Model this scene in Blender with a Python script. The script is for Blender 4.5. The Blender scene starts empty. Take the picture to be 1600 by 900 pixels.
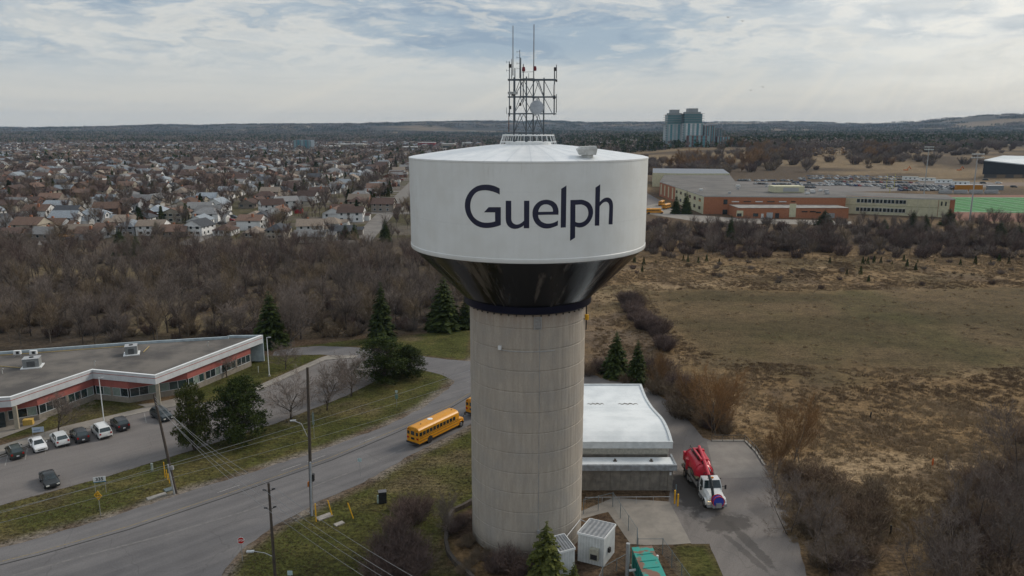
import bpy, bmesh, math, random
import numpy as np
from mathutils import Vector, Matrix, noise as mnoise, geometry as mgeo
R = math.radians
# ---------------------------------------------------------------- camera, sky, sun, exposure
F, H = 1180.0, 46.0                       # focal length in photo pixels (1600 wide), camera height
TH = math.atan(249/F)
CT, ST = math.cos(TH), math.sin(TH)
sc = bpy.context.scene
col = sc.collection
cam = bpy.data.objects.new('camera', bpy.data.cameras.new('camera'))
col.objects.link(cam); sc.camera = cam
cam.location = (0, 0, H); cam.rotation_euler = (math.pi/2 - TH, 0, 0)
cam.data.sensor_width = 36; cam.data.lens = F/1600*36
cam.data.clip_start = 1; cam.data.clip_end = 30000
sc.view_settings.view_transform = 'Standard'; sc.view_settings.look = 'None'
sc.view_settings.gamma = 1; sc.view_settings.use_curve_mapping = False
sc.view_settings.exposure = 0.52
SUN_EL, SUN_AZ = 36.0, 58.0               # azimuth clockwise from +Y
sun = bpy.data.objects.new('sun', bpy.data.lights.new('sun', 'SUN')); col.objects.link(sun)
sun.data.energy = 1.5; sun.data.angle = R(18); sun.data.color = (1, .90, .76)
sd = Vector((math.sin(R(SUN_AZ))*math.cos(R(SUN_EL)), math.cos(R(SUN_AZ))*math.cos(R(SUN_EL)), math.sin(R(SUN_EL))))
sun.rotation_euler = sd.to_track_quat('Z', 'Y').to_euler(); sun.location = (0, 0, 120)

class NT:
    """small node-tree helper"""
    def __init__(s, tree): s.t = tree
    def n(s, typ, ins=None, **kw):
        nd = s.t.nodes.new(typ)
        for k, v in kw.items(): setattr(nd, k, v)
        for k, v in (ins or {}).items():
            sock = nd.inputs[k]
            if isinstance(v, bpy.types.NodeSocket): s.t.links.new(v, sock)
            elif isinstance(v, bpy.types.Node): s.t.links.new(v.outputs[0], sock)
            else:
                if hasattr(sock.default_value, '__len__') and not hasattr(v, '__len__'): v = (v,)*len(sock.default_value)
                if hasattr(sock.default_value, '__len__') and len(sock.default_value) == 4 and len(v) == 3: v = (*v, 1)
                sock.default_value = v
        return nd
    def math(s, op, a, b=0.0, c=0.0, clamp=False):
        m = s.n('ShaderNodeMath', {0: a, 1: b, 2: c}, operation=op); m.use_clamp = clamp; return m.outputs[0]
    def mix(s, f, a, b, blend='MIX'):
        m = s.n('ShaderNodeMix', data_type='RGBA', blend_type=blend)
        for i, v in ((0, f), (6, a), (7, b)):
            if isinstance(v, bpy.types.NodeSocket): s.t.links.new(v, m.inputs[i])
            elif i == 0: m.inputs[0].default_value = v
            else: m.inputs[i].default_value = (*v[:3], 1)
        return m.outputs[2]
    def ramp(s, v, lo, hi, a=0.0, b=1.0):
        m = s.n('ShaderNodeMapRange', {0: v, 1: lo, 2: hi, 3: a, 4: b}, interpolation_type='SMOOTHSTEP'); return m.outputs[0]
    def noise(s, vec, scale, detail=4, rough=.55, dist=0.0):
        nd = s.n('ShaderNodeTexNoise', {'Scale': scale, 'Detail': detail, 'Roughness': rough, 'Distortion': dist})
        if vec is not None: s.t.links.new(vec, nd.inputs['Vector'])
        return nd.outputs[0]

w = bpy.data.worlds.new('World'); sc.world = w; w.use_nodes = True
w.node_tree.nodes.clear(); N = NT(w.node_tree)
sky = N.n('ShaderNodeTexSky', sky_type='NISHITA', sun_disc=False)
sky.sun_elevation = R(SUN_EL); sky.sun_rotation = R(SUN_AZ)
tc = N.n('ShaderNodeTexCoord').outputs['Generated']
sp = N.n('ShaderNodeSeparateXYZ', {0: tc}); el = sp.outputs['Z']
v1 = N.n('ShaderNodeVectorMath', {0: tc, 1: (1.9, 1.9, 8.5)}, operation='MULTIPLY').outputs[0]
v2 = N.n('ShaderNodeVectorMath', {0: tc, 1: (5, 5, 19)}, operation='MULTIPLY').outputs[0]
big = N.noise(v1, 1.7, 5, .55, .5)
fine = N.noise(v2, 2.4, 6, .62, .35)
str_ = N.noise(N.n('ShaderNodeVectorMath', {0: tc, 1: (3, 3, 55)}, operation='MULTIPLY').outputs[0], 1.6, 5, .6, .6)
bank = N.math('ADD', N.math('MULTIPLY', big, .55), N.math('MULTIPLY', fine, .45))
S = 10.0*.70
def s3(r, g, b, k=1.0):
    f = lambda c: ((c/255+.055)/1.055)**2.4 if c > 10 else c/255/12.92
    return (f(r)*k, f(g)*k, f(b)*k)
az = N.math('ARCTAN2', sp.outputs['X'], sp.outputs['Y'])
up = N.ramp(el, .045, .105)
dark = N.math('MULTIPLY', N.ramp(bank, .44, .56), up)
lite = N.math('MULTIPLY', N.ramp(fine, .52, .64), N.ramp(el, .045, .09))
base = N.mix(N.ramp(el, .0, .10), s3(211, 206, 196, S), s3(203, 206, 206, S))
base = N.mix(N.math('MULTIPLY', N.ramp(str_, .42, .66), .38), base, s3(193, 195, 194, S))
base = N.mix(N.math('MULTIPLY', dark, .9), base, s3(153, 171, 187, S))
deep = N.math('MULTIPLY', N.ramp(N.noise(v1, 3.4, 5, .6, .8), .50, .62), dark)
base = N.mix(N.math('MULTIPLY', deep, .6), base, s3(134, 153, 174, S))
edge = N.math('MULTIPLY', N.ramp(bank, .40, .445), N.ramp(bank, .49, .445))
base = N.mix(N.math('MULTIPLY', N.math('MULTIPLY', edge, up), .4), base, s3(226, 222, 212, S))
base = N.mix(N.math('MULTIPLY', lite, .55), base, s3(224, 220, 210, S))
# faint slanting sun rays fanning down from the veiled sun on the upper right
ray = N.n('ShaderNodeCombineXYZ', {0: N.math('MULTIPLY', N.math('ARCTAN2', N.math('SUBTRACT', .34, el), N.math('SUBTRACT', .62, az)), 26), 1: 0}).outputs[0]
rk = N.math('MULTIPLY', N.ramp(N.noise(ray, 1.0, 2, .5), .45, .7), N.ramp(el, .10, .03))
base = N.mix(N.math('MULTIPLY', rk, .5), base, s3(222, 216, 204, S))
# brighter side of the cloud cover, towards the veiled sun, and zenith
gv = Vector((math.sin(R(34))*math.cos(R(22)), math.cos(R(34))*math.cos(R(22)), math.sin(R(22))))
glow = N.n('ShaderNodeVectorMath', {0: tc, 1: tuple(gv)}, operation='DOT_PRODUCT').outputs['Value']
base = N.mix(N.math('MULTIPLY', N.ramp(glow, .90, 1.0), N.ramp(fine, .35, .6, .35, .9)), base, s3(246, 240, 228, S*1.15))
base = N.mix(N.ramp(el, .25, .8, 0, .7), base, s3(205, 211, 218, S*1.2))
skyc = N.mix(.93, sky.outputs[0], base)
bg = N.n('ShaderNodeBackground', {'Color': skyc, 'Strength': .1})
N.n('ShaderNodeOutputWorld', {0: bg.outputs[0]})

# ---------------------------------------------------------------- pixel <-> world helpers (photo pixels, 1600x900)
def G(px, py, z=0.0):
    x = (px-800)/F; v = (py-450)/F
    y = CT - v*ST; zz = -(v*CT + ST); t = (H-z)/-zz
    return (x*t, y*t)
def P(x, y, z=0.0):
    z = z-H; d = y*CT - z*ST; v = -(z*CT + y*ST)
    return 800+F*x/d, 450+F*v/d
def GP(pts, z=0.0): return [G(a, b, z) for a, b in pts]
def ztop(x, y, v):
    """height above (x,y) seen at picture row v"""
    k = (v-450)/F
    return H - y*(k*CT+ST)/(CT-k*ST)
def inpoly(x, y, poly):
    x = np.asarray(x); y = np.asarray(y); c = np.zeros(x.shape, bool); n = len(poly)
    for i in range(n):
        x1, y1 = poly[i]; x2, y2 = poly[i-1]
        if y1 == y2: continue
        c ^= ((y1 > y) != (y2 > y)) & (x < (x2-x1)*(y-y1)/(y2-y1)+x1)
    return c
def sdpoly(x, y, poly):
    """signed distance, positive inside"""
    d = np.full(x.shape, 1e9); n = len(poly)
    for i in range(n):
        ax, ay = poly[i-1]; bx, by = poly[i]; dx, dy = bx-ax, by-ay
        t = np.clip(((x-ax)*dx+(y-ay)*dy)/(dx*dx+dy*dy+1e-9), 0, 1)
        d = np.minimum(d, np.hypot(x-ax-t*dx, y-ay-t*dy))
    return np.where(inpoly(x, y, poly), d, -d)
def vn(x, y, s, seed=0):
    """value noise 0..1"""
    x = x/s+seed*17.3; y = y/s-seed*9.1
    xi = np.floor(x); yi = np.floor(y); fx = x-xi; fy = y-yi
    h = lambda a, b: np.modf(np.abs(np.sin(a*127.1+b*311.7+seed*74.7)*43758.5453))[0]
    fx = fx*fx*(3-2*fx); fy = fy*fy*(3-2*fy)
    return (h(xi, yi)*(1-fx)+h(xi+1, yi)*fx)*(1-fy)+(h(xi, yi+1)*(1-fx)+h(xi+1, yi+1)*fx)*fy
def fbm(x, y, s, o=4, seed=0):
    a = 0; t = 0; k = 1.0
    for i in range(o): a = a+k*vn(x, y, s/2**i, seed+i); t += k; k *= .55
    return a/t
def ss(a, b, x): t = np.clip((x-a)/(b-a), 0, 1); return t*t*(3-2*t)

# ---------------------------------------------------------------- mesh builder
class MB:
    def __init__(s): s.v = []; s.f = []; s.m = []; s.n = 0
    def add(s, vs, fs, mi=0):
        b = len(s.v); s.v += [tuple(p) for p in vs]
        s.f += [tuple(i+b for i in f) for f in fs]; s.m += [mi]*len(fs); return s
    def box(s, c, size, rz=0, mi=0, taper=1.0):
        x, y, z = size[0]/2, size[1]/2, size[2]/2; cs, sn = math.cos(rz), math.sin(rz); vs = []
        for k, (a, b, h) in enumerate([(-x,-y,-z),(x,-y,-z),(x,y,-z),(-x,y,-z),(-x,-y,z),(x,-y,z),(x,y,z),(-x,y,z)]):
            if h > 0: a *= taper; b *= taper
            vs.append((c[0]+a*cs-b*sn, c[1]+a*sn+b*cs, c[2]+h))
        return s.add(vs, [(3,2,1,0),(4,5,6,7),(0,1,5,4),(1,2,6,5),(2,3,7,6),(3,0,4,7)], mi)
    def b2(s, x0, x1, y0, y1, z0, z1, mi=0): return s.box(((x0+x1)/2, (y0+y1)/2, (z0+z1)/2), (x1-x0, y1-y0, z1-z0), 0, mi)
    def tube(s, p0, p1, r0, r1=None, n=8, mi=0, caps=True):
        r1 = r0 if r1 is None else r1; p0 = Vector(p0); p1 = Vector(p1); d = (p1-p0)
        if d.length < 1e-6: return s
        d.normalize(); a = d.orthogonal().normalized(); b = d.cross(a); vs = []
        for p, r in ((p0, r0), (p1, r1)):
            for i in range(n):
                t = 2*math.pi*i/n; vs.append(p+(a*math.cos(t)+b*math.sin(t))*r)
        fs = [(i, (i+1) % n, n+(i+1) % n, n+i) for i in range(n)]
        if caps: fs += [tuple(range(n))[::-1], tuple(range(n, 2*n))]
        return s.add(vs, fs, mi)
    def path(s, pts, r, n=6, mi=0):
        for a, b in zip(pts[:-1], pts[1:]): s.tube(a, b, r, r, n, mi)
        return s
    def lathe(s, prof, c=(0, 0), n=64, mi=0, a0=0, a1=2*math.pi, cap=False):
        full = abs(a1-a0-2*math.pi) < 1e-6; k = n if full else n+1; vs = []
        for r, z in prof:
            for i in range(k):
                t = a0+(a1-a0)*i/n; vs.append((c[0]+r*math.cos(t), c[1]+r*math.sin(t), z))
        fs = []
        for j in range(len(prof)-1):
            for i in range(n):
                i2 = (i+1) % k; fs.append((j*k+i, j*k+i2, (j+1)*k+i2, (j+1)*k+i))
        if cap: fs.append(tuple(range((len(prof)-1)*k, len(prof)*k)))
        return s.add(vs, fs, mi)
    def poly(s, pts, z, mi=0):
        """flat polygon, upward"""
        t = mgeo.tessellate_polygon([[Vector((p[0], p[1], 0)) for p in pts]]); fs = []
        for a, b, c in t:
            ar = (pts[b][0]-pts[a][0])*(pts[c][1]-pts[a][1])-(pts[c][0]-pts[a][0])*(pts[b][1]-pts[a][1])
            fs.append((a, b, c) if ar > 0 else (a, c, b))
        return s.add([(p[0], p[1], z if not callable(z) else z(p)) for p in pts], fs, mi)
    def prism(s, pts, z0, z1, mi=0, top=True, bottom=False, mtop=None):
        n = len(pts); ar = sum(pts[i-1][0]*pts[i][1]-pts[i][0]*pts[i-1][1] for i in range(n))
        if ar < 0: pts = pts[::-1]
        vs = [(p[0], p[1], z0) for p in pts]+[(p[0], p[1], z1) for p in pts]
        s.add(vs, [(i, (i+1) % n, n+(i+1) % n, n+i) for i in range(n)], mi)
        if top: s.poly(pts, z1, mi if mtop is None else mtop)
        if bottom: s.poly(pts, z0, mi)
        return s
    def strip(s, line, w, z0, z1, mi=0):
        """wall of thickness w along a polyline (to its left)"""
        for a, b in zip(line[:-1], line[1:]):
            d = Vector((b[0]-a[0], b[1]-a[1])); L = d.length
            if L < 1e-4: continue
            nrm = Vector((-d.y, d.x))/L*w
            s.prism([a, b, (b[0]+nrm.x, b[1]+nrm.y), (a[0]+nrm.x, a[1]+nrm.y)], z0, z1, mi, True, True)
        return s
    def build(s, name, mats, parent=None, smooth=False, local=False):
        me = bpy.data.meshes.new(name)
        off = (0, 0, 0)
        if parent is not None and not local: off = tot(parent)
        me.from_pydata([(a-off[0], b-off[1], c-off[2]) for a, b, c in s.v] if off != (0, 0, 0) else s.v, [], s.f)
        mats = mats if isinstance(mats, (list, tuple)) else [mats]
        for m in mats: me.materials.append(m)
        if len(mats) > 1: me.polygons.foreach_set('material_index', s.m)
        if smooth: me.polygons.foreach_set('use_smooth', [True]*len(me.polygons))
        me.update()
        o = bpy.data.objects.new(name, me); col.objects.link(o)
        if parent is not None: o.parent = parent
        return o
def tot(o):
    x = y = z = 0
    while o is not None: x += o.location.x; y += o.location.y; z += o.location.z; o = o.parent
    return (x, y, z)
def smooth_angle(o, deg=35):
    me = o.data; me.polygons.foreach_set('use_smooth', [True]*len(me.polygons))
    try: me.set_sharp_from_angle(angle=R(deg))
    except Exception: pass
    return o
def tag(o, label=None, cat=None, group=None, kind=None):
    if label: o['label'] = label
    if cat: o['category'] = cat
    if group: o['group'] = group
    if kind: o['kind'] = kind
    return o
def empty(name, loc, label, cat, group=None, rz=0):
    o = bpy.data.objects.new(name, None); col.objects.link(o); o.location = loc; o.rotation_euler = (0, 0, rz)
    o.empty_display_size = .5
    return tag(o, label, cat, group)
KIDS = {}
def copy_tree(o, parent=None, colr=None):
    c = o.copy(); col.objects.link(c)
    if parent is not None: c.parent = parent
    if colr is not None and c.type == 'MESH': c.color = colr
    if o.name not in KIDS: KIDS[o.name] = list(o.children)
    for ch in KIDS[o.name]: copy_tree(ch, c, colr)
    return c

# ---------------------------------------------------------------- materials
MATS = {}
def mat(name, c, c2=None, sc_=3.0, rough=.8, bump=0.0, bsc=20.0, metal=0.0, var=.12, objcol=False, spec=.3, streak=0.0, rnd=0.0, det=5, stretch=None):
    if name in MATS: return MATS[name]
    m = bpy.data.materials.new(name); m.use_nodes = True; m.node_tree.nodes.clear(); n = NT(m.node_tree)
    co = n.n('ShaderNodeTexCoord').outputs['Object']
    if stretch: co = n.n('ShaderNodeVectorMath', {0: co, 1: stretch}, operation='MULTIPLY').outputs[0]
    if c2 is None: c2 = tuple(x*(1-var*2) for x in c); 
    f = n.ramp(n.noise(co, sc_, det, .6), .35, .65)
    cc = n.mix(f, c, c2)
    if streak:
        cs = n.n('ShaderNodeVectorMath', {0: co, 1: (3.5, 3.5, .25)}, operation='MULTIPLY').outputs[0]
        cc = n.mix(n.math('MULTIPLY', n.ramp(n.noise(cs, 1.5, 5, .65), .5, .75), streak), cc, tuple(x*.45 for x in c))
    oi = n.n('ShaderNodeObjectInfo')
    if objcol: cc = n.mix(1.0, cc, oi.outputs['Color'], 'MULTIPLY')
    if rnd:
        k = n.math('ADD', n.math('MULTIPLY', oi.outputs['Random'], 2*rnd), 1-rnd)
        cc = n.n('ShaderNodeVectorMath', {0: cc, 3: k}, operation='SCALE').outputs[0]
    b = n.n('ShaderNodeBsdfPrincipled', {'Base Color': cc, 'Roughness': rough, 'Metallic': metal, 'Specular IOR Level': spec})
    if bump:
        bn = n.n('ShaderNodeBump', {'Strength': bump, 'Distance': .05, 'Height': n.noise(co, bsc, 4, .6)})
        m.node_tree.links.new(bn.outputs[0], b.inputs['Normal'])
    n.n('ShaderNodeOutputMaterial', {0: b.outputs[0]})
    MATS[name] = m; return m
def emis(name, c, k):
    m = bpy.data.materials.new(name); m.use_nodes = True; m.node_tree.nodes.clear(); n = NT(m.node_tree)
    e = n.n('ShaderNodeEmission', {0: c, 1: k}); n.n('ShaderNodeOutputMaterial', {0: e.outputs[0]}); return m

white = mat('white_paint', (.72, .74, .74), (.66, .68, .69), 1.2, .45, .05, 30)
steel = mat('galvanised_steel', (.42, .43, .44), (.34, .35, .36), 6, .5, metal=.5)
darksteel = mat('dark_antenna_steel', (.10, .12, .14), (.07, .085, .10), 6, .5, metal=.4)
black = mat('black_rubber', (.018, .018, .019), rough=.8)
blackp = mat('black_plastic', (.03, .03, .032), rough=.5)
glass = mat('dark_window_glass', (.012, .018, .02), (.03, .045, .05), .6, .08, spec=.6)
glassg = mat('green_window_glass', (.03, .06, .055), (.015, .03, .03), .5, .12, spec=.6)
chrome = mat('bright_metal', (.6, .6, .6), rough=.25, metal=.9)
redp = mat('red_paint', (.5, .02, .015), rough=.35)
yellowp = mat('yellow_paint', (.75, .42, .02), (.66, .35, .02), 5, .5)
lampw = mat('lamp_lens_white', (.7, .7, .66), rough=.2)
lampr = mat('lamp_lens_red', (.35, .01, .008), rough=.2)
lampo = mat('lamp_lens_amber', (.7, .25, .02), rough=.25)
wood = mat('weathered_wood', (.085, .07, .058), (.05, .042, .036), 8, .9, .3, 30, stretch=(1, 1, .15))
concrete = mat('concrete', (.33, .31, .28), (.24, .225, .205), 1.5, .9, .3, 30, streak=.25)
pavec = mat('pale_concrete_paving', (.26, .235, .205), (.19, .175, .155), .35, .92, .2, 30)
brick = mat('orange_brick', (.36, .155, .082), (.29, .12, .065), 2.0, .9, .2, 12)
cream = mat('cream_cladding', (.54, .52, .36), (.46, .44, .31), .8, .8, streak=.2)
gravelroof = mat('gravel_roof', (.15, .135, .12), (.078, .072, .068), .16, .95, .3, 40)
# ---------------------------------------------------------------- ground colours
lawn_grass = np.array((.062, .066, .018)); lawn_dry = np.array((.120, .100, .038))
tan = np.array((.185, .122, .062)); tan_hi = np.array((.29, .21, .125)); green_brown = np.array((.085, .067, .033))
floor_b = np.array((.098, .068, .044)); dirt = np.array((.115, .085, .062)); gravel = np.array((.19, .165, .14))
Z = {k: GP(v) for k, v in dict(
    road=[(-60,870),(0,857),(90,832),(180,806),(275,774),(400,736),(500,704),(600,667),(660,638),(700,608),(716,590),(735,566),(760,545),(800,530),(840,590),(780,625),(735,664),(640,712),(560,758),(500,783),(430,822),(375,860),(345,900),(330,960),(-60,1010)],
    lawnfront=[(0,640),(0,690),(228,636),(150,600)],
    verge=[(-40,800),(0,789),(160,746),(290,706),(430,661),(540,618),(600,588),(655,577),(695,583),(706,592),(703,602),(660,636),(600,664),(500,701),(400,733),(275,770),(180,803),(90,828),(0,852),(-40,862)],
    lawnend=[(395,606),(500,559),(508,554),(430,556),(330,560),(284,612),(300,650)],
    lawnfar=[(440,545),(560,541),(640,553),(735,564),(735,512),(640,524),(560,530)],
    lawntower=[(735,668),(640,716),(560,762),(500,787),(435,826),(385,862),(350,905),(350,960),(740,960),(780,640)],
    bed=[(735,792),(715,800),(698,818),(694,850),(706,878),(740,905),(900,905),(960,860),(955,800),(900,780)],
    fieldgreen=[(1010,455),(1100,452),(1250,455),(1450,452),(1700,447),(1700,572),(1450,577),(1300,573),(1180,566),(1090,548),(1040,505)],
    fieldright=[(915,400),(1700,395),(1700,960),(1270,960),(1200,740),(1170,690),(1100,660),(1050,615),(930,590)],
    woodleft=[(-60,375),(640,372),(735,400),(735,515),(600,524),(440,530),(0,552),(-60,560)],
    clearing1=[(230,470),(330,460),(430,470),(440,510),(300,520),(215,520)],
    clearing2=[(40,420),(120,412),(250,420),(200,440),(60,440)],
    grasspatch=[(1050,852),(1108,850),(1140,905),(1068,905)],
    rightgap=[(915,500),(1000,480),(1040,560),(1015,600),(915,585)],
).items()}
RD = Vector((Z['road'][6][0]-Z['road'][1][0], Z['road'][6][1]-Z['road'][1][1])).normalized()
ROADANG = math.atan2(RD.y, RD.x)
def albedo(x, y):
    n1 = fbm(x, y, 60, 4, 1); n2 = fbm(x, y, 9, 4, 2); n3 = fbm(x, y, 2.6, 3, 3); n4 = fbm(x*.35, y, 14, 4, 8)
    j = (fbm(x, y, 5, 3, 5)-.5)*5
    c = np.empty(x.shape+(3,))
    def put(cc, m):
        m = np.clip(m, 0, 1)[..., None]; c[...] = c*(1-m)+cc*m
    mixc = lambda a, b, f: a+(b-a)*np.clip(f, 0, 1)[..., None]
    c[...] = mixc(floor_b, tan, ss(.45, .7, n1)*.8)
    far = ss(500, 900, y)
    put(mixc(np.array((.055, .050, .040)), np.array((.17, .125, .078)), ss(.47, .62, fbm(x*.5, y, 260, 4, 31))), far)
    # suburb lots
    sub = (x < 14)*ss(286, 300, y)*(1-ss(2300, 2900, y))
    put(mixc(np.array((.075, .068, .036)), np.array((.12, .105, .085)), ss(.45, .6, fbm(x, y, 26, 3, 41))), sub*.9)
    sd = sdpoly(x, y, Z['fieldright'])
    fld = mixc(tan, tan_hi, ss(.5, .75, n4)*.8+ss(.55, .8, n3)*.35)
    fld = mixc(fld, floor_b, ss(.52, .70, n2)*.75)
    fld = mixc(fld, green_brown, ss(.55, .75, fbm(x, y, 24, 3, 9))*.6)
    put(fld, ss(-3, 3, sd+j))
    g = mixc(np.array((.072, .056, .028)), np.array((.125, .088, .048)), ss(.42, .66, n1*.4+n4*.6)*.9)
    g = mixc(g, np.array((.062, .064, .022)), ss(.42, .7, fbm(x, y, 40, 3, 12))*.85)
    put(g, ss(-7, 7, sdpoly(x, y, Z['fieldgreen'])+j*1.6)*.98)
    # far meadows on the right, beyond the school
    mead = (x > 40)*ss(560, 640, y)*(1-ss(1150, 1400, y))
    put(mixc(np.array((.20, .145, .085)), np.array((.085, .062, .042)), ss(.44, .56, fbm(x*.4, y, 60, 5, 51))), mead*.95)
    put(mixc(np.array((.082, .064, .048)), np.array((.15, .112, .068)), ss(.42, .75, n2)*.6), ss(-3, 3, sdpoly(x, y, Z['woodleft'])+j))
    for k in ('clearing1', 'clearing2'):
        put(mixc(np.array((.20, .155, .085)), floor_b, ss(.45, .75, n2)), ss(-6, 6, sdpoly(x, y, Z[k])+j*2)*.85)
    ln = mixc(lawn_grass, lawn_dry, ss(.42, .72, n2*.5+n3*.5)*.9)
    ln = mixc(ln, dirt, ss(.62, .8, n2)*.5)
    for k in ('lawnfront', 'lawnend', 'lawnfar', 'verge', 'lawntower', 'grasspatch'):
        put(ln, ss(-.5, .5, sdpoly(x, y, Z[k])+j*.12))
    s = sdpoly(x, y, Z['lawntower'])      # drier towards the tower
    put(mixc(lawn_dry, lawn_grass, ss(.4, .65, n2)), (s > 6)*ss(6, 14, s)*.55)
    put(mixc(dirt, tan, ss(.4, .7, n2)), ss(-2, 1.5, sdpoly(x, y, Z['rightgap'])+j*.6)*.8)
    put(mixc(np.array((.075, .05, .035)), np.array((.17, .11, .055)), ss(.45, .7, n2)), ss(-.3, .4, sdpoly(x, y, Z['bed'])+j*.05))
    rs = sdpoly(x, y, Z['road'])
    put(mixc(dirt, gravel, ss(.4, .6, n3)), ss(-2.1, -.7, rs+j*.22)*.95)
    return c
def terr(x, y):
    r = np.hypot(x, y)
    h = 16*ss(640, 1300, y)*ss(60, 320, x)
    n = fbm(x, y, 3400, 4, 61)
    ridge = ss(2600, 6800, r)*(6+78*ss(.25, .75, n))+ss(4600, 7200, r)*(ss(1800, 4200, x)*62+ss(-1500, 0, x)*ss(900, -300, x)*26)*ss(.2, .8, fbm(x, y, 1500, 3, 66))
    return np.where(r < 640, 0, h+ridge)
def terrz(x, y): return float(terr(np.array([float(x)]), np.array([float(y)]))[0])
def terrain_material():
    m = bpy.data.materials.new('ground'); m.use_nodes = True; m.node_tree.nodes.clear(); n = NT(m.node_tree)
    at = n.n('ShaderNodeAttribute', attribute_name='soil').outputs['Color']
    co = n.n('ShaderNodeNewGeometry').outputs['Position']
    a = n.noise(co, 2.2, 6, .7); b = n.noise(co, .25, 5, .6)
    cs = n.n('ShaderNodeVectorMath', {0: co, 1: (.6, 2.0, 1)}, operation='MULTIPLY').outputs[0]
    c_ = n.noise(cs, .9, 5, .75)
    k = n.math('ADD', n.math('ADD', n.ramp(a, .3, .7, .5, 1.42), n.ramp(b, .3, .7, -.2, .2)), n.ramp(c_, .35, .65, -.28, .28))
    cc = n.n('ShaderNodeVectorMath', {0: at, 3: k}, operation='SCALE').outputs[0]
    bn = n.n('ShaderNodeBump', {'Strength': .8, 'Distance': .35, 'Height': n.noise(co, 1.8, 6, .75)})
    bs = n.n('ShaderNodeBsdfPrincipled', {'Base Color': cc, 'Roughness': .97, 'Specular IOR Level': .1, 'Normal': bn})
    n.n('ShaderNodeOutputMaterial', {0: bs.outputs[0]}); return m
GM = terrain_material()
def sheet(name, X, Y, dz=0.0, flat=False):
    nx, ny = len(X), len(Y); gx, gy = np.meshgrid(X, Y); z = terr(gx, gy)+dz
    if flat: z = z*0+dz
    v = np.stack([gx, gy, z], -1).reshape(-1, 3)
    i = np.arange(nx*ny).reshape(ny, nx)
    f = np.stack([i[:-1, :-1], i[:-1, 1:], i[1:, 1:], i[1:, :-1]], -1).reshape(-1, 4)
    me = bpy.data.meshes.new(name); me.vertices.add(len(v)); me.vertices.foreach_set('co', v.ravel())
    me.loops.add(f.size); me.loops.foreach_set('vertex_index', f.ravel())
    me.polygons.add(len(f)); me.polygons.foreach_set('loop_start', np.arange(len(f))*4)
    me.polygons.foreach_set('use_smooth', np.ones(len(f), bool))
    me.update(calc_edges=True)
    c = albedo(gx, gy).reshape(-1, 3); c = np.concatenate([c, np.ones((len(c), 1))], 1)
    a = me.color_attributes.new('soil', 'FLOAT_COLOR', 'POINT'); a.data.foreach_set('color', c.ravel())
    me.materials.append(GM)
    o = bpy.data.objects.new(name, me); col.objects.link(o); return tag(o, kind='structure')
sheet('ground', np.arange(-240, 331, 1.25), np.arange(28, 571, 1.25), 0, True)
gs = np.linspace(-1, 1, 300)
sheet('terrain', np.sign(gs)*(np.abs(gs)*900+np.abs(gs)**3*9000), 0-400+np.linspace(0, 1, 330)**1.9*11200, -.06)

# ---------------------------------------------------------------- paved surfaces
def asphalt(name, c, c2, ang=0.0, stains=(), crack=.5):
    m = bpy.data.materials.new(name); m.use_nodes = True; m.node_tree.nodes.clear(); n = NT(m.node_tree)
    co = n.n('ShaderNodeNewGeometry').outputs['Position']
    mp = n.n('ShaderNodeMapping', {0: co, 'Rotation': (0, 0, -ang)}).outputs[0]
    lane = n.n('ShaderNodeVectorMath', {0: mp, 1: (.035, .55, 1)}, operation='MULTIPLY').outputs[0]
    f = n.ramp(n.noise(lane, 1.0, 5, .6), .32, .68); g = n.ramp(n.noise(co, .16, 5, .6), .35, .65)
    cc = n.mix(n.math('ADD', n.math('MULTIPLY', f, .65), n.math('MULTIPLY', g, .35)), c, c2)
    k = n.ramp(n.noise(co, 7, 3, .7), .25, .75, .86, 1.14)
    cc = n.n('ShaderNodeVectorMath', {0: cc, 3: k}, operation='SCALE').outputs[0]
    # sealed cracks
    wv = n.n('ShaderNodeVectorMath', {0: mp, 1: n.n('ShaderNodeVectorMath', {0: n.n('ShaderNodeTexNoise', {'Vector': co, 'Scale': .5, 'Detail': 3}).outputs[1], 1: (1.8, 1.8, 0)}, operation='MULTIPLY').outputs[0]}, operation='ADD').outputs[0]
    vo = n.n('ShaderNodeTexVoronoi', {'Vector': n.n('ShaderNodeVectorMath', {0: wv, 1: (.09, .16, 0)}, operation='MULTIPLY').outputs[0], 'Scale': 1.0}, feature='DISTANCE_TO_EDGE').outputs[0]
    cc = n.mix(n.math('MULTIPLY', n.ramp(vo, .002, .008, 1, 0), crack), cc, tuple(x*.4 for x in c))
    for (sx, sy, rx, ry, rz, amt) in stains:
        q = n.n('ShaderNodeVectorMath', {0: co, 1: (sx, sy, 0)}, operation='SUBTRACT').outputs[0]
        q = n.n('ShaderNodeMapping', {0: q, 'Rotation': (0, 0, -R(rz))}).outputs[0]
        q = n.n('ShaderNodeVectorMath', {0: q, 1: (1/rx, 1/ry, 0)}, operation='MULTIPLY').outputs[0]
        d = n.n('ShaderNodeVectorMath', {0: q}, operation='LENGTH').outputs['Value']
        d = n.math('ADD', d, n.math('MULTIPLY', n.math('SUBTRACT', n.noise(co, .7, 5, .7), .5), 1.9))
        cc = n.mix(n.ramp(d, .75, 1.1, amt, 0), cc, tuple(x*.33 for x in c))
    bn = n.n('ShaderNodeBump', {'Strength': .25, 'Distance': .03, 'Height': n.noise(co, 14, 3, .7)})
    b = n.n('ShaderNodeBsdfPrincipled', {'Base Color': cc, 'Roughness': .9, 'Specular IOR Level': .2, 'Normal': bn})
    n.n('ShaderNodeOutputMaterial', {0: b.outputs[0]}); return m
AS_ROAD = asphalt('road_asphalt', (.165, .158, .158), (.108, .104, .107), ROADANG, crack=.3)
AS_LOT = asphalt('parking_asphalt', (.175, .16, .152), (.135, .125, .12), ROADANG, crack=.2)
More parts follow.
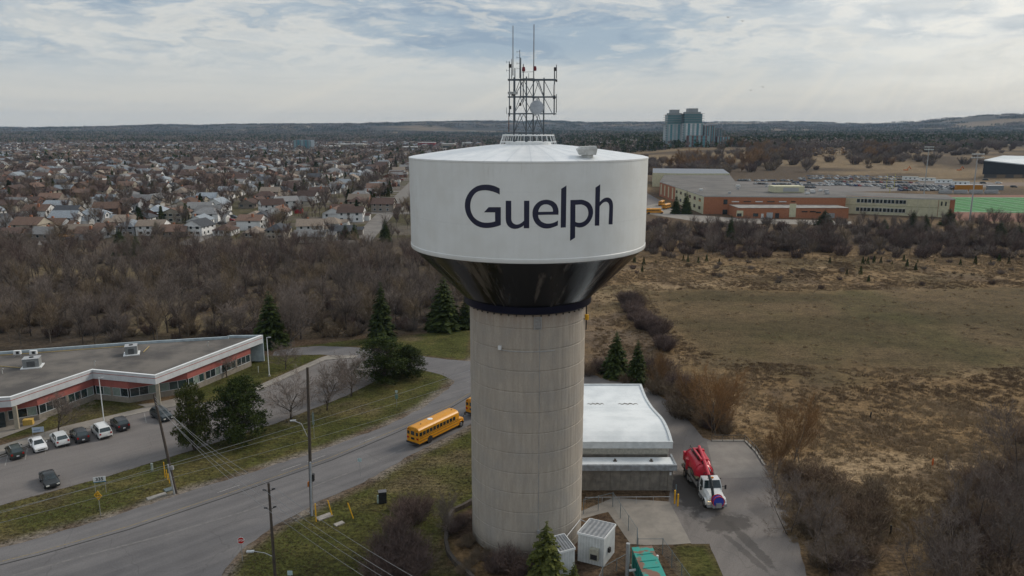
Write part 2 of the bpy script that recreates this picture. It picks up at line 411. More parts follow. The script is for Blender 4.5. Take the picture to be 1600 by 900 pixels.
tgx, tgy = 25.2, 86.0
AS_DRIVE = asphalt('drive_asphalt', (.185, .168, .157), (.145, .132, .124), R(60),
    [(29.5, 101, 2.2, 4.0, 30, .25), (31.0, 84, 1.6, 5.0, 15, .3), (22.6, 90.5, 2.0, 6.5, 0, .85), (25.6, 82.2, 3.2, 2.2, 20, .75), (27.0, 77.5, .7, 6.0, 12, .6), (26.0, 75.5, .5, 5.0, 18, .5), (30.5, 96.5, 4.5, .5, 0, .5)], crack=.25)
def rough_edge(pts, step=1.2, amp=.14, seed=1):
    rr = random.Random(seed); out = []
    for i in range(len(pts)):
        a = pts[i]; b = pts[(i+1) % len(pts)]; L = math.hypot(b[0]-a[0], b[1]-a[1]); n = max(1, int(L/step))
        for k in range(n):
            t = k/n; out.append((a[0]+(b[0]-a[0])*t+rr.uniform(-amp, amp), a[1]+(b[1]-a[1])*t+rr.uniform(-amp, amp)))
    return out
def catmull(pts, n=6):
    o = []
    for i in range(len(pts)):
        p0, p1, p2, p3 = (Vector(pts[(i+k) % len(pts)]) for k in (-1, 0, 1, 2))
        for k in range(n):
            t = k/n; q = .5*((2*p1)+(-p0+p2)*t+(2*p0-5*p1+4*p2-p3)*t*t+(-p0+3*p1-3*p2+p3)*t**3); o.append((q.x, q.y))
    return o
def pave(name, px, m, z, amp=.12, seed=1, step=1.2):
    mb = MB(); pts = GP(px) if px and abs(px[0][0]) > 0 or True else px
    mb.poly(rough_edge(pts, step, amp, seed), z); o = mb.build(name, m); return tag(o, kind='structure')
o = MB().poly(rough_edge(Z['road'], 1.0, .16, 3), .022).build('road', AS_ROAD); tag(o, kind='structure')
pave('side_road', [(690,586),(655,577),(600,588),(560,600),(555,575),(530,556),(500,554),(425,556),(430,549),(462,543),(500,540.5),(560,543),(640,554),(700,562),(760,566),(760,590),(720,600)], AS_ROAD, .014, .12, 5)
pave('parking_lot', [(-60,730),(0,716),(70,692),(120,676),(190,653),(240,641),(300,632),(345,625),(398,607),(505,560),(556,558),(610,580),(598,590),(540,619),(430,662),(290,707),(160,747),(0,790),(-60,806)], AS_LOT, .030, .08, 7)
pave('drive', [(905,578),(940,590),(975,596),(1010,605),(1045,628),(1075,655),(1098,684),(1112,689),(1163,689),(1180,706),(1205,745),(1225,790),(1245,840),(1262,905),(1275,960),(1150,960),(1130,900),(1108,850),(1080,850),(1045,784),(1047,760),(1000,700),(980,630),(905,610)], AS_DRIVE, .018, .06, 9)
pave('service_pad', [(905,800),(958,778),(1046,784),(1080,849),(1052,851),(1010,852),(985,850),(950,800),(905,812)], pavec, .026, .03, 10)
pave('turning_pad', [(1104,690),(1163,689),(1204,745),(1150,747),(1118,747)], mat('turning_pad_asphalt', (.235, .215, .195), (.19, .172, .158), .4, .9, .2, 30), .024, .02, 11)
pave('walkway', [(395,607),(500,560),(512,556),(560,556),(556,559),(508,563.5),(405,611)], pavec, .12, .0, 12, 50)
pave('sidewalk', [(-60,714),(0,697),(100,667),(228,637),(215,633),(242,630),(300,618),(318,622),(300,630),(240,641),(190,652),(70,689),(0,712),(-60,729)], pavec, .11, .0, 13, 50)
pave('entrance_paving', [(-60,660),(0,652),(50,650),(75,655),(60,664),(0,686),(-60,700)], pavec, .10, 0, 14, 50)
# kerbs along the parking lot
def kerb(px, name='kerb'):
    mb = MB(); mb.strip(GP(px), .18, 0, .15); return tag(mb.build(name, concrete), kind='structure')
kerb([(-60,730),(0,715),(70,691),(190,653),(240,641.5),(300,632)])
kerb([(398,611),(505,563.5),(556,559.5)])
paint = mat('road_paint', (.36, .35, .33), (.16, .155, .15), 6, .8)
ypaint = mat('yellow_road_paint', (.30, .22, .08), (.15, .13, .10), 5, .8)
def ribbon(px, w_, m, z, name, dash=None, world=False):
    pts = px if world else GP(px); mb = MB(); acc = 0
    for a, b in zip(pts[:-1], pts[1:]):
        a = Vector(a); b = Vector(b); d = b-a; L = d.length; d /= L; nn = Vector((-d.y, d.x))*w_/2; t = 0
        segs = [(0, L)] if not dash else []
        if dash:
            while t < L: segs.append((t, min(L, t+dash[0]))); t += sum(dash)
        for s0, s1 in segs:
            p, q = a+d*s0, a+d*s1; mb.add([(*(p-nn), z), (*(q-nn), z), (*(q+nn), z), (*(p+nn), z)], [(0, 1, 2, 3)])
    return tag(mb.build(name, m), kind='structure')
ribbon([(-60,898),(60,868),(200,828),(350,778),(519,719),(620,676),(700,640),(735,619),(770,596)], .22, asphalt('crack_sealant', (.03, .03, .032), (.05, .05, .05)), .026, 'road_centre_seam')
ribbon([(-60,893),(60,863),(200,823),(350,773),(519,714),(620,671),(700,635),(735,614)], .12, ypaint, .027, 'road_centre_line')
ribbon([(0,905),(120,872),(250,838),(380,800),(470,768),(560,733),(640,697)], .35, mat('worn_pale_asphalt', (.17, .163, .16), (.13, .125, .123), 2, .9), .026, 'road_worn_edge')
ribbon([(340,770),(480,722),(600,678)], .14, paint, .028, 'road_lane_marking', (3, 6))
# lot markings
for i in range(8):
    a = G(8+i*31.5, 728-i*9.6); d = Vector((-.55, 1)).normalized()*4.6
    ribbon([a, (a[0]+d.x, a[1]+d.y)], .1, paint, .034, 'parking_bay_marking', world=True)

# ================================================================ water tower
TX, TY, RS, RT = 1.71, 80.88, 6.34, 12.49
ZB, ZT, ZS = 33.82, 43.08, 27.55
tower = empty('water_tower', (TX, TY, 0), 'tall concrete water tower with white tank lettered in navy and black cone beneath', 'water tower')
def tower_concrete():
    m = bpy.data.materials.new('tower_concrete'); m.use_nodes = True; m.node_tree.nodes.clear(); n = NT(m.node_tree)
    co = n.n('ShaderNodeTexCoord').outputs['Object']
    f = n.noise(n.n('ShaderNodeVectorMath', {0: co, 1: (1.6, 1.6, .22)}, operation='MULTIPLY').outputs[0], 1.3, 5, .6)
    g = n.noise(co, .35, 4, .6); h = n.noise(co, 9, 3, .7)
    cc = n.mix(n.ramp(f, .32, .68), (.41, .368, .315), (.34, .304, .26))
    cc = n.mix(n.ramp(g, .4, .7, 0, .5), cc, (.31, .298, .28))
    z = n.n('ShaderNodeSeparateXYZ', {0: co}).outputs['Z']
    # rust-brown run-off under the ring beam
    cc = n.mix(n.math('MULTIPLY', n.ramp(z, 2.2, .0), n.ramp(g, .3, .6, .3, .8)), cc, (.16, .145, .12))
    cc = n.mix(n.math('MULTIPLY', n.ramp(z, 25.4, 27.6), n.ramp(f, .35, .6, .15, .6)), cc, (.31, .24, .19))
    k = n.ramp(h, .3, .7, .92, 1.08); cc = n.n('ShaderNodeVectorMath', {0: cc, 3: k}, operation='SCALE').outputs[0]
    b = n.n('ShaderNodeBsdfPrincipled', {'Base Color': cc, 'Roughness': .9, 'Specular IOR Level': .2})
    n.n('ShaderNodeOutputMaterial', {0: b.outputs[0]}); return m
# fluted shaft: 120 shallow ribs, a formwork groove at each lift
ribs = 84; nseg = ribs*6; prof = [0, 0, 0, 0, -.009, -.009]
lifts = [i*2.28+.9 for i in range(12)]
zs = [0]
for L in lifts:
    if L > 26.5: break
    zs += [L-.09, L-.045, L+.045, L+.09]
zs += [26.35, 26.55, ZS+.2]
def shaft_r(z, k, i):
    if z >= 26.5: return RS
    gro = any(abs(z-L) < .06 for L in lifts)
    lip = any(abs(z-L-.09) < .02 for L in lifts)
    return RS+prof[k]-(.045 if gro else 0)+(.015 if lip else 0)
mb = MB(); vs = []
for z in zs:
    for i in range(nseg):
        t = 2*math.pi*i/nseg; r = shaft_r(z, i % 6, i); vs.append((TX+r*math.cos(t), TY+r*math.sin(t), z))
fs = [(j*nseg+i, j*nseg+(i+1) % nseg, (j+1)*nseg+(i+1) % nseg, (j+1)*nseg+i) for j in range(len(zs)-1) for i in range(nseg)]
mb.add(vs, fs); shaft = mb.build('shaft', tower_concrete(), tower)
def tank_white():
    m = bpy.data.materials.new('tank_white_paint'); m.use_nodes = True; m.node_tree.nodes.clear(); n = NT(m.node_tree)
    co = n.n('ShaderNodeTexCoord').outputs['Object']
    cs = n.n('ShaderNodeVectorMath', {0: co, 1: (1.3, 1.3, .10)}, operation='MULTIPLY').outputs[0]
    f = n.noise(cs, 1.4, 5, .65); g = n.noise(co, .4, 4, .6)
    cc = n.mix(n.ramp(f, .4, .75, 0, .6), (.72, .75, .75), (.66, .695, .695)); cc = n.mix(n.ramp(g, .35, .7, 0, .7), cc, (.64, .66, .645))
    gr = n.noise(n.n('ShaderNodeVectorMath', {0: co, 1: (5, 5, .35)}, operation='MULTIPLY').outputs[0], 1.0, 5, .7)
    zz_ = n.n('ShaderNodeSeparateXYZ', {0: co}).outputs['Z']
    cc = n.mix(n.math('MULTIPLY', n.ramp(gr, .56, .72), n.ramp(zz_, 41.0, 43.0, .05, .35)), cc, (.40, .40, .37))
    z = n.n('ShaderNodeSeparateXYZ', {0: co}).outputs['Z']
    seam = n.math('ABSOLUTE', n.math('SUBTRACT', z, 37.3)); cc = n.mix(n.ramp(seam, .02, .05, .22, 0), cc, (.5, .53, .54))
    seam = n.math('ABSOLUTE', n.math('SUBTRACT', z, 40.4)); cc = n.mix(n.ramp(seam, .02, .05, .14, 0), cc, (.5, .53, .54))
    b = n.n('ShaderNodeBsdfPrincipled', {'Base Color': cc, 'Roughness': .38, 'Specular IOR Level': .4})
    bn = n.n('ShaderNodeBump', {'Strength': .06, 'Distance': .05, 'Height': g}); n.t.links.new(bn.outputs[0], b.inputs['Normal'])
    n.n('ShaderNodeOutputMaterial', {0: b.outputs[0]}); return m
TW = tank_white()
mb = MB().lathe([(RT-.25, ZB+.0), (RT, ZB+.02), (RT+.035, ZB+.10), (RT+.035, ZB+.42), (RT, ZB+.45), (RT, ZT-.12), (RT+.03, ZT-.1), (RT+.03, ZT)], (TX, TY), 256)
tank = smooth_angle(mb.build('tank', TW, tower), 25)
def roof_white():
    m = bpy.data.materials.new('tank_roof_paint'); m.use_nodes = True; m.node_tree.nodes.clear(); n = NT(m.node_tree)
    co = n.n('ShaderNodeTexCoord').outputs['Object']; s = n.n('ShaderNodeSeparateXYZ', {0: co})
    a = n.math('ARCTAN2', s.outputs['Y'], s.outputs['X']); wv = n.math('FRACT', n.math('MULTIPLY', a, 36/(2*math.pi)))
    ln = n.ramp(n.math('ABSOLUTE', n.math('SUBTRACT', wv, .5)), .44, .49)
    cc = n.mix(n.ramp(n.noise(co, .8, 5, .6), .35, .7), (.74, .76, .77), (.64, .67, .69)); cc = n.mix(n.math('MULTIPLY', ln, .45), cc, (.48, .52, .55))
    b = n.n('ShaderNodeBsdfPrincipled', {'Base Color': cc, 'Roughness': .3, 'Specular IOR Level': .5})
    n.n('ShaderNodeOutputMaterial', {0: b.outputs[0]}); return m
rp = [(RT+.03, ZT), (RT+.03, ZT+.05), (RT-.35, ZT+.12)]+[(r, ZT+.12+1.18*(1-((r-2.6)/(RT-2.95))**1.25)) for r in (11, 9.5, 8, 6.5, 5, 4, 3.2, 2.6)]+[(.01, ZT+1.33)]
mb = MB(); vs = []; n_ = 216
for r, z in rp:
    for i in range(n_):
        t = 2*math.pi*i/n_; sc2 = (.035 if (i % 6) < 3 else 0) if 3 < r < 12.2 else 0
        vs.append((TX+r*math.cos(t), TY+r*math.sin(t), z+sc2))
mb.add(vs, [(j*n_+i, j*n_+(i+1) % n_, (j+1)*n_+(i+1) % n_, (j+1)*n_+i) for j in range(len(rp)-1) for i in range(n_)])
troof = smooth_angle(mb.build('roof', roof_white(), tower), 12)
def cone_black():
    m = bpy.data.materials.new('cone_black_baked_reflections'); m.use_nodes = True; m.node_tree.nodes.clear(); n = NT(m.node_tree)
    co = n.n('ShaderNodeTexCoord').outputs['Object']; s = n.n('ShaderNodeSeparateXYZ', {0: co})
    a = n.math('ARCTAN2', s.outputs['Y'], s.outputs['X'])
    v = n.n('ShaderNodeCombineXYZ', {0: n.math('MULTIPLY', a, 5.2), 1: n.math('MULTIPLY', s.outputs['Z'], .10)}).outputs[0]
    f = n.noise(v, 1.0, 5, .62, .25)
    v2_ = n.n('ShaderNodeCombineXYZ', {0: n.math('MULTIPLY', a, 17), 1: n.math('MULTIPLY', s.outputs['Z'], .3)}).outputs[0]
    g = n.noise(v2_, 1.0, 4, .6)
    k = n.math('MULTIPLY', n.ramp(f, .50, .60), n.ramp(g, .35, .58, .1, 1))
    cc = n.mix(n.math('MULTIPLY', k, .75), (.003, .004, .007), (.15, .14, .13))  # pale streaks in the base colour imitate reflections on the glossy black
    b = n.n('ShaderNodeBsdfPrincipled', {'Base Color': cc, 'Roughness': n.ramp(g, .3, .7, .10, .24), 'Specular IOR Level': .16})
    n.n('ShaderNodeOutputMaterial', {0: b.outputs[0]}); return m
mb = MB().lathe([(6.95, 28.35), (RT-.18, ZB-.12), (RT-.02, ZB-.03), (RT-.02, ZB+.01), (RT-.3, ZB+.03)], (TX, TY), 192)
cone = smooth_angle(mb.build('cone', cone_black(), tower), 25)
navy = mat('navy_paint', (.002, .004, .016), (.003, .005, .02), 2, .4, spec=.25)
mb = MB().lathe([(RS+.02, ZS), (6.78, ZS+.0), (6.95, ZS+.12), (6.98, ZS+.85), (6.9, 28.42)], (TX, TY), 128)
ringb = smooth_angle(mb.build('ring_beam', navy, tower), 25)
for i in range(24):
    t = math.pi+math.pi*(i+.5)/24; MB().box((TX+(RS+.07)*math.cos(t), TY+(RS+.07)*math.sin(t), ZS-.13), (.16, .10, .26), t).build('drip_bracket', blackp, ringb)
# louvre, conduit, lamp on the shaft
def cylpt(px, py, r):
    x = (px-800)/F; v = (py-450)/F; d = Vector((x, CT-v*ST, -(v*CT+ST)))
    a = d.x**2+d.y**2; b = -2*(d.x*TX+d.y*TY); c = TX**2+TY**2-r*r
    t = (-b-math.sqrt(max(0, b*b-4*a*c)))/(2*a)
    return math.atan2(d.y*t-TY, d.x*t-TX), H+d.z*t
def onshaft(px, py, r=RS):
    a, z = cylpt(px, py, r); return a, z, (TX+r*math.cos(a), TY+r*math.sin(a), z)
a, z, p = onshaft(840, 505)
mb = MB(); ca, sa = math.cos(a), math.sin(a)
def loc(rad, tan_, zz): return (TX+rad*ca-tan_*sa, TY+rad*sa+tan_*ca, zz)
for i in range(7): mb.box(loc(RS+.05, 0, z-.45+i*.15), (.05, .62, .09), a)
for s_ in (-1, 1): mb.box(loc(RS+.05, s_*.36, z), (.12, .08, 1.15), a)
mb.box(loc(RS+.05, 0, z+.6), (.12, .8, .07), a); mb.box(loc(RS+.05, 0, z-.6), (.12, .8, .07), a)
mb.build('louvre_vent', steel, tower)
a0, z0, _ = onshaft(782, 545); a1, z1, _ = onshaft(866, 549); pts = []
for i in range(15):
    t = i/14; aa = a0+(a1-a0)*t; pts.append((TX+(RS+.05)*math.cos(aa), TY+(RS+.05)*math.sin(aa), (z0+z1)/2))
con = MB().path(pts, .03, 5).build('conduit', steel, tower)
p = onshaft(781, 543, RS+.15)[2]; MB().box(p, (.3, .3, .42), a0).build('junction_box', white, tower)
# vertical construction seam + downpipe on the right with its yellow marker
p1 = onshaft(915, 505, RS+.1); mb = MB()
aa = p1[0]; q = (TX+(RS+.16)*math.cos(aa), TY+(RS+.16)*math.sin(aa))
dp = MB().tube((*q, 24.6), (*q, 27.5), .07, .07, 8).build('cable_riser', blackp, tower)
MB().tube((q[0]+.05, q[1]-.12, p1[1]+.45), (q[0]+.05, q[1]-.12, p1[1]+1.0), .22, .22, 10).build('yellow_marker', yellowp, dp)
tt = cylpt(842, 700, RS)[0]
mb = MB(); mb.tube((TX+(RS+.02)*math.cos(tt), TY+(RS+.02)*math.sin(tt), 3.4), (TX+(RS+.02)*math.cos(tt), TY+(RS+.02)*math.sin(tt), 26.3), .025, .025, 5)
mb.box((TX+(RS+.1)*math.cos(tt), TY+(RS+.1)*math.sin(tt), 3.3), (.3, .3, .3), tt); mb.build('vertical_conduit', steel, tower)
# tank lettering
def L_(off, sc_, pts): return [(off[0]+a/sc_, off[1]+b/sc_) for a, b in pts]
c2_ = lambda p: L_((780, 280), 8.91, p); c3_ = lambda p: L_((870, 280), 9.0, p); c1_ = lambda p: L_((720, 280), 10.0, p)
GLY = [
 ([c1_([(607,145),(575,128),(540,111),(505,99),(470,91),(435,86),(400,84),(365,85),(330,88),(295,95),(260,106),(225,123),(190,147),(158,175),(130,207),(105,244),(85,285),(72,322),(65,360),(62,395),(62,430),(66,465),(74,505),(88,545),(105,583),(128,618),(155,652),(185,684),(220,712),(258,734),(300,750),(345,760),(390,763),(435,762),(480,757),(520,749),(560,739),(595,728),(625,715),(625,437),(435,437),(360,518),(535,518),(535,660),(505,668),(470,675),(435,679),(400,680),(365,678),(330,672),(295,659),(260,641),(228,618),(200,590),(180,556),(163,520),(153,480),(148,440),(148,400),(152,360),(161,323),(175,290),(193,258),(215,230),(240,207),(270,190),(305,180),(340,175),(375,173),(410,175),(445,180),(480,188),(515,198),(550,211),(580,225),(607,240)])]),
 ([c2_([(90,300),(168,300),(168,555),(173,580),(184,602),(203,619),(225,629),(248,632),(280,625),(315,605),(345,578),(345,300),(420,300),(418,683),(342,683),(342,643),(322,659),(300,672),(260,687),(220,692),(193,690),(168,683),(145,670),(124,651),(108,628),(98,605),(92,575),(90,545)])]),
 ([[(872.6,334.3),(872.8,330),(872.3,326),(871.2,322.6),(869.5,319.5),(868,317.6),(866,315.8),(863.2,314.1),(860,313),(856.5,312.2),(853,312),(849.5,312.4),(846,313.3),(843,314.6),(840,316.6),(837.4,319.1),(835,322.2),(833.3,325.5),(832.3,329),(831.9,332),(832,335),(832.3,338.5),(833.2,342),(834.8,345.5),(837,349),(839.7,351.7),(843,354.1),(846.4,355.8),(850,356.8),(853,357.1),(856.2,357.1),(859.5,356.6),(863,355.6),(867.5,354),(871.7,352.2),(872,344.4),(869,346.2),(866,347.6),(863,348.6),(860,349.2),(857,349.4),(854,349.3),(851,348.6),(848,347.4),(845.5,345.7),(843.4,343.4),(842,341.2),(841.2,338.8),(840.8,335.9),(856,335.5),(872.5,335.5)],
   [(841.2,331.1),(841.6,328.4),(842.6,325.9),(844.1,323.4),(846.1,321.4),(848,320.3),(850,319.6),(852,319.3),(854,319.3),(856.7,319.8),(859,320.8),(861,322.2),(862.6,324.1),(863.5,326),(864,328),(864,330.7)]]),
 ([c3_([(62,135),(137,88),(128,678),(55,682)])]),
 ([c3_([(192,293),(345,288),(373,292),(400,301),(427,312),(450,326),(470,344),(486,366),(498,389),(507,415),(511,440),(512,465),(508,498),(500,530),(487,561),(470,590),(452,614),(430,635),(406,654),(380,668),(350,677),(320,680),(290,676),(260,665),(258,822),(187,868)]),
   c3_([(262,360),(345,355),(368,361),(390,371),(409,384),(425,401),(435,422),(442,445),(445,467),(444,490),(440,511),(433,531),(423,552),(408,572),(391,588),(370,600),(346,609),(320,613),(290,610),(262,601)])]),
 ([c3_([(545,118),(612,72),(606,322),(622,302),(640,286),(660,272),(680,263),(698,259),(715,258),(733,261),(750,269),(764,280),(775,296),(784,317),(790,342),(792,370),(792,400),(785,635),(730,635),(740,400),(739,376),(735,355),(728,339),(718,327),(705,320),(690,318),(672,321),(655,329),(640,341),(625,356),(604,382),(598,652),(535,655)])]),
]
lett = mat('navy_lettering', (.004, .008, .035), (.005, .010, .042), 2, .3, spec=.5)
for gl in GLY:
    bm = bmesh.new(); loops = []
    for pl in gl:
        q = []
        for (u, v) in pl:
            a, z = cylpt(u, v, RT+.02); q.append(Vector((a*RT, z, 0)))
        loops.append(q)
    flat = [p for l in loops for p in l]; bv = [bm.verts.new(p) for p in flat]
    for t in mgeo.tessellate_polygon(loops):
        try: bm.faces.new([bv[i] for i in t])
        except ValueError: pass
    x0 = min(p.x for p in flat); x1 = max(p.x for p in flat); x = x0+.3
    while x < x1:
        bmesh.ops.bisect_plane(bm, geom=bm.verts[:]+bm.edges[:]+bm.faces[:], plane_co=(x, 0, 0), plane_no=(1, 0, 0)); x += .3
    bmesh.ops.recalc_face_normals(bm, faces=bm.faces)
    for f in bm.faces:
        if f.normal.z < 0: f.normal_flip()
    for v in bm.verts:
        a, z = v.co.x/RT, v.co.y; r = RT+.012; v.co = (r*math.cos(a), r*math.sin(a), z)
    me = bpy.data.meshes.new('letter'); bm.to_mesh(me); bm.free(); me.materials.append(lett)
    o = bpy.data.objects.new('letter', me); col.objects.link(o); o.parent = tank
# crown railing on the roof
mb = MB(); r0, r1, zc, zd = 3.05, 2.68, ZT+1.28, ZT+2.25
for i in range(28):
    t = 2*math.pi*i/28+.05
    mb.tube((TX+r0*math.cos(t), TY+r0*math.sin(t), zc-.15), (TX+r1*math.cos(t), TY+r1*math.sin(t), zd), .035, .035, 4)
for rr_, zz, th_ in ((r1, zd, .06), ((r0*.68+r1*.32), zc+.28, .035), (r0, zc-.02, .05)):
    ring = [(TX+rr_*math.cos(2*math.pi*i/48), TY+rr_*math.sin(2*math.pi*i/48), zz) for i in range(49)]; mb.path(ring, th_, 5)
mb.build('roof_railing', white, tower)
MB().lathe([(2.4, ZT+1.2), (2.4, ZT+1.55), (.01, ZT+1.62)], (TX, TY), 32).build('roof_curb', white, tower)
mb = MB(); hx, hy, hz = 7.0, 71.3, ZT+.1
mb.lathe([(.55, hz), (.55, hz+.45), (.75, hz+.5)], (hx, hy), 20)
vv = [(-.75,-.75,.45),(.75,-.75,.45),(.75,.75,.45),(-.75,.75,.45),(-1.0,-.85,.95),(.85,-.85,1.0),(.85,.85,1.0),(-1.0,.85,.95),(-.65,-.75,1.2),(.75,-.75,1.25),(.75,.75,1.25),(-.65,.75,1.2)]
mb.add([(hx+a, hy+b, hz+c) for a, b, c in vv], [(0,1,5,4),(1,2,6,5),(2,3,7,6),(3,0,4,7),(4,5,9,8),(5,6,10,9),(6,7,11,10),(7,4,8,11),(8,9,10,11),(3,2,1,0)])
mb.build('roof_vent', mat('vent_grey_white', (.55, .56, .55), (.42, .43, .42), 2, .6), tower)

# ================================================================ antenna mast
mast = empty('antenna_mast', (TX, TY, ZT+1.3), 'dark steel lattice antenna mast with whips and a round dish on the tank roof', 'antenna mast')
za, zb_, zc_, zd_ = ZT+1.3, 47.5, 49.2, 50.92
px2x = lambda px, y=TY, zz=49: (px-800)/F*((y*CT)-(zz-H)*ST)
legs = [(px2x(803), TY-.3), (px2x(822), TY-1.62), (px2x(850), TY+.3), (px2x(834), TY+1.62)]
for (x, y) in legs: MB().tube((x, y, za), (x, y, zd_+.25), .085, .07, 6).build('leg', darksteel, mast)
lv = [za+.2, 45.6, zb_, zc_, zd_]
mb = MB()
for i in range(4):
    a = legs[i]; b = legs[(i+1) % 4]; m_ = ((a[0]+b[0])/2, (a[1]+b[1])/2)
    for k in range(len(lv)-1):
        z0, z1 = lv[k], lv[k+1]
        mb.tube((*a, z0), (*m_, z1), .042, .042, 4); mb.tube((*b, z0), (*m_, z1), .042, .042, 4)
        if k == 0: mb.tube((*a, z1), (*b, z1), .045, .045, 4)
mb.build('lattice_bracing', darksteel, mast)
xl, xr = px2x(793.5), px2x(870.5)
for z in (zb_, zc_, zd_):
    mb = MB()
    mb.tube((xl, TY-1.0, z), (xr-.2, TY-1.1, z), .06, .06, 5); mb.tube((xl, TY+.9, z+.02), (xr, TY+.9, z+.02), .05, .05, 5)
    mb.tube((xl+.1, TY-1.1, z), (xl+.1, TY+1.0, z), .05, .05, 5); mb.tube((xr-.3, TY-1.1, z), (xr-.3, TY+1.0, z), .05, .05, 5)
    for i in range(4): mb.tube((*legs[i], z+.03), (*legs[(i+1) % 4], z+.03), .05, .05, 5)
    if z > zb_: mb.tube((px2x(850), TY+.3, z), (xr-.5, TY-.5, z-1.7), .04, .04, 4); mb.tube((px2x(850), TY-.9, z-1.7), (px2x(838), TY-.9, z), .04, .04, 4)
    mb.build('outrigger_frame', darksteel, mast)
def rod(px, v0, v1, r, m=darksteel, dy=-1.0, name='whip_antenna', arms=()):
    y = TY+dy; x = px2x(px, y); z0, z1 = ztop(x, y, v0), ztop(x, y, v1)
    o = MB().tube((x, y, z0), (x, y, z1), r, r*.75, 6).build(name, m, mast)
    for av in arms:
        z = ztop(x, y, av); MB().tube((x, y, z), (x-.32, y, z), .02, .02, 4).tube((x-.3, y, z-.12), (x-.3, y, z+.12), .02, .02, 4).build('antenna_element', m, o)
    return o
greyrod = mat('grey_fibreglass', (.24, .25, .26), rough=.5)
rod(801.5, 118, 40, .055, greyrod); rod(833.7, 125, 38, .06, greyrod, -.6)
rod(796, 182, 96, .06, darksteel, -.9, arms=(97, 110)); rod(799.5, 125, 92, .05, greyrod, -1.1); rod(804.5, 190, 106, .07)
rod(812, 122, 78, .045, darksteel, .6, arms=(81, 90, 99, 107)); rod(813.5, 150, 90, .07, darksteel, .8)
rod(817.5, 160, 100, .06, darksteel, -.8); rod(866, 180, 105, .07, darksteel, -.8); rod(869, 123, 101, .055, greyrod, -.9)
rod(869.5, 176, 147, .05, darksteel, -.7); rod(865.5, 149, 132, .09, mat('white_fibreglass', (.5, .5, .5), rough=.5), -.95)
rod(795, 206, 176, .05, mat('rusty_steel', (.14, .08, .07), rough=.8), -.9); rod(791.5, 178, 168, .03, darksteel, -1.0); rod(826, 122, 114, .03, darksteel, -.2)
dk = mat('dark_red_beacon_glass', (.16, .02, .03), rough=.35)
for px, v, dy in ((818, 108, -.8), (835.5, 107, -.6)):
    y = TY+dy; x = px2x(px, y); z = ztop(x, y, v); MB().lathe([(.02, z-.25), (.16, z-.22), (.18, z), (.14, z+.2), (.02, z+.25)], (x, y), 12).build('beacon', dk, mast)
for px, v, s_ in ((797, 103, .3), (867, 108, .3), (797, 168, .28), (813, 163, .25), (801, 147, .3), (866, 152, .28), (869, 126, .2)):
    y = TY-.95; x = px2x(px, y); z = ztop(x, y, v); MB().box((x, y, z), (s_*.9, .25, s_*1.2)).build('clamp_box', blackp, mast)
mb = MB(); y = TY-1.3; x = px2x(838.8, y); z = ztop(x, y, 168)
prof_ = [(.01, .16), (.35, .12), (.62, .02), (.71, 0), (.73, .05), (.71, .3), (.4, .36), (.01, .4)]
n_ = 32; vs = []
for r, d in prof_:
    for i in range(n_): t = 2*math.pi*i/n_; vs.append((x+r*math.cos(t), y-d+.2, z+r*math.sin(t)))
mb.add(vs, [(j*n_+i, (j+1)*n_+i, (j+1)*n_+(i+1) % n_, j*n_+(i+1) % n_) for j in range(len(prof_)-1) for i in range(n_)])
smooth_angle(mb.build('dish_antenna', mat('dish_grey', (.36, .39, .43), rough=.5), mast), 40)
mb = MB(); 
for dx in (797.5, 805):
    y = TY-1.0; x = px2x(dx, y); z = ztop(x, y, 146); mb.lathe([(.01, z-.1), (.25, z-.1), (.28, z+.15), (.01, z+.2)], (x, y), 12)
mb.build('small_drum_antenna', mat('drum_grey', (.4, .42, .42), rough=.5), mast)
mb = MB(); mb.box((px2x(826), TY, zd_+.12), (1.2, 1.2, .05)); mb.tube((px2x(815), TY-.4, zd_+.75), (px2x(833), TY-.4, zd_+.8), .025, .025, 4)
mb.build('service_platform', wood, mast)

# ================================================================ pump station beside the tower
pump = empty('pump_station', (12, 100, 0), 'low concrete pump station with a curved white roof beside the tower', 'pump house')
prof_ = [(117.0, 5.25), (114.5, 4.98), (112.5, 4.86), (110.5, 4.9), (107, 5.2), (104.5, 5.6), (102.2, 6.0), (100.4, 6.33), (98.6, 6.52), (96.8, 6.56), (95.1, 6.45), (94, 6.22), (92.9, 5.85)]
roofm = mat('pump_roof_membrane', (.74, .77, .78), (.60, .635, .65), .22, .5, .05, 8, streak=.2)
X0, X1 = 3.0, 21.1
wl = MB(); lowc = mat('ribbed_precast_concrete', (.24, .22, .19), (.165, .152, .135), 1.2, .9, .3, 20, streak=.5)
wl.b2(X0+.3, X1-.5, 93.4, 116.6, 0, 4.7)
wl.b2(X0+.3, 20.75, 90.6, 93.4, 0, 3.1)
for i in range(14):
    x = X0+.8+i*1.28; wl.b2(x, x+.10, 90.53, 90.6, .2, 3.05)
wl.b2(20.2, 20.8, 90.5, 90.62, 0, 3.1)
wl.build('wall', lowc, pump)
mb = MB(); vs = []
for x in (X0, X1-.35):
    for y, z in prof_: vs.append((x, y, z-.16))
n_ = len(prof_); mb.add(vs, [(i, i+1, n_+i+1, n_+i) for i in range(n_-1)])
mb.add([(X0, prof_[-1][0], 5.69), (X1-.35, prof_[-1][0], 5.69), (X1-.35, prof_[-1][0]+.3, 5.0), (X0, prof_[-1][0]+.3, 5.0)], [(0, 1, 2, 3)])
rf = mb.build('curved_roof', roofm, pump, smooth=False)
mb = MB()
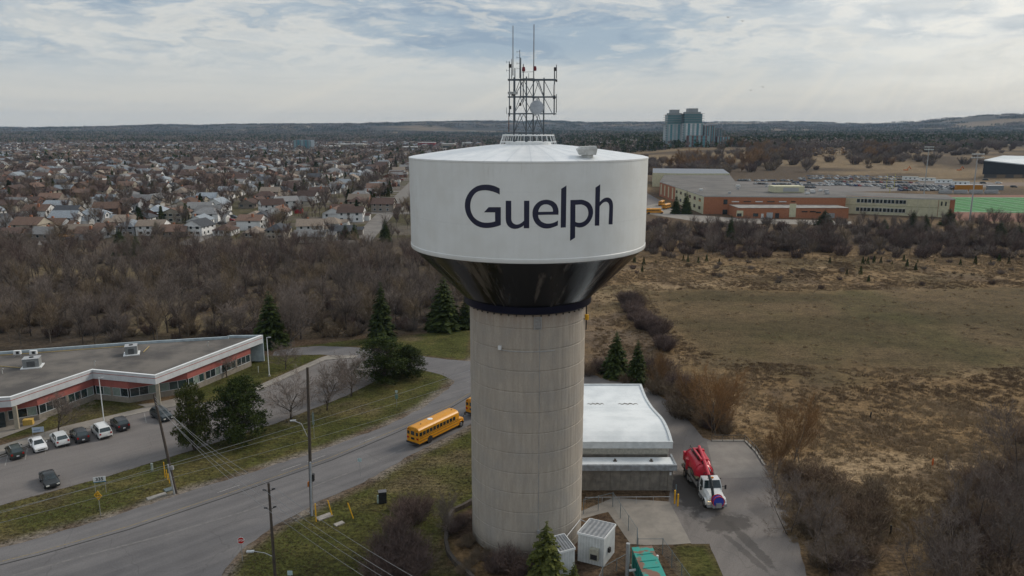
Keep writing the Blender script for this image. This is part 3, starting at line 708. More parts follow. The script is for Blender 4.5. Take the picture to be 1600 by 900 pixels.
for i in range(n_-1):
    (y0, z0), (y1, z1) = prof_[i], prof_[i+1]
    mb.add([(X1-.35, y0, z0), (X1, y0, z0), (X1, y1, z1), (X1-.35, y1, z1), (X1-.35, y0, z0-.85), (X1, y0, z0-.85), (X1, y1, z1-.85), (X1-.35, y1, z1-.85)],
           [(0,3,2,1),(1,2,6,5),(0,4,7,3),(4,5,6,7)])
mb.b2(X0, X1, 92.6, 92.9, 4.95, 5.88); mb.b2(X0, X1, 117, 117.3, 4.4, 5.28)
mb.build('roof_edge_trim', mat('trim_white_metal', (.6, .63, .64), (.5, .53, .54), 1, .45), pump)
mb = MB(); mb.b2(X0, 20.9, 90.2, 92.6, 3.62, 3.72); lr = mb.build('lower_roof', roofm, pump)
mb = MB(); mb.b2(X0, 21.15, 89.85, 90.2, 3.1, 3.86); mb.b2(20.9, 21.15, 90.2, 93.4, 3.1, 3.86); 
mb.build('fascia', mat('weathered_blue_grey_metal', (.30, .33, .36), (.20, .21, .22), 1.6, .6, streak=.5), pump)
mb = MB(); mb.b2(X0, 20.7, 93.3, 93.4, 3.8, 4.98); mb.build('clerestory_band', mat('cream_panel', (.5, .48, .42), rough=.7), pump)
dirtm = mat('dark_dirt_stain', (.06, .05, .04), (.2, .19, .17), 2, .95)
for x in (13.4, 18.1):
    MB().lathe([(.28, 3.70), (.28, 3.76), (.12, 3.78), (.12, 3.98), (.18, 3.99), (.01, 4.04)], (x, 91.4), 10).build('roof_drain', dirtm, pump)
for x0, x1 in ((11.5, 14), (16.2, 19.2)):
    mb = MB(); pts = [(x0+(x1-x0)*i/12, 109.0+.24*math.sin(i*1.9)) for i in range(13)]; up_ = [(p[0], p[1]+.12+.18*math.sin(math.pi*i/12)) for i, p in enumerate(pts)]
    for i in range(12): mb.add([(pts[i][0], pts[i][1], 4.90), (pts[i+1][0], pts[i+1][1], 4.90), (up_[i+1][0], up_[i+1][1], 4.93), (up_[i][0], up_[i][1], 4.93)], [(0, 1, 2, 3)])
    mb.build('silt_streak', dirtm, pump)
MB().b2(20.35, 20.6, 90.46, 90.5, 2.2, 2.6).build('wall_sign', white, pump)
MB().b2(20.76, 20.82, 96.5, 97.6, 0, 2.2).build('side_door', yellowp, pump)

# ================================================================ office building on the left
HO = 5.5
rpx = [(-130,630),(0,622),(16,621),(144,578),(242,587),(410,524),(358,524.5),(357,526),(205,535),(0,550),(-150,561)]
rp_ = GP(rpx, HO)
office = empty('office_building', (-70, 125, 0), 'long low office with white and red striped fascia and flat gravel roof', 'office building')
mb = MB(); mb.poly([p for p in rp_], HO-.45); mb.build('roof_deck', gravelroof, office)
wm = mat('fascia_white_metal', (.56, .58, .60), (.48, .50, .52), .6, .5, streak=.25); redw = mat('fascia_red_panel', (.37, .115, .10), (.31, .10, .085), .7, .7, streak=.2)
front = rp_[:6]
def inset(line, d):
    out = []
    for i, p in enumerate(line):
        t = Vector((0, 0))
        for a, b in ((i-1, i), (i, i+1)):
            if a >= 0 and b < len(line):
                v = Vector((line[b][0]-line[a][0], line[b][1]-line[a][1])).normalized(); t += Vector((-v.y, v.x))
        t.normalize(); out.append((p[0]+t.x*d, p[1]+t.y*d))
    return out
fin = inset(front, .42)
mb = MB()
for i in range(len(front)-1):
    a, b, c, d = front[i], front[i+1], fin[i+1], fin[i]
    lo = inset([a, b], .0)
    mb.prism([a, b, c, d], 3.95, 5.5, 0, True, True)
par = mb.build('fascia', wm, office)
mb = MB(); out_ = inset(front, -.02)
for i in range(len(front)-1): mb.prism([out_[i], out_[i+1], front[i+1], front[i]], 4.93, 5.03)
mb.build('red_stripe', redw, par)
mb = MB(); mb.strip([rp_[i] for i in (5, 6, 7, 8, 9, 10)], -.35, 0.1, 5.5); mb.build('rear_parapet', mat('teal_white_metal', (.40, .47, .50), (.3, .36, .4), 1, .5), office)
# cap strip in bright white
mb = MB(); cap = inset(front, -.06); capi = inset(front, .5)
for i in range(len(front)-1): mb.prism([cap[i], cap[i+1], capi[i+1], capi[i]], 5.5, 5.56, 0, True, True)
mb.build('parapet_cap', white, par)
def lerp(a, b, t): return (a[0]+(b[0]-a[0])*t, a[1]+(b[1]-a[1])*t)
def along(a, b, m_): L = math.hypot(b[0]-a[0], b[1]-a[1]); return lerp(a, b, m_/L)
wi = inset(front, .5)
F0, F1, F2, F3, F4 = wi[0], wi[2], wi[3], wi[4], wi[5]
wall = [F0, along(F1, F0, 5.5), along(F1, F2, 4.2), F2, along(F3, F2, 5.6), along(F3, F4, 7.0), along(F4, F3, 3.2)]
mb = MB(); mb.strip(wall, .3, 0, 1.0); mb.build('knee_wall', mat('beige_block', (.27, .24, .20), (.21, .19, .16), 1.5, .9, streak=.3), office)
mb = MB(); mb.strip(wall, .3, 2.55, 4.6); mb.build('red_wall_band', redw, office)
back = [rp_[5], rp_[8], rp_[10]]
mb = MB(); e = wall[-1]; mb.strip([e, (e[0]-2, e[1]+2.4)], .3, 0, 4.6); mb.build('end_wall', MATS['beige_block'], office)
for wi_, (a, b) in enumerate(zip(wall[:-1], wall[1:])):
    L = math.hypot(b[0]-a[0], b[1]-a[1]); k = max(1, round(L/4.6)); ang = math.atan2(b[1]-a[1], b[0]-a[0]); nx, ny = -math.sin(ang), math.cos(ang)
    for i in range(k):
        s0, s1 = i*L/k+.22, (i+1)*L/k-.22; gm = glassg if (i+wi_) % 2 else glass
        p0, p1 = along(a, b, s0), along(a, b, s1)
        o = MB().prism([p0, p1, (p1[0]+nx*.06, p1[1]+ny*.06), (p0[0]+nx*.06, p0[1]+ny*.06)], 1.02, 2.53).build('window', gm, office)
        o.data.transform(Matrix.Translation((nx*.12, ny*.12, 0)))
        mb = MB(); mm = max(2, int((s1-s0)/1.15))
        for q in range(mm+1):
            c = lerp(p0, p1, q/mm); mb.box((c[0]+nx*.08, c[1]+ny*.08, 1.77), (.07, .1, 1.5), ang)
        for zz in (1.03, 2.5): c = lerp(p0, p1, .5); mb.box((c[0]+nx*.08, c[1]+ny*.08, zz), (s1-s0, .1, .06), ang)
        mb.build('window_frame', wm, o)
        rg = random.Random(wi_*10+i)
        if rg.random() < .6:
            t0 = rg.randrange(mm)/mm; c0, c1 = lerp(p0, p1, t0+.02), lerp(p0, p1, t0+1/mm-.02)
            MB().prism([c0, c1, (c1[0]+nx*.01, c1[1]+ny*.01), (c0[0]+nx*.01, c0[1]+ny*.01)], 1.08, 2.45).build('blind', mat('pale_blind', (.22, .27, .24), (.17, .21, .19), 2, .7), o).data.transform(Matrix.Translation((nx*.1, ny*.1, 0)))
        c = along(a, b, (i+1)*L/k-.0) if i < k-1 else None
        if c: MB().box((c[0]+nx*.1, c[1]+ny*.1, 1.78), (.42, .25, 1.54), ang).build('wall_pier', wm if i % 2 else MATS['beige_block'], office)
for q in (along(front[2], F2, .1), along(front[4], F3, .1), along(front[5], F4, .6)):
    q = (q[0], q[1]+.5); MB().box((q[0], q[1], 1.97), (.55, .55, 3.95), .3).build('column', mat('beige_column', (.36, .32, .25), (.3, .27, .21), 1.5, .85), office)
mb = MB(); mb.box((*along(wall[1], wall[2], 3.2), 1.1), (1.6, .5, 2.2), math.atan2(wall[2][1]-wall[1][1], wall[2][0]-wall[1][0])); mb.build('entrance_door', glass, office)
# roof plant
def rooftop_unit(px, py, sx, sy, sz, rz, label, extra=None):
    x, y = G(px, py, 5.05); r = empty('rooftop_unit', (x, y, 5.05), label, 'rooftop unit', None, rz)
    MB().box((0, 0, .08), (sx+.7, sy+.7, .16)).build('base_frame', white, r, local=True)
    MB().box((0, 0, .16+sz/2), (sx, sy, sz)).build('cabinet', mat('unit_grey', (.26, .27, .27), (.20, .21, .21), 1.5, .5), r, local=True)
    MB().box((0, 0, .18+sz), (sx+.12, sy+.12, .06)).build('lid', mat('unit_lid', (.38, .39, .4), rough=.5), r, local=True)
    mb = MB()
    for i in range(6): mb.box((-sx/2-.02, 0, .35+i*(sz-.3)/6), (.04, sy*.8, .1))
    for i in range(5): mb.box((0, -sy/2-.02, .35+i*(sz-.3)/6), (sx*.5, .04, .1))
    mb.build('grille', blackp, r, local=True)
    MB().lathe([(.35, .2+sz), (.35, .34+sz), (.01, .36+sz)], (0, 0), 16).build('fan', blackp, r, local=True)
    return r
rooftop_unit(51, 573, 2.5, 2.0, 1.5, .35, 'large grey rooftop air unit with dark grilles near the left edge of the gravel roof')
rooftop_unit(206, 553, 2.0, 2.0, 1.5, .4, 'pale metal rooftop air unit near the back parapet of the gravel roof')
for px, lab in ((28, 'small white condenser on a steel stand left behind the big grey rooftop unit'), (53, 'small white condenser on a steel stand right behind the big grey rooftop unit')):
    x, y = G(px, 557, 5.05); r = empty('condenser', (x, y, 5.05), lab, 'condenser', None, .2)
    MB().box((0, 0, .8), (1.2, .5, .7)).build('cabinet', white, r, local=True)
    MB().box((.1, -.27, .8), (.5, .04, .5)).build('fan_grille', blackp, r, local=True)
    mb = MB()
    for a in (-.5, .5):
        for b in (-.2, .2): mb.tube((a, b, 0), (a, b, .5), .03, .03, 4)
    mb.build('stand', steel, r, local=True)
for px, py in ((148, 572), (4, 584), (325, 541)):
    x, y = G(px, py, 5.05)
    o = MB().path([(0, 0, 0), (0, 0, .75), (.12, 0, .9), (.28, 0, .85)], .09, 8).build('vent_pipe', mat('pvc_grey', (.42, .42, .4), rough=.6), None)
    o.location = (x, y, 5.05); tag(o, {148: 'short pale gooseneck vent pipe close to the inner corner of the office fascia', 4: 'pale gooseneck vent pipe at the far left of the gravel roof', 325: 'pale vent pipe alone near the right end of the gravel roof'}[px], 'vent pipe')
for i, pl in enumerate(([(0, 555), (60, 551), (195, 541)], [(0, 572), (40, 575)], [(224, 550), (233, 541)])):
    o = MB().path([(*G(a, b, 5.15), 5.15) for a, b in pl], .07, 6).build('gas_pipe', mat('yellow_gas_pipe', (.42, .32, .13), rough=.6))
    tag(o, ['long yellow gas pipe running along the back of the office roof', 'short yellow gas pipe leading to the big grey rooftop unit', 'short yellow pipe beside the pale rooftop air unit'][i], 'gas pipe')

# ================================================================ vegetation prototypes (mesh data)
def vmat(name, c, c2, rough=.9, rnd=.22, sc_=2.0): return mat(name, c, c2, sc_, rough, rnd=rnd, spec=.15, det=3)
bark = vmat('bark_grey_brown', (.085, .07, .058), (.05, .042, .036))
barkp = vmat('bark_pale', (.16, .14, .12), (.11, .095, .08))
twig = vmat('twigs_grey_brown', (.195, .160, .138), (.130, .106, .092), sc_=.6)
twig2 = vmat('twigs_purple_brown', (.145, .104, .090), (.088, .064, .056), sc_=.6)
twig3 = vmat('twigs_tan', (.205, .155, .105), (.135, .105, .075), sc_=.6)
willow = vmat('twigs_orange_willow', (.26, .150, .068), (.17, .105, .055), sc_=.6)
needle = vmat('needles_dark_green', (.046, .062, .015), (.020, .030, .009), sc_=1.4)
needle2 = vmat('needles_olive_green', (.066, .074, .018), (.032, .042, .012), sc_=1.4)
needle3 = vmat('needles_yellow_green', (.115, .125, .030), (.055, .068, .020), sc_=1.8)
class TM:
    """fast accumulator: thin ribbons and tapered prisms, two groups (trunk, crown)"""
    def __init__(s): s.v = [[], []]; s.f = [[], []]
    def rib(s, g, p, q, w0, w1, rng):
        d = q-p
        if d.length < 1e-5: return
        a = d.cross(Vector((rng.gauss(0, 1), rng.gauss(0, 1), rng.gauss(0, 1))))
        if a.length < 1e-6: return
        a.normalize(); v = s.v[g]; b = len(v)
        v += [tuple(p-a*w0), tuple(p+a*w0), tuple(q+a*w1), tuple(q-a*w1)]; s.f[g].append((b, b+1, b+2, b+3))
    def tube(s, g, p, q, r0, r1, n=5):
        d = (q-p)
        if d.length < 1e-5: return
        d.normalize(); a = d.orthogonal().normalized(); c = d.cross(a); v = s.v[g]; b = len(v)
        for o, r in ((p, r0), (q, r1)):
            for i in range(n): t = 2*math.pi*i/n; v.append(tuple(o+(a*math.cos(t)+c*math.sin(t))*r))
        s.f[g] += [(b+i, b+(i+1) % n, b+n+(i+1) % n, b+n+i) for i in range(n)]
    def tri(s, g, a, b_, c):
        v = s.v[g]; b = len(v); v += [tuple(a), tuple(b_), tuple(c)]; s.f[g].append((b, b+1, b+2))
    def data(s, name, mt, mc, split):
        def mk(nm, vs, fs, ms, mi=None):
            me = bpy.data.meshes.new(nm); me.from_pydata(vs, [], fs)
            for m in ms: me.materials.append(m)
            if mi is not None: me.polygons.foreach_set('material_index', mi)
            me.update(); return me
        if split: return (mk('trunk', s.v[0], s.f[0], [mt]), mk('crown', s.v[1], s.f[1], [mc]))
        o = len(s.v[0]); fs = s.f[0]+[tuple(i+o for i in f) for f in s.f[1]]
        return mk(name, s.v[0]+s.v[1], fs, [mt, mc], [0]*len(s.f[0])+[1]*len(s.f[1]))
def bare(seed, h=10.0, spread=.42, kids=(6, 6, 6, 5), tw=.012, lean=.75, trunk=.22, multi=1, droop=0.0):
    rng = random.Random(seed); T = TM()
    def grow(p, d, L, r, lv):
        seg = 4 if lv == 0 else 3; pts = [p]; q = p.copy(); dd = d.copy()
        for i in range(seg):
            dd = (dd+Vector((rng.gauss(0, .13), rng.gauss(0, .13), rng.gauss(0, .08)+(.10 if lv else .02)-droop*(lv > 1)*.3))).normalized()
            q = q+dd*L/seg; pts.append(q.copy())
        rs = [r*(1-.6*i/seg) for i in range(seg+1)]
        for i in range(seg):
            if lv <= 1: T.tube(0 if lv == 0 or r > .05 else 1, pts[i], pts[i+1], rs[i], rs[i+1], 5 if lv == 0 else 4)
            elif lv == 2: T.tube(1, pts[i], pts[i+1], max(rs[i], tw), max(rs[i+1], tw), 3)
            else: T.rib(1, pts[i], pts[i+1], max(rs[i], tw), max(rs[i+1], tw*.8), rng)
        if lv >= len(kids): return
        n = kids[lv]
        for k in range(n):
            t = (trunk+(1-trunk)*(k+rng.random())/n) if lv == 0 else (.2+.8*(k+rng.random())/n)
            x = min(seg-1e-3, t*seg); i = int(x); b = pts[i].lerp(pts[i+1], x-i)
            az = rng.uniform(0, 2*math.pi)+k*2.4; base_ = (pts[i+1]-pts[i]).normalized()
            a = base_.orthogonal().normalized(); c = base_.cross(a); side = a*math.cos(az)+c*math.sin(az)
            sp_ = spread*(1.15-.35*t)*rng.uniform(.75, 1.25)*(1.4 if lv else 1.6)
            nd = (base_*math.cos(sp_)+side*math.sin(sp_)).normalized()
            ln = L*(lean if lv == 0 else .56)*rng.uniform(.7, 1.1)*(1-.35*t*(lv == 0))
            grow(b, nd, ln, rs[i]*.55, lv+1)
    for m in range(multi):
        d = Vector((0, 0, 1)) if multi == 1 else Vector((rng.gauss(0, .35), rng.gauss(0, .35), 1)).normalized()
        o = Vector((rng.gauss(0, .12*multi), rng.gauss(0, .12*multi), -.1)) if multi > 1 else Vector((0, 0, -.1))
        grow(o, d, h*.68*rng.uniform(.85, 1), h*.016*(1 if multi == 1 else .6), 0)
    return T
def shrub(seed, h=2.5, rad=1.6, n=60, tw=.012):
    rng = random.Random(seed); T = TM()
    for i in range(n):
        a = rng.uniform(0, 6.283); rr = rad*math.sqrt(rng.random())*.55; p = Vector((rr*math.cos(a), rr*math.sin(a), 0))
        d = Vector((math.cos(a)*rr/rad*1.1+rng.gauss(0, .22), math.sin(a)*rr/rad*1.1+rng.gauss(0, .22), 1)).normalized(); L = h*rng.uniform(.6, 1.0)*(1-.25*(rr/rad))
        pr = p
        for k in range(3):
            d2 = (d+Vector((rng.gauss(0, .15), rng.gauss(0, .15), 0))).normalized(); q = pr+d2*L/3
            T.rib(0 if k == 0 else 1, pr, q, tw*1.5*(1-.25*k), tw*1.2*(1-.25*k), rng)
            for j in range(4):
                s_ = pr.lerp(q, rng.random()); dd = (d2+Vector((rng.gauss(0, .6), rng.gauss(0, .6), rng.gauss(.1, .35)))).normalized()
                e = s_+dd*h*rng.uniform(.15, .34); T.rib(1, s_, e, tw, tw*.7, rng)
                for _ in range(2):
                    s2 = s_.lerp(e, rng.uniform(.3, 1)); d3 = (dd+Vector((rng.gauss(0, .6), rng.gauss(0, .6), rng.gauss(0, .4)))).normalized(); T.rib(1, s2, s2+d3*h*.1, tw*.8, tw*.5, rng)
            pr = q
    return T
def spruce(seed, h=10.0, rad=2.3, levels=26, per=11, quads=5, base=.05, dens=1.0):
    rng = random.Random(seed); T = TM(); T.tube(0, Vector((0, 0, -.1)), Vector((0, 0, h*.97)), h*.016, .02, 6)
    for k in range(levels):
        t = (k+rng.random()*.6)/levels; z = h*(base+(.99-base)*t); rl = rad*(1-t)**.85*(1+.10*math.sin(k*2.1))+.12
        n = max(4, int(per*(1-t*.55)))
        for i in range(n):
            a = rng.uniform(0, 6.283); L = rl*rng.uniform(.65, 1.12); u = Vector((math.cos(a), math.sin(a), 0)); s_ = Vector((-u.y, u.x, 0))
            p0 = Vector((0, 0, z)); up0 = .25*(t-.35)
            for j in range(quads):
                f0, f1 = j/quads, (j+1.5)/quads
                q0 = p0+u*L*f0+Vector((0, 0, L*(up0*f0-.30*f0*f0+.06*f0**4))); q1 = p0+u*L*f1+Vector((0, 0, L*(up0*f1-.30*f1*f1+.06*f1**4)))
                wd = L*.30*(1-.55*f0)*rng.uniform(.7, 1.2)*(.5+min(1, f0*3)*.5)
                for sg in (-1, 1):
                    e = q0+s_*sg*wd+u*L*.16*rng.uniform(.4, 1.3)+Vector((0, 0, -L*.10*rng.uniform(0, 1.3)))
                    T.tri(1, q0, q1, e)
                    if rng.random() < .5*dens: T.tri(1, q0, q1+Vector((0, 0, -.10*L)), e+Vector((0, 0, -.16*L))+u*rng.gauss(0, .05)*L)
    return T
def pine(seed, h=9.0, rad=3.6, puffs=70, per=62, flat=.8, stems=3):
    rng = random.Random(seed); T = TM(); tops = []
    for s_ in range(stems):
        a = rng.uniform(0, 6.28); d = Vector((math.cos(a)*.22, math.sin(a)*.22, 1)).normalized(); q = Vector((math.cos(a)*.2, math.sin(a)*.2, -.1))
        L = h*rng.uniform(.6, .82)
        for i in range(4): q2 = q+(d+Vector((rng.gauss(0, .08), rng.gauss(0, .08), 0))).normalized()*L/4; T.tube(0, q, q2, .17-.03*i, .14-.03*i, 6); q = q2; tops.append(q.copy())
    for i in range(puffs):
        u = rng.random()**.6; a = rng.uniform(0, 6.283); zt = rng.random(); z = h*(.10+.90*zt)
        rr = rad*u*math.sqrt(max(.05, 1-abs((zt-.38)/.66)**2.2))*(1+.18*math.sin(a*3+seed)); c = Vector((rr*math.cos(a), rr*math.sin(a), z))
        b = min(tops, key=lambda p: (p-c).length+max(0, p.z-c.z)*2)
        T.tube(0, b, b.lerp(c, .9), .05, .02, 4)
        sr = rng.uniform(.5, 1.0)*rad/3.4
        for j in range(per):
            v = Vector((rng.gauss(0, 1), rng.gauss(0, 1), rng.gauss(0, 1))).normalized(); v.z *= flat; p = c+v*sr*rng.uniform(.35, 1.0)
            w_ = v.orthogonal().normalized(); w2 = Vector((rng.gauss(0, 1), rng.gauss(0, 1), rng.gauss(0, 1))).normalized(); k = rng.uniform(.13, .26)
            T.tri(1, p+w2*k*.45, p-w2*k*.45, p+(v+w_*rng.uniform(-.6, .6)+Vector((0, 0, .5))).normalized()*k*1.5)
    return T
def puff_tree(seed, h=9, rad=3, n=420, kind='round', ts=.5, gap=.0):
    """small far-off tree: cloud of leaf-size triangles round a stem"""
    rng = random.Random(seed); T = TM(); T.tube(0, Vector((0, 0, -.2)), Vector((0, 0, h*.6)), .16, .06, 4)
    for i in range(n):
        t = rng.random(); a = rng.uniform(0, 6.283)
        if kind == 'cone': r = rad*(1-t)*(.55+.45*rng.random())+.1; z = h*(.06+.94*t)
        else: z = h*(.22+.78*t); r = rad*math.sqrt(max(0, 1-((t-.42)/.6)**2))*rng.random()**.5*(1+.2*math.sin(3*a+seed))
        p = Vector((r*math.cos(a), r*math.sin(a), z)); k = ts*rng.uniform(.6, 1.3)
        v = Vector((rng.gauss(0, 1), rng.gauss(0, 1), rng.gauss(0, .7)+.4)).normalized(); o = v.orthogonal().normalized()
        T.tri(1, p-o*k*.5, p+o*k*.5, p+v*k*1.5)
    return T
def fuzz_tree(seed, h=9, rad=3.2, n=500, tw=.035, low=.25):
    h *= 1.08 if low > .1 else 1
    """leafless tree seen from far: limbs and a haze of twigs"""
    rng = random.Random(seed); T = TM(); T.tube(0, Vector((0, 0, -.1)), Vector((0, 0, h*.5)), .14, .09, 5); hub = [Vector((0, 0, h*(low+.08*i))) for i in range(5)]
    for i in range(9):
        a = i*2.4+rng.random(); b = rng.choice(hub); e = b+Vector((math.cos(a)*rad*.6, math.sin(a)*rad*.6, h*.42*rng.uniform(.6, 1.1))); T.tube(0, b, e, .07, .03, 3)
        for j in range(n//9):
            p = b.lerp(e, rng.uniform(.25 if low > .1 else .0, 1.05)); d = (e-b).normalized()*.6+Vector((rng.gauss(0, .6), rng.gauss(0, .6), rng.gauss(.45, .45)))
            q = p+d*rng.uniform(.5, 1.5)*h/10; T.rib(1, p, q, tw, tw*.4, rng)
            T.rib(1, q, q+(d+Vector((rng.gauss(0, .6), rng.gauss(0, .6), rng.gauss(.1, .3))))*rng.uniform(.3, .9)*h/10, tw*.7, tw*.3, rng)
    return T
def thing_tree(name, datas, loc, label, cat, group, s=1.0, rz=None, rng=random, sz=None):
    rz = rng.uniform(0, 6.28) if rz is None else rz
    if isinstance(datas, tuple):
        e = empty(name, loc, label, cat, group, rz); e.scale = (s, s, sz or s)
        for nm, me in zip(('trunk', 'crown'), datas): o = bpy.data.objects.new(nm, me); col.objects.link(o); o.parent = e
        return e
    o = bpy.data.objects.new(name, datas); col.objects.link(o); o.location = loc; o.rotation_euler = (0, 0, rz); o.scale = (s, s, sz or s)
    return tag(o, label, cat, group)
# ---- landmark trees near the camera (position from their foot in the photo, height from their top)
def foot(px, py): return G(px, py)
rg = random.Random(5)
SP = [spruce(i, 10, 2.4+.3*(i % 2), 38, 21, 5).data('spruce', bark, needle, True) for i in range(3)]
def extent(d):
    c = d[1] if isinstance(d, tuple) else d; k = np.empty(len(c.vertices)*3); c.vertices.foreach_get('co', k); k = k.reshape(-1, 3)
    return (np.percentile(k[:, 2], 99.7), (np.percentile(np.hypot(k[:, 0], k[:, 1]), 95)))
def place_spruce(px, base, top, wpx, label, d=None, i=0, cat='spruce', name='spruce_tree', native=(10, 2.5)):
    native = extent(d or SP[i % 3])
    x, y = foot(px, base); h = ztop(x, y, top); s = h/native[0]
    wm_ = wpx/(F/(y*CT+(H-h/2)*ST)); sx = wm_/(2*native[1])
    o = thing_tree(name, d or SP[i % 3], (x, y, 0), label, cat, None, 1, rg.uniform(0, 6)); o.scale = (sx, sx, s); return o
place_spruce(425, 540, 455, 44, 'dark green spruce behind the right end of the red and white office', i=0)
place_spruce(597, 530, 438, 36, 'tall spruce at the woodland edge just behind the spreading pine', i=1)
place_spruce(694, 514, 430, 48, 'full dark spruce at the lawn edge left of the tower cone', i=2)
place_spruce(728, 512, 462, 26, 'small spruce partly hidden by the left edge of the tower shaft', i=0)
place_spruce(962, 588, 517, 38, 'broad spruce behind the pump station, left of two', i=1)
place_spruce(995, 600, 530, 30, 'slim dark spruce right behind the pump station corner', i=2)
place_spruce(215, 404, 366, 18, 'dark green conifer at the back of the woodland below the white houses', i=0)
place_spruce(189, 398, 356, 24, 'dark conifer beside the smaller one at the back of the woodland', i=1)
place_spruce(602, 378, 342, 18, 'tall dark conifer in the gardens left of the tank', i=2)
yng = spruce(21, 6, 2.0, 26, 13, 5, dens=1.2).data('young_spruce', bark, needle3, True)
place_spruce(853, 905, 815, 58, 'young yellow-green spruce at the foot of the tower', d=yng, native=(6, 2.0), name='young_spruce')
yn2 = spruce(22, 6, 2.0, 20, 10, 4, dens=1.2).data('young_spruce', bark, needle3, True)
place_spruce(896, 912, 878, 22, 'tiny yellow-green spruce by the left white shed', d=yn2, native=(6, 2.0), name='young_spruce')
PN = [pine(31, 9, 3.4, 150, 90).data('pine', bark, needle2, True), pine(32, 9, 3.4, 190, 90).data('pine', bark, needle, True), pine(33, 9, 3.4, 160, 90, flat=.6).data('pine', bark, needle, True)]
place_spruce(304, 703, 600, 56, 'olive pine left of its darker neighbour beside the parking lot', d=PN[0], native=(9.4, 3.5), cat='pine', name='pine_tree')
place_spruce(377, 690, 592, 84, 'big dark pine on the grass between parking lot and road', d=PN[1], native=(9.4, 3.6), cat='pine', name='pine_tree')
place_spruce(598, 597, 528, 84, 'dark spreading pine on the tip of the grass island', d=PN[2], native=(9.4, 3.4), cat='pine', name='pine_tree')
place_spruce(637, 588, 542, 56, 'lower pine leaning right of the dark spreading pine', d=PN[1], native=(9.4, 3.4), cat='pine', name='pine_tree')
BT = [bare(41+i, 8, .56, (13, 9, 6, 5), .011, .85, .20).data('bare', bark, twig, True) for i in range(3)]
def place_bare(px, base, top, wpx, label, d=None, nh=8, nr=3.0, name='bare_tree', cat='bare tree'):
    return place_spruce(px, base, top, wpx*(1.3 if any(d is q for q in BT) else 1), label, d=d or BT[0], native=(nh, nr), name=name, cat=cat)
place_bare(455, 657, 586, 72, 'round leafless tree nearest the tall utility pole, left of three', BT[0])
place_bare(511, 641, 567, 62, 'leafless tree in the middle of three on the grass island', BT[1])
place_bare(549, 619, 552, 58, 'leafless tree right of three, next to the spreading pine', BT[2])
place_bare(92, 676, 617, 62, 'small leafless tree on the front lawn of the office', BT[1])
place_bare(355, 590, 556, 40, 'thin leafless tree against the red office wall', BT[2])
place_bare(446, 577, 537, 40, 'leafless tree beside the slim white lamp pole at the office end', BT[0])
place_bare(700, 838, 770, 34, 'thin leafless sapling on the lawn left of the tower base', BT[2])
for (px, b, t, wp, lab) in ((262, 520, 430, 60, 'leafless tree in the clearing behind the office roof, left one'), (335, 515, 425, 64, 'leafless tree in the clearing with ivy-dark trunk'), (285, 470, 405, 44, 'lone leafless tree standing in the tan clearing'),
    (350, 530, 478, 50, 'small leafless tree right behind the office back parapet'), (378, 528, 470, 60, 'pale leafless tree behind the right half of the office roof'), (470, 530, 445, 60, 'multi-stemmed leafless tree right of the office spruce'), (455, 545, 455, 56, 'leafless tree leaning over the top drive')):
    place_bare(px, b, t, wp, lab, BT[rg.randrange(3)])
# ---- bushes by the tower and on the lawn
SH = [shrub(51+i, 2.6, 1.7, 95, .013).data('shrub', bark, twig2, False) for i in range(3)]
SHt = [shrub(61+i, 2.4, 1.6, 70, .013).data('shrub', bark, twig3, False) for i in range(3)]
twig4 = vmat('twigs_warm_brown', (.20, .145, .10), (.13, .09, .064), sc_=.6)
SHg = [shrub(71+i, 2.6, 1.7, 60, .016).data('shrub', bark, twig4, False) for i in range(3)]
wil = [bare(81+i, 6, .36, (8, 7, 6, 4), .009, .8, .06, multi=3).data('willow', barkp, willow, True) for i in range(2)]
def bush(px, py, s, label, d, sz=None, name='bare_shrub', cat='shrub', group=None):
    x, y = foot(px, py); return thing_tree(name, d, (x, y, 0), label, cat, group, s, None, rg, sz)
for i, (px, py, s) in enumerate([(650, 815, 1.0), (632, 810, 1.0), (660, 800, .9), (640, 795, .85), (618, 835, 1.0), (600, 868, 1.1), (628, 872, 1.15), (648, 868, 1.1), (610, 895, 1.2), (640, 900, 1.2), (590, 905, 1.1), (628, 850, 1.05), (655, 890, 1.0)]):
    bush(px, py, s*.95, 'dark purple-brown leafless shrub in the clump on the lawn left of the tower', SH[i % 3], group='shrubs clumped on the tower lawn')
for i, (px, py, s, d) in enumerate([(790, 888, .95, SH[0]), (772, 892, .8, SH[1]), (812, 898, .8, SH[2]), (705, 832, .6, SH[1]), (720, 822, .6, SH[0])]):
    bush(px, py, s, 'purple-brown leafless shrub in the planting bed round the tower foot', d, group='shrubs in the tower bed')
for i in range(26):
    u = rg.random(); px = 712+rg.uniform(0, 60); py = 838+rg.uniform(0, 60)
    bush(px, py, rg.uniform(.25, .42), 'low dry grassy plant in the planting bed round the tower foot', SHt[i % 2], name='dry_plant', cat='plant', group='dry plants in the tower bed')
bush(926, 757, .9, 'small leafless shrub against the pump station wall beside the tower', SH[0], 1.0)
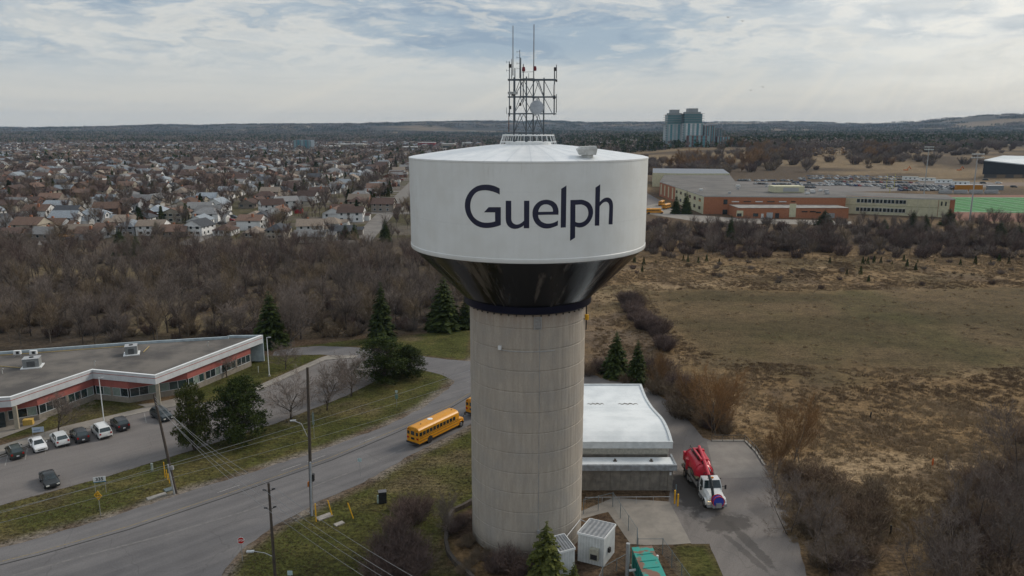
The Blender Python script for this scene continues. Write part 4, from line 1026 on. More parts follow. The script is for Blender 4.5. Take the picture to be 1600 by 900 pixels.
# ---- willows and thicket along the drive, right of the tower
place_bare(1030, 612, 548, 46, 'orange-twigged willow right of the slim spruce', wil[0], 6, 1.9, 'willow_tree', 'willow')
place_bare(1112, 674, 572, 86, 'large orange-twigged willow bush above the drive', wil[1], 6, 1.9, 'willow_tree', 'willow')
place_bare(1135, 668, 590, 60, 'yellow-orange willow leaning over the field beside the largest one', wil[0], 6, 1.9, 'willow_tree', 'willow')
place_bare(1075, 645, 585, 50, 'dull orange willow in the thicket above the curve of the drive', wil[1], 6, 1.9, 'willow_tree', 'willow')
place_bare(1235, 720, 620, 86, 'orange willow bush right of the railing', wil[1], 6, 1.9, 'willow_tree', 'willow')
place_bare(1210, 745, 665, 66, 'brownish willow bush just beyond the railing corner', wil[0], 6, 1.9, 'willow_tree', 'willow')
def along_px(pts, n, jx, jy):
    out = []
    for i in range(n):
        t = rg.random()*(len(pts)-1); k = int(t); a, b = pts[k], pts[k+1]; out.append((a[0]+(b[0]-a[0])*(t-k)+rg.gauss(0, jx), a[1]+(b[1]-a[1])*(t-k)+rg.gauss(0, jy)))
    return out
for px, py in along_px([(1022, 590), (1060, 618), (1095, 655), (1125, 670)], 46, 9, 7):
    bush(px, py, rg.uniform(.8, 1.5), 'leafless shrub in the thicket between the drive and the field', rg.choice(SHg+SH+SHt), group='shrubs along the drive')
for px, py in along_px([(935, 585), (985, 590), (945, 575)], 14, 10, 4):
    bush(px, py, rg.uniform(.6, 1.2), 'leafless shrub beside the two spruces behind the pump station', rg.choice(SHg+SH), group='shrubs by the spruces')
for px, py in along_px([(978, 474), (990, 490), (1005, 506), (1022, 522), (1040, 548)], 28, 6, 5):
    bush(px, py, rg.uniform(.7, 1.6), 'dark leafless shrub in the hedge at the left edge of the dark field', rg.choice(SH), group='hedge shrubs at the field edge')
for px, py in along_px([(1205, 735), (1240, 800), (1275, 860), (1305, 900)], 24, 10, 12):
    bush(px+24, py, rg.uniform(.7, 1.15), 'brown leafless shrub in the bank right of the drive', rg.choice(SHg+SHt+SH), group='shrubs on the bank')
for px, py in along_px([(1260, 760), (1320, 830), (1320, 880)], 34, 30, 26):
    bush(px+12, py, rg.uniform(.8, 1.3), 'brown leafless shrub in the bank right of the drive', rg.choice(SHg+SHt), group='shrubs on the bank')
for px, py in along_px([(1600, 710), (1520, 790), (1480, 840), (1480, 890)], 70, 34, 30):
    bush(px+58, py+12, rg.uniform(.9, 1.45), 'dark leafless shrub in the thicket at the lower right of the field', rg.choice(SHg+SHg+SH+SHt), group='shrubs in the dark thicket')
BW = [bare(91+i, 9, .46, (7, 6, 6, 5), .012, .72, .18, multi=2).data('bare', bark, twig, True) for i in range(3)]
place_bare(1590, 800, 628, 150, 'big gnarled leafless tree at the right edge above the dark thicket', BW[0], 9, 3.2)
for i, (px, b, t, wp) in enumerate([(1530, 850, 700, 120), (1470, 880, 770, 110), (1560, 900, 760, 140), (1620, 880, 700, 150), (1440, 930, 820, 100), (1500, 960, 840, 120)]):
    place_bare(px, b, t, wp, 'leafless tree rising from the dark thicket at the lower right', BW[i % 3], 9, 3.2)['group'] = 'trees in the dark thicket'
for i, (px, b, t, wp) in enumerate([(1232, 835, 735, 80), (1268, 860, 760, 90), (1215, 790, 720, 60), (1300, 905, 800, 90)]):
    place_bare(px, b, t, wp, 'thin leafless tree rising from the bank right of the drive', BW[(i+1) % 3], 9, 3.2)['group'] = 'trees on the bank'

# ---- woodland between office and suburb; hedge belt in front of the school; garden and street trees
WD = [fuzz_tree(101+i, 9.5, [2.6, 3.1, 2.2, 2.9, 2.4, 3.3][i], 440, .026).data('bare_tree', [bark, barkp][i % 3 == 1], [twig, twig2, twig, twig3][i % 4], False) for i in range(6)]
WDs = [fuzz_tree(111+i, 9.5, 3.0, 620, .030).data('bare', barkp if i == 1 else bark, [twig, twig3][i % 2], True) for i in range(3)]
GD = [fuzz_tree(121+i, 8.5, 3.1, 300, .048).data('bare_tree', bark, [twig, twig2, twig3][i % 3], False) for i in range(4)]
CN = [puff_tree(131+i, 10, 2.5, 520, 'cone', .62).data('spruce_tree', bark, [needle, needle2][i % 2], False) for i in range(3)]
OW = fuzz_tree(141, 12, 6.0, 1000, .07, .04).data('willow_tree', barkp, willow, False); LB = [fuzz_tree(142+i, 12, 6.0, 1000, .07, .03).data('bare_tree', bark, [twig, twig2][i], False) for i in range(2)]
import itertools
bare_things = 0; stuff_pts = []
def far_tree(name, d, x, y, label, cat, group, s, z=0, sz=None): return thing_tree(name, d, (x, y, z), label, cat, group, s, None, rg, sz)
cand = []
Wx = [p for p in Z['woodleft']]; C1, C2 = Z['clearing1'], Z['clearing2']
xs = np.array(Wx)
tries = 0
while len(cand) < 640 and tries < 60000:
    tries += 1
    x = rg.uniform(-250, 5); y = rg.uniform(155, 318)
    u, v = P(x, y)
    if v > 560 or v < 402+rg.random()*12 or u < -60 or u > 745: continue
    if not inpoly(x, y, Wx): continue
    sd1 = float(inpoly(x, y, C1)) or float(inpoly(x, y, C2))
    if sd1 and rg.random() < .90: continue
    if float(fbm(np.array([x]), np.array([y]), 26, 2, 88)[0]) < .46 and rg.random() < .8: continue
    if v > 485 and rg.random() < .65: continue
    if u < 430 and v > 545: continue
    m = 4.3 if not sd1 else 7
    if any((x-a)**2+(y-b)**2 < m*m for a, b, _, _ in cand[-640:]): continue
    cand.append((x, y, u, v))
cand.sort(key=lambda q: q[1])
for i, (x, y, u, v) in enumerate(cand):
    s = rg.uniform(.55, 1.1)*(.85 if v < 425 else 1.0 if v < 470 else .9)
    if i < 170:
        near = v > 455
        far_tree('bare_tree', rg.choice(WDs) if near else rg.choice(WD), x, y,
                 'leafless tree at the near edge of the woodland behind the office' if near else 'leafless grey-brown tree deep in the woodland below the suburb', 'bare tree',
                 'trees at the near edge of the woodland' if near else 'trees deep in the woodland', s)
    else: stuff_pts.append((x, y, 0, s, rg.randrange(6)))
SHf = [shrub(151+i, 2.4, 2.0, 34, .035).data('bare_shrub', bark, [twig2, twig, twig3][i], False) for i in range(3)]
shrub_pts = []
for i in range(560):
    px = rg.uniform(-50, 735); py = rg.uniform(385, 540)
    x, y = G(px, py)
    if not inpoly(x, y, Wx) or ((inpoly(x, y, C1) or inpoly(x, y, C2)) and rg.random() < .8) or (px < 430 and py > 535): continue
    shrub_pts.append((x, y, 0, rg.uniform(.6, 1.35), rg.randrange(3)))
# hedge belt
belt = GP([(1003, 352), (1100, 362), (1300, 358), (1480, 350), (1640, 352), (1640, 402), (1450, 398), (1200, 400), (1003, 402)])
bx = [p[0] for p in belt]; by = [p[1] for p in belt]; n_b = 0; bl = []
while n_b < 230:
    x = rg.uniform(min(bx), max(bx)); y = rg.uniform(min(by), max(by))
    if not inpoly(x, y, belt) or any((x-a)**2+(y-b)**2 < 9 for a, b in bl): continue
    bl.append((x, y)); n_b += 1
    if n_b <= 60: far_tree('bare_tree', rg.choice(WD), x, y, 'dark leafless tree in the belt between the field and the brick school', 'bare tree', 'trees in the belt before the school', rg.uniform(.5, .85))
    else: stuff_pts.append((x, y, 0, rg.uniform(.45, .8), rg.randrange(6)))
for i in range(420):
    px = rg.uniform(1003, 1640); py = rg.gauss(378, 13); x, y = G(px, min(403, max(350, py))); shrub_pts.append((x, y, 0, rg.uniform(.8, 1.8), rg.choice((0, 0, 1))))
for (px, b, t, wp, lab) in [(1141, 380, 335, 14, 'lone green conifer before the brick wall of the school'), (1288, 352, 327, 24, 'olive conifer in front of the school windows'), (1482, 352, 325, 22, 'bushy yellow-green conifer at the right end of the school'),
    (1425, 362, 328, 20, 'dark conifer in the belt before the cream wing'), (1445, 360, 334, 18, 'smaller dark conifer in the belt beside the taller one'), (1380, 366, 340, 16, 'small dark conifer in the belt left of the cream wing pair'), (1072, 334, 298, 15, 'conifer at the school corner, right of two'), (1056, 334, 304, 13, 'conifer at the school corner, left of two'),
    (1560, 380, 345, 26, 'dark conifer in the belt near the sports field'), (1590, 372, 350, 20, 'low dark conifer in the belt at the far right')]:
    place_spruce(px, b, t, wp, lab, d=SP[rg.randrange(3)], native=(10, 2.5))
# saplings scattered on the field
for i in range(30):
    px = rg.choice((1020, 1060, 1110, 1340, 1390, 1450, 1500, 1560))+rg.gauss(0, 22); py = 408+abs(rg.gauss(0, 12)); x, y = G(px, py)
    far_tree('young_conifer', CN[rg.randrange(3)], x, y, 'tiny dark conifer scattered on the tan far side of the field', 'conifer', 'young conifers on the field', rg.uniform(.10, .30))
for i in range(40):
    px = rg.uniform(930, 1600); py = rg.gauss(425, 20); x, y = G(px, max(402, py)); shrub_pts.append((x, y, 0, rg.uniform(.3, .7), rg.randrange(3)))

def scatter(name, label, cat, pts, objs, mats_=None):
    me = bpy.data.meshes.new(name); me.from_pydata([(p[0], p[1], p[2]) for p in pts], [], [])
    me.attributes.new('siz', 'FLOAT', 'POINT').data.foreach_set('value', [p[3] for p in pts])
    me.attributes.new('idx', 'INT', 'POINT').data.foreach_set('value', [int(p[4]) for p in pts])
    o = bpy.data.objects.new(name, me); col.objects.link(o); tag(o, label, cat, kind='stuff')
    ng = bpy.data.node_groups.new(name, 'GeometryNodeTree')
    ng.interface.new_socket('Geometry', in_out='INPUT', socket_type='NodeSocketGeometry'); ng.interface.new_socket('Geometry', in_out='OUTPUT', socket_type='NodeSocketGeometry')
    nn = ng.nodes; lk = ng.links; gi = nn.new('NodeGroupInput'); go = nn.new('NodeGroupOutput')
    jn = nn.new('GeometryNodeJoinGeometry')
    for ob in reversed(objs):
        oi = nn.new('GeometryNodeObjectInfo'); oi.inputs['Object'].default_value = ob; oi.inputs['As Instance'].default_value = True; oi.transform_space = 'ORIGINAL'
        lk.new(oi.outputs['Geometry'], jn.inputs[0])
    ip = nn.new('GeometryNodeInstanceOnPoints'); ip.inputs['Pick Instance'].default_value = True
    def attr(nm, ty): a = nn.new('GeometryNodeInputNamedAttribute'); a.data_type = ty; a.inputs[0].default_value = nm; return a.outputs[0]
    lk.new(gi.outputs[0], ip.inputs['Points']); lk.new(jn.outputs[0], ip.inputs['Instance'])
    lk.new(attr('idx', 'INT'), ip.inputs['Instance Index'])
    rv = nn.new('FunctionNodeRandomValue'); rv.data_type = 'FLOAT_VECTOR'; rv.inputs[0].default_value = (0, 0, 0); rv.inputs[1].default_value = (.06, .06, 6.283)
    e2r = nn.new('FunctionNodeEulerToRotation'); lk.new(rv.outputs[0], e2r.inputs[0]); lk.new(e2r.outputs[0], ip.inputs['Rotation'])
    lk.new(attr('siz', 'FLOAT'), ip.inputs['Scale']); lk.new(ip.outputs[0], go.inputs[0])
    md = o.modifiers.new('scatter', 'NODES'); md.node_group = ng; return o
def first_using(me):
    for o in col.objects:
        if o.type == 'MESH' and o.data == me: return o
STUFF = []      # filled now, built at the end
# ================================================================ vehicles
def carpaint(name, c, metal=.2): return mat(name, c, tuple(x*.9 for x in c), 1, .28, metal=metal, spec=.5)
tyre = mat('tyre_rubber', (.02, .02, .02), rough=.85); hub = mat('wheel_rim', (.3, .3, .31), rough=.4, metal=.6)
plate = mat('licence_plate', (.6, .62, .65), rough=.5)
def wheel(parent, x, y, r=.34, wd=.22, name='wheel'):
    sgn = 1 if x > 0 else -1
    o = MB().tube((-wd/2, 0, 0), (wd/2, 0, 0), r, r, 18).build(name, tyre, parent, local=True); o.location = (x, y, r)
    h = MB().tube((sgn*wd*.38, 0, 0), (sgn*wd*.56, 0, 0), r*.62, r*.5, 12).build('rim', hub, o, local=True); return o
def car_body(st, W, zb=.28, rail=False):
    """st: stations (y, belt z, roof z, belt half width factor, roof half width factor)"""
    mb = MB(); vs = []
    for (y, zl, zr, k, kr) in st:
        w_ = W/2*k; rr_ = W/2*kr
        vs += [(-w_*.94, y, zb), (-w_, y, zb+.18), (-w_, y, zl*.82), (-w_*.965, y, zl), (-rr_, y, zr), (-rr_*.55, y, zr+.035), (rr_*.55, y, zr+.035), (rr_, y, zr), (w_*.965, y, zl), (w_, y, zl*.82), (w_, y, zb+.18), (w_*.94, y, zb)]
    n = 12; m = len(st); fs = []
    for j in range(m-1):
        for i in range(n-1): fs.append((j*n+i, j*n+i+1, (j+1)*n+i+1, (j+1)*n+i))
        fs.append((j*n+n-1, j*n, (j+1)*n, (j+1)*n+n-1))
    fs += [tuple(range(n))[::-1], tuple(range((m-1)*n, m*n))]
    return mb.add(vs, fs)
def panel(a, b, c, d, ins=.09, off=.012):
    a, b, c, d = map(Vector, (a, b, c, d)); ce = (a+b+c+d)/4; nn = (b-a).cross(d-a).normalized()
    q = [p+(ce-p).normalized()*min(ins, (ce-p).length*.3)+nn*off for p in (a, b, c, d)]; return q
STYLES = dict(
 sedan=(4.7, 1.8, [(-2.35,.55,.60,.82,.70),(-2.28,.70,.74,.92,.80),(-1.2,.88,.93,1,.84),(-.45,.92,1.38,1,.66),(.1,.93,1.44,1,.68),(.95,.95,1.38,1,.66),(1.65,.98,1.02,1,.80),(2.25,.95,.98,.94,.80),(2.35,.70,.72,.86,.74)], (2, 3), (5, 6), (3, 5)),
 wagon=(4.6, 1.8, [(-2.3,.58,.62,.84,.72),(-2.22,.74,.78,.93,.80),(-1.25,.92,.98,1,.84),(-.55,.97,1.47,1,.70),(.2,.98,1.56,1,.72),(1.7,1.0,1.50,1,.70),(2.2,1.0,1.06,.97,.86),(2.3,.72,.74,.9,.8)], (2, 3), (5, 6), (3, 5)),
 suv=(4.6, 1.86, [(-2.3,.66,.70,.86,.76),(-2.22,.88,.93,.94,.84),(-1.25,1.02,1.08,1,.86),(-.6,1.06,1.60,1,.74),(.2,1.07,1.69,1,.76),(1.75,1.08,1.64,1,.74),(2.2,1.08,1.15,.97,.9),(2.3,.75,.78,.92,.82)], (2, 3), (5, 6), (3, 5)),
 van=(5.1, 1.95, [(-2.55,.66,.70,.84,.72),(-2.45,.85,.90,.93,.80),(-1.75,1.0,1.08,1,.84),(-.85,1.06,1.70,1,.76),(.2,1.07,1.76,1,.78),(2.15,1.08,1.72,1,.78),(2.48,1.08,1.15,.98,.92),(2.55,.7,.74,.94,.86)], (2, 3), (5, 6), (3, 5)))
def make_car(style, paint, x, y, rz, label, name='parked_car', parts=True, rails=False, cat='car', group=None):
    L, W, st, ws, rw, cab = STYLES[style]
    if not parts:
        key = ('car', style)
        if key not in CARMESH:
            mb = car_body(st, W)
            for j in range(cab[0], cab[1]):
                for sg in (-1, 1):
                    a, b = st[j], st[j+1]
                    pts = [(sg*W/2*.965*a[3], a[0], a[1]), (sg*W/2*.965*b[3], b[0], b[1]), (sg*W/2*b[4], b[0], b[2]), (sg*W/2*a[4], a[0], a[2])]
                    if sg < 0: pts = pts[::-1]
                    mb.add(panel(*pts, .06, .01), [(0, 1, 2, 3)], 1)
            for (i0, i1) in (ws, rw):
                a, b = st[i0], st[i1]; pts = [(-W/2*a[4]*.95, a[0], a[2]+.03), (W/2*a[4]*.95, a[0], a[2]+.03), (W/2*b[4]*.95, b[0], b[2]+.03), (-W/2*b[4]*.95, b[0], b[2]+.03)]
                mb.add(panel(*pts, .05, .02), [(0, 1, 2, 3)], 1)
            for sx in (-1, 1):
                for wy in (-L*.3, L*.3): mb.tube((sx*(W/2-.2), wy, .33), (sx*(W/2+.01), wy, .33), .33, .33, 10, 2)
            tmp = mb.build('car', [mat('car_paint_any', (1, 1, 1), (.93, .93, .93), 1, .3, objcol=True, spec=.5), glass, tyre], None); CARMESH[key] = tmp.data; bpy.data.objects.remove(tmp)
        o = bpy.data.objects.new(name, CARMESH[key]); col.objects.link(o); o.location = (x, y, 0.02); o.rotation_euler = (0, 0, rz); o.color = (*paint, 1)
        return tag(o, label, cat, group)
    r = empty(name, (x, y, .035), label, cat, group, rz)
    b = smooth_angle(car_body(st, W).build('body', paint, r, local=True), 28)
    for sg in (-1, 1):
        for j in range(cab[0], cab[1]+1):
            a, c = st[j], st[j+1]
            pts = [(sg*W/2*.965*a[3], a[0], a[1]), (sg*W/2*.965*c[3], c[0], c[1]), (sg*W/2*c[4], c[0], c[2]), (sg*W/2*a[4], a[0], a[2])]
            if sg < 0: pts = pts[::-1]
            MB().add(panel(*pts, .07, .012), [(0, 1, 2, 3)]).build('side_window', glass, r, local=True)
    for (i0, i1), nm in ((ws, 'windscreen'), (rw, 'rear_window')):
        a, c = st[i0], st[i1]; pts = [(-W/2*a[4]*.92, a[0], a[2]+.03), (W/2*a[4]*.92, a[0], a[2]+.03), (W/2*c[4]*.92, c[0], c[2]+.03), (-W/2*c[4]*.92, c[0], c[2]+.03)]
        MB().add(panel(*pts, .05, .02), [(0, 1, 2, 3)]).build(nm, glass, r, local=True)
    for sx in (-1, 1):
        for wy in (-L*.30, L*.29):
            MB().tube((sx*(W/2-.35), wy, .36), (sx*(W/2+.004), wy, .36), .39, .39, 18).build('wheel_arch', blackp, r, local=True); wheel(r, sx*(W/2-.09), wy)
        yf, yr = st[0][0], st[-1][0]
        MB().box((sx*W*.33, yf+.02, .62), (.36, .16, .14)).build('headlight', lampw, r, local=True)
        MB().box((sx*W*.38, yr-.05, st[-2][1]-.14), (.24, .14, .24)).build('tail_light', lampr, r, local=True)
        MB().box((sx*(W/2+.1), st[3][0]-.25, st[3][1]+.05), (.2, .12, .14)).build('wing_mirror', paint, r, local=True)
        if rails: MB().box((sx*W*.34, .7, st[4][2]+.07), (.05, 1.9, .05)).build('roof_rail', steel, r, local=True)
    MB().box((0, st[0][0]-.02, .50), (W*.5, .08, .16)).build('grille', blackp, r, local=True)
    MB().box((0, st[-1][0]+.0, .38), (W*.86, .1, .18)).build('rear_bumper', blackp, r, local=True)
    MB().box((0, st[-1][0]+.05, .62), (.34, .03, .16)).build('licence_plate', plate, r, local=True)
    return r
CARMESH = {}
pa = Vector(G(187, 672))-Vector(G(23, 720)); rowang = math.atan2(pa.y, pa.x)
def heading(px1, px2): a, b = G(*px1), G(*px2); return math.atan2(b[1]-a[1], b[0]-a[0])+math.pi/2   # nose (-y local) points from px1 to px2
NU = heading((30, 722), (16, 700)); 
C_ = [('wagon', (.030,.042,.036), (24, 716), NU, 'dark green-black wagon parked nose-in, leftmost of the row', True),
      ('sedan', (.72,.73,.74), (60, 705), NU+math.pi, 'white sedan parked nose-out between the dark wagon and a white hatchback', False),
      ('suv', (.66,.68,.68), (94, 697), NU, 'white hatchback parked nose-in, beside the white sedan', False),
      ('suv', (.035,.04,.045), (125, 691), NU, 'black crossover parked between the white hatchback and the white van', False),
      ('van', (.70,.71,.70), (159, 684), NU, 'white minivan with roof rails in the parked row', True),
      ('suv', (.03,.032,.036), (188, 673), NU, 'black crossover parked at the right end of the row', False),
      ('suv', (.035,.045,.05), (253, 659), heading((240, 650), (268, 664)), 'dark off-roader standing apart beside the leaning utility pole', False),
      ('sedan', (.022,.026,.028), (78, 760), heading((72, 745), (86, 768)), 'black sedan parked alone on the near side of the lot', False)]
for i, (st_, c, (px, py), rz, lab, rails) in enumerate(C_):
    x, y = G(px, py-5); make_car(st_, carpaint('car_paint_%d' % i, c), x, y, rz, lab, rails=rails)
# school bus
byel = mat('school_bus_yellow', (.62, .27, .012), (.56, .24, .012), 1, .35, spec=.4)
def school_bus(x, y, rz, label, full=True, name='school_bus'):
    Lb, W = 9.3, 2.42; r = empty(name, (x, y, .02), label, 'bus', None, rz)
    mb = MB(); sec = [(-W/2, .62), (-W/2, 2.35), (-W/2+.06, 2.68), (-W/2+.28, 2.92), (-W/2+.62, 3.04), (0, 3.08), (W/2-.62, 3.04), (W/2-.28, 2.92), (W/2-.06, 2.68), (W/2, 2.35), (W/2, .62)]
    ys = [-3.55, -3.45, 5.65, 5.75]; vs = []
    for k, yy in enumerate(ys):
        f = .97 if k in (0, 3) else 1
        vs += [(a*f, yy, .62+(b-.62)*f) for a, b in sec]
    n = len(sec); fs = [(j*n+i, j*n+(i+1) % n, (j+1)*n+(i+1) % n, (j+1)*n+i) for j in range(3) for i in range(n)]+[tuple(range(n))[::-1], tuple(range(3*n, 4*n))]
    smooth_angle(mb.add(vs, fs).build('body', byel, r, local=True), 30)
    mb = MB(); hs = [(-5.05, .95, .82), (-4.95, 1.35, .95), (-4.3, 1.62, 1.0), (-3.5, 1.78, 1.05)]; vs = []
    for yy, zt, w_ in hs: vs += [(-w_, yy, .6), (-w_, yy, zt*.86), (-w_*.75, yy, zt), (w_*.75, yy, zt), (w_, yy, zt*.86), (w_, yy, .6)]
    smooth_angle(mb.add(vs, [(j*6+i, j*6+(i+1) % 6, (j+1)*6+(i+1) % 6, (j+1)*6+i) for j in range(3) for i in range(6)]+[(5, 4, 3, 2, 1, 0)]).build('bonnet', byel, r, local=True), 30)
    MB().b2(-.95, .95, -3.58, -3.5, 1.85, 2.7).build('windscreen', glass, r, local=True)
    for sx in (-1, 1):
        for i in range(11):
            yy = 5.3-i*.76
            if sx > 0 and i > 10: continue
            o = MB().box((sx*(W/2+.004), yy, 2.06), (.02, .60, .56)).build('side_window', glass, r, local=True)
            MB().box((sx*(W/2+.018), yy, 2.08), (.012, .60, .04)).build('sash_bar', blackp, o, local=True)
        for z in (1.66, 1.42, 1.0):
            MB().box((sx*(W/2+.006), 1.1, z), (.02, 9.0, .055)).build('rub_rail', blackp, r, local=True)
        wheel(r, sx*(W/2-.16), 3.3, .5, .3); wheel(r, sx*(W/2-.22), -4.15, .5, .3)
        MB().tube((sx*(W/2-.4), 3.3, .62), (sx*(W/2+.01), 3.3, .62), .58, .58, 18).build('wheel_arch', blackp, r, local=True)
        mb = MB(); 
        for k in range(5): a0_, a1_ = math.pi*k/5, math.pi*(k+1)/5; mb.add([(sx*1.2, -4.15+.62*math.cos(a0_), .55+.6*math.sin(a0_)), (sx*1.2, -4.15+.62*math.cos(a1_), .55+.6*math.sin(a1_)), (sx*.8, -4.15+.62*math.cos(a1_), .6+.6*math.sin(a1_)), (sx*.8, -4.15+.62*math.cos(a0_), .6+.6*math.sin(a0_))], [(0, 1, 2, 3)])
        mb.build('wing', byel, r, local=True)
        MB().box((sx*.72, -5.04, 1.0), (.28, .06, .2)).build('headlight', lampw, r, local=True)
        MB().box((sx*.93, 5.78, 1.35), (.34, .05, .26)).build('tail_light', lampr, r, local=True)
        MB().box((sx*.85, 5.76, 2.62), (.22, .05, .16)).build('warning_light', lampr if sx > 0 else lampo, r, local=True)
        MB().box((sx*.85, 5.775, 2.1), (.42, .03, .5)).build('rear_window', glass, r, local=True)
        MB().path([(sx*1.0, -4.7, 1.5), (sx*1.45, -4.7, 2.1)], .03, 5).box((sx*1.45, -4.72, 2.2), (.22, .1, .4)).build('mirror', blackp, r, local=True)
    d = MB().box((0, 5.775, 1.75), (.82, .03, 1.9)).build('rear_door', byel, r, local=True)
    MB().box((0, 5.795, 2.15), (.66, .02, .62)).build('door_window', glass, d, local=True); MB().box((0, 5.795, 1.3), (.66, .02, .36)).build('lower_window', glass, d, local=True)
    MB().box((0, 5.82, .62), (W, .18, .2)).build('rear_bumper', blackp, r, local=True)
    MB().box((W/2+.004, -3.05, 1.6), (.02, .72, 1.95)).build('entry_door', glass, r, local=True)
    MB().box((0, 1.1, .62), (W*.8, 8.8, .25)).build('chassis', blackp, r, local=True)
    MB().lathe([(.42, 3.06), (.42, 3.12), (.3, 3.15), (.01, 3.16)], (0, 1.9), 16).build('roof_hatch', white, r, local=True)
    for yy in (4.2, -2.9): MB().lathe([(.09, 3.05), (.09, 3.13), (.01, 3.14)], (-.2, yy), 8).build('roof_marker', blackp, r, local=True)
    tx = text_mesh('SCHOOL BUS', .20); o = bpy.data.objects.new('lettering', tx); tx.materials.append(blackp); col.objects.link(o); o.parent = r
    o.rotation_euler = (math.pi/2, 0, math.pi); o.location = (0, 5.752, 2.58); o.scale = (1.0, 1, 1)
    return r
def text_mesh(s, size, bold=.0):
    c = bpy.data.curves.new('txt', 'FONT'); c.body = s; c.size = size; c.align_x = 'CENTER'; c.align_y = 'CENTER'; c.extrude = .004; c.offset = bold; c.resolution_u = 3
    o = bpy.data.objects.new('txt', c); col.objects.link(o); bpy.context.view_layer.update()
    me = bpy.data.meshes.new_from_object(o.evaluated_get(bpy.context.evaluated_depsgraph_get())); bpy.data.objects.remove(o); me.materials.clear(); return me
a = Vector(G(655, 701)); b = Vector(G(729, 664)); d = (b-a).normalized(); side = Vector((-d.y, d.x))
bz = math.atan2(d.y, d.x)+math.pi/2
cpos = a+side*1.21+d*5.75
school_bus(cpos.x, cpos.y, bz, 'yellow school bus in full view on the road left of the tower')
c2p = cpos+d*14.2+side*.35
school_bus(c2p.x, c2p.y, bz+.02, 'yellow school bus ahead of the first, mostly hidden by the tower')
# vacuum truck by the pump station
tk = empty('vacuum_truck', (25.15, 85.0, .03), 'white and red vacuum tanker truck parked on the drive beside the pump station', 'truck', None, R(4.0)); tk.scale = (1.07, 1.02, 1.1)
tw_ = mat('truck_white_paint', (.66, .68, .68), (.58, .60, .60), 1.5, .35); tr_ = mat('truck_red_paint', (.52, .016, .040), (.44, .014, .034), 1.5, .3, spec=.5)
def tb(name, m, f, parent=None, sm=0):
    mb = MB(); f(mb); o = mb.build(name, m, parent or tk, local=True)
    if sm: smooth_angle(o, sm)
    return o
def f(mb):
    hs = [(.35, 1.15, .80), (.45, 1.55, .95), (1.0, 1.78, 1.02), (1.9, 1.92, 1.08)]; vs = []
    for yy, zt, w_ in hs: vs += [(-w_, yy, .7), (-w_, yy, zt*.84), (-w_*.72, yy, zt), (w_*.72, yy, zt), (w_, yy, zt*.84), (w_, yy, .7)]
    mb.add(vs, [(j*6+i, j*6+(i+1) % 6, (j+1)*6+(i+1) % 6, (j+1)*6+i) for j in range(3) for i in range(6)]+[(5, 4, 3, 2, 1, 0)])
tb('bonnet', tw_, f, sm=30)
def f(mb):
    vs = [(-1.12,1.9,.9),(1.12,1.9,.9),(1.12,3.5,.9),(-1.12,3.5,.9),(-1.12,1.9,1.9),(1.12,1.9,1.9),(1.12,3.5,1.9),(-1.12,3.5,1.9),(-.98,2.35,2.75),(.98,2.35,2.75),(1.0,3.5,2.78),(-1.0,3.5,2.78)]
    mb.add(vs, [(0,1,5,4),(1,2,6,5),(2,3,7,6),(3,0,4,7),(4,5,9,8),(5,6,10,9),(6,7,11,10),(7,4,8,11),(8,9,10,11)])
cab = tb('cab', tw_, f)
MB().add(panel((-1.12,1.9,1.9),(1.12,1.9,1.9),(.98,2.35,2.75),(-.98,2.35,2.75), .1, .015), [(0,1,2,3)]).build('windscreen', glass, cab, local=True)
for sx in (-1, 1):
    q = [(sx*1.12,2.0,1.9),(sx*1.12,3.3,1.9),(sx*1.0,3.3,2.72),(sx*1.0,2.45,2.7)]
    if sx < 0: q = q[::-1]
    MB().add(panel(*q, .1, .015), [(0,1,2,3)]).build('side_window', glass, cab, local=True)
    MB().box((sx*1.45, 1.75, 2.1), (.2, .1, .5)).path([(sx*1.1, 1.95, 2.1), (sx*1.45, 1.8, 2.1)], .03, 5).build('mirror', blackp, cab, local=True)
    MB().lathe([(.2, 1.15), (.2, 1.32), (.01, 1.33)], (sx*.85, .42), 10).build('headlight_pod', lampw, tk, local=True)
    MB().b2(sx*1.05-.12, sx*1.05+.12, 2.6, 3.4, .45, .75).build('step', steel, cab, local=True)
hl = MB().box((-.86, .34, 1.2), (.3, .08, .22)).build('headlight', emis('lit_headlight', (1, .72, .35, 1), 1.6), tk, local=True)
MB().box((.86, .34, 1.2), (.3, .08, .22)).build('headlight', lampw, tk, local=True)
tb('beacon_bar', lampo, lambda mb: mb.box((0, 2.75, 2.86), (.6, .22, .12)), cab)
tb('grille', blackp, lambda mb: mb.box((0, .36, 1.25), (.9, .06, .7)))
tb('front_bumper', steel, lambda mb: mb.box((0, .18, .68), (2.3, .3, .35)))
tb('chassis_frame', blackp, lambda mb: (mb.b2(-.5, .5, .6, 10.6, .75, 1.05), mb.b2(-1.2, 1.2, 3.7, 10.7, 1.05, 1.2)))
tb('hose_reel', mat('blue_reel', (.04, .07, .40), rough=.5), lambda mb: (mb.tube((.02, -.34, 1.3), (.02, .22, 1.3), .60, .60, 20)), sm=40)
tb('reel_rim', tr_, lambda mb: [mb.path([(.02+.66*math.cos(2*math.pi*i/20), yy, 1.3+.66*math.sin(2*math.pi*i/20)) for i in range(21)], .06, 5) for yy in (-.34, .2)])
tb('reel_gearbox', steel, lambda mb: (mb.box((.0, -.46, .95), (.62, .28, .5)), mb.box((-.5, -.2, .75), (.3, .4, .3)), mb.box((.7, -.1, .8), (.4, .3, .3))))
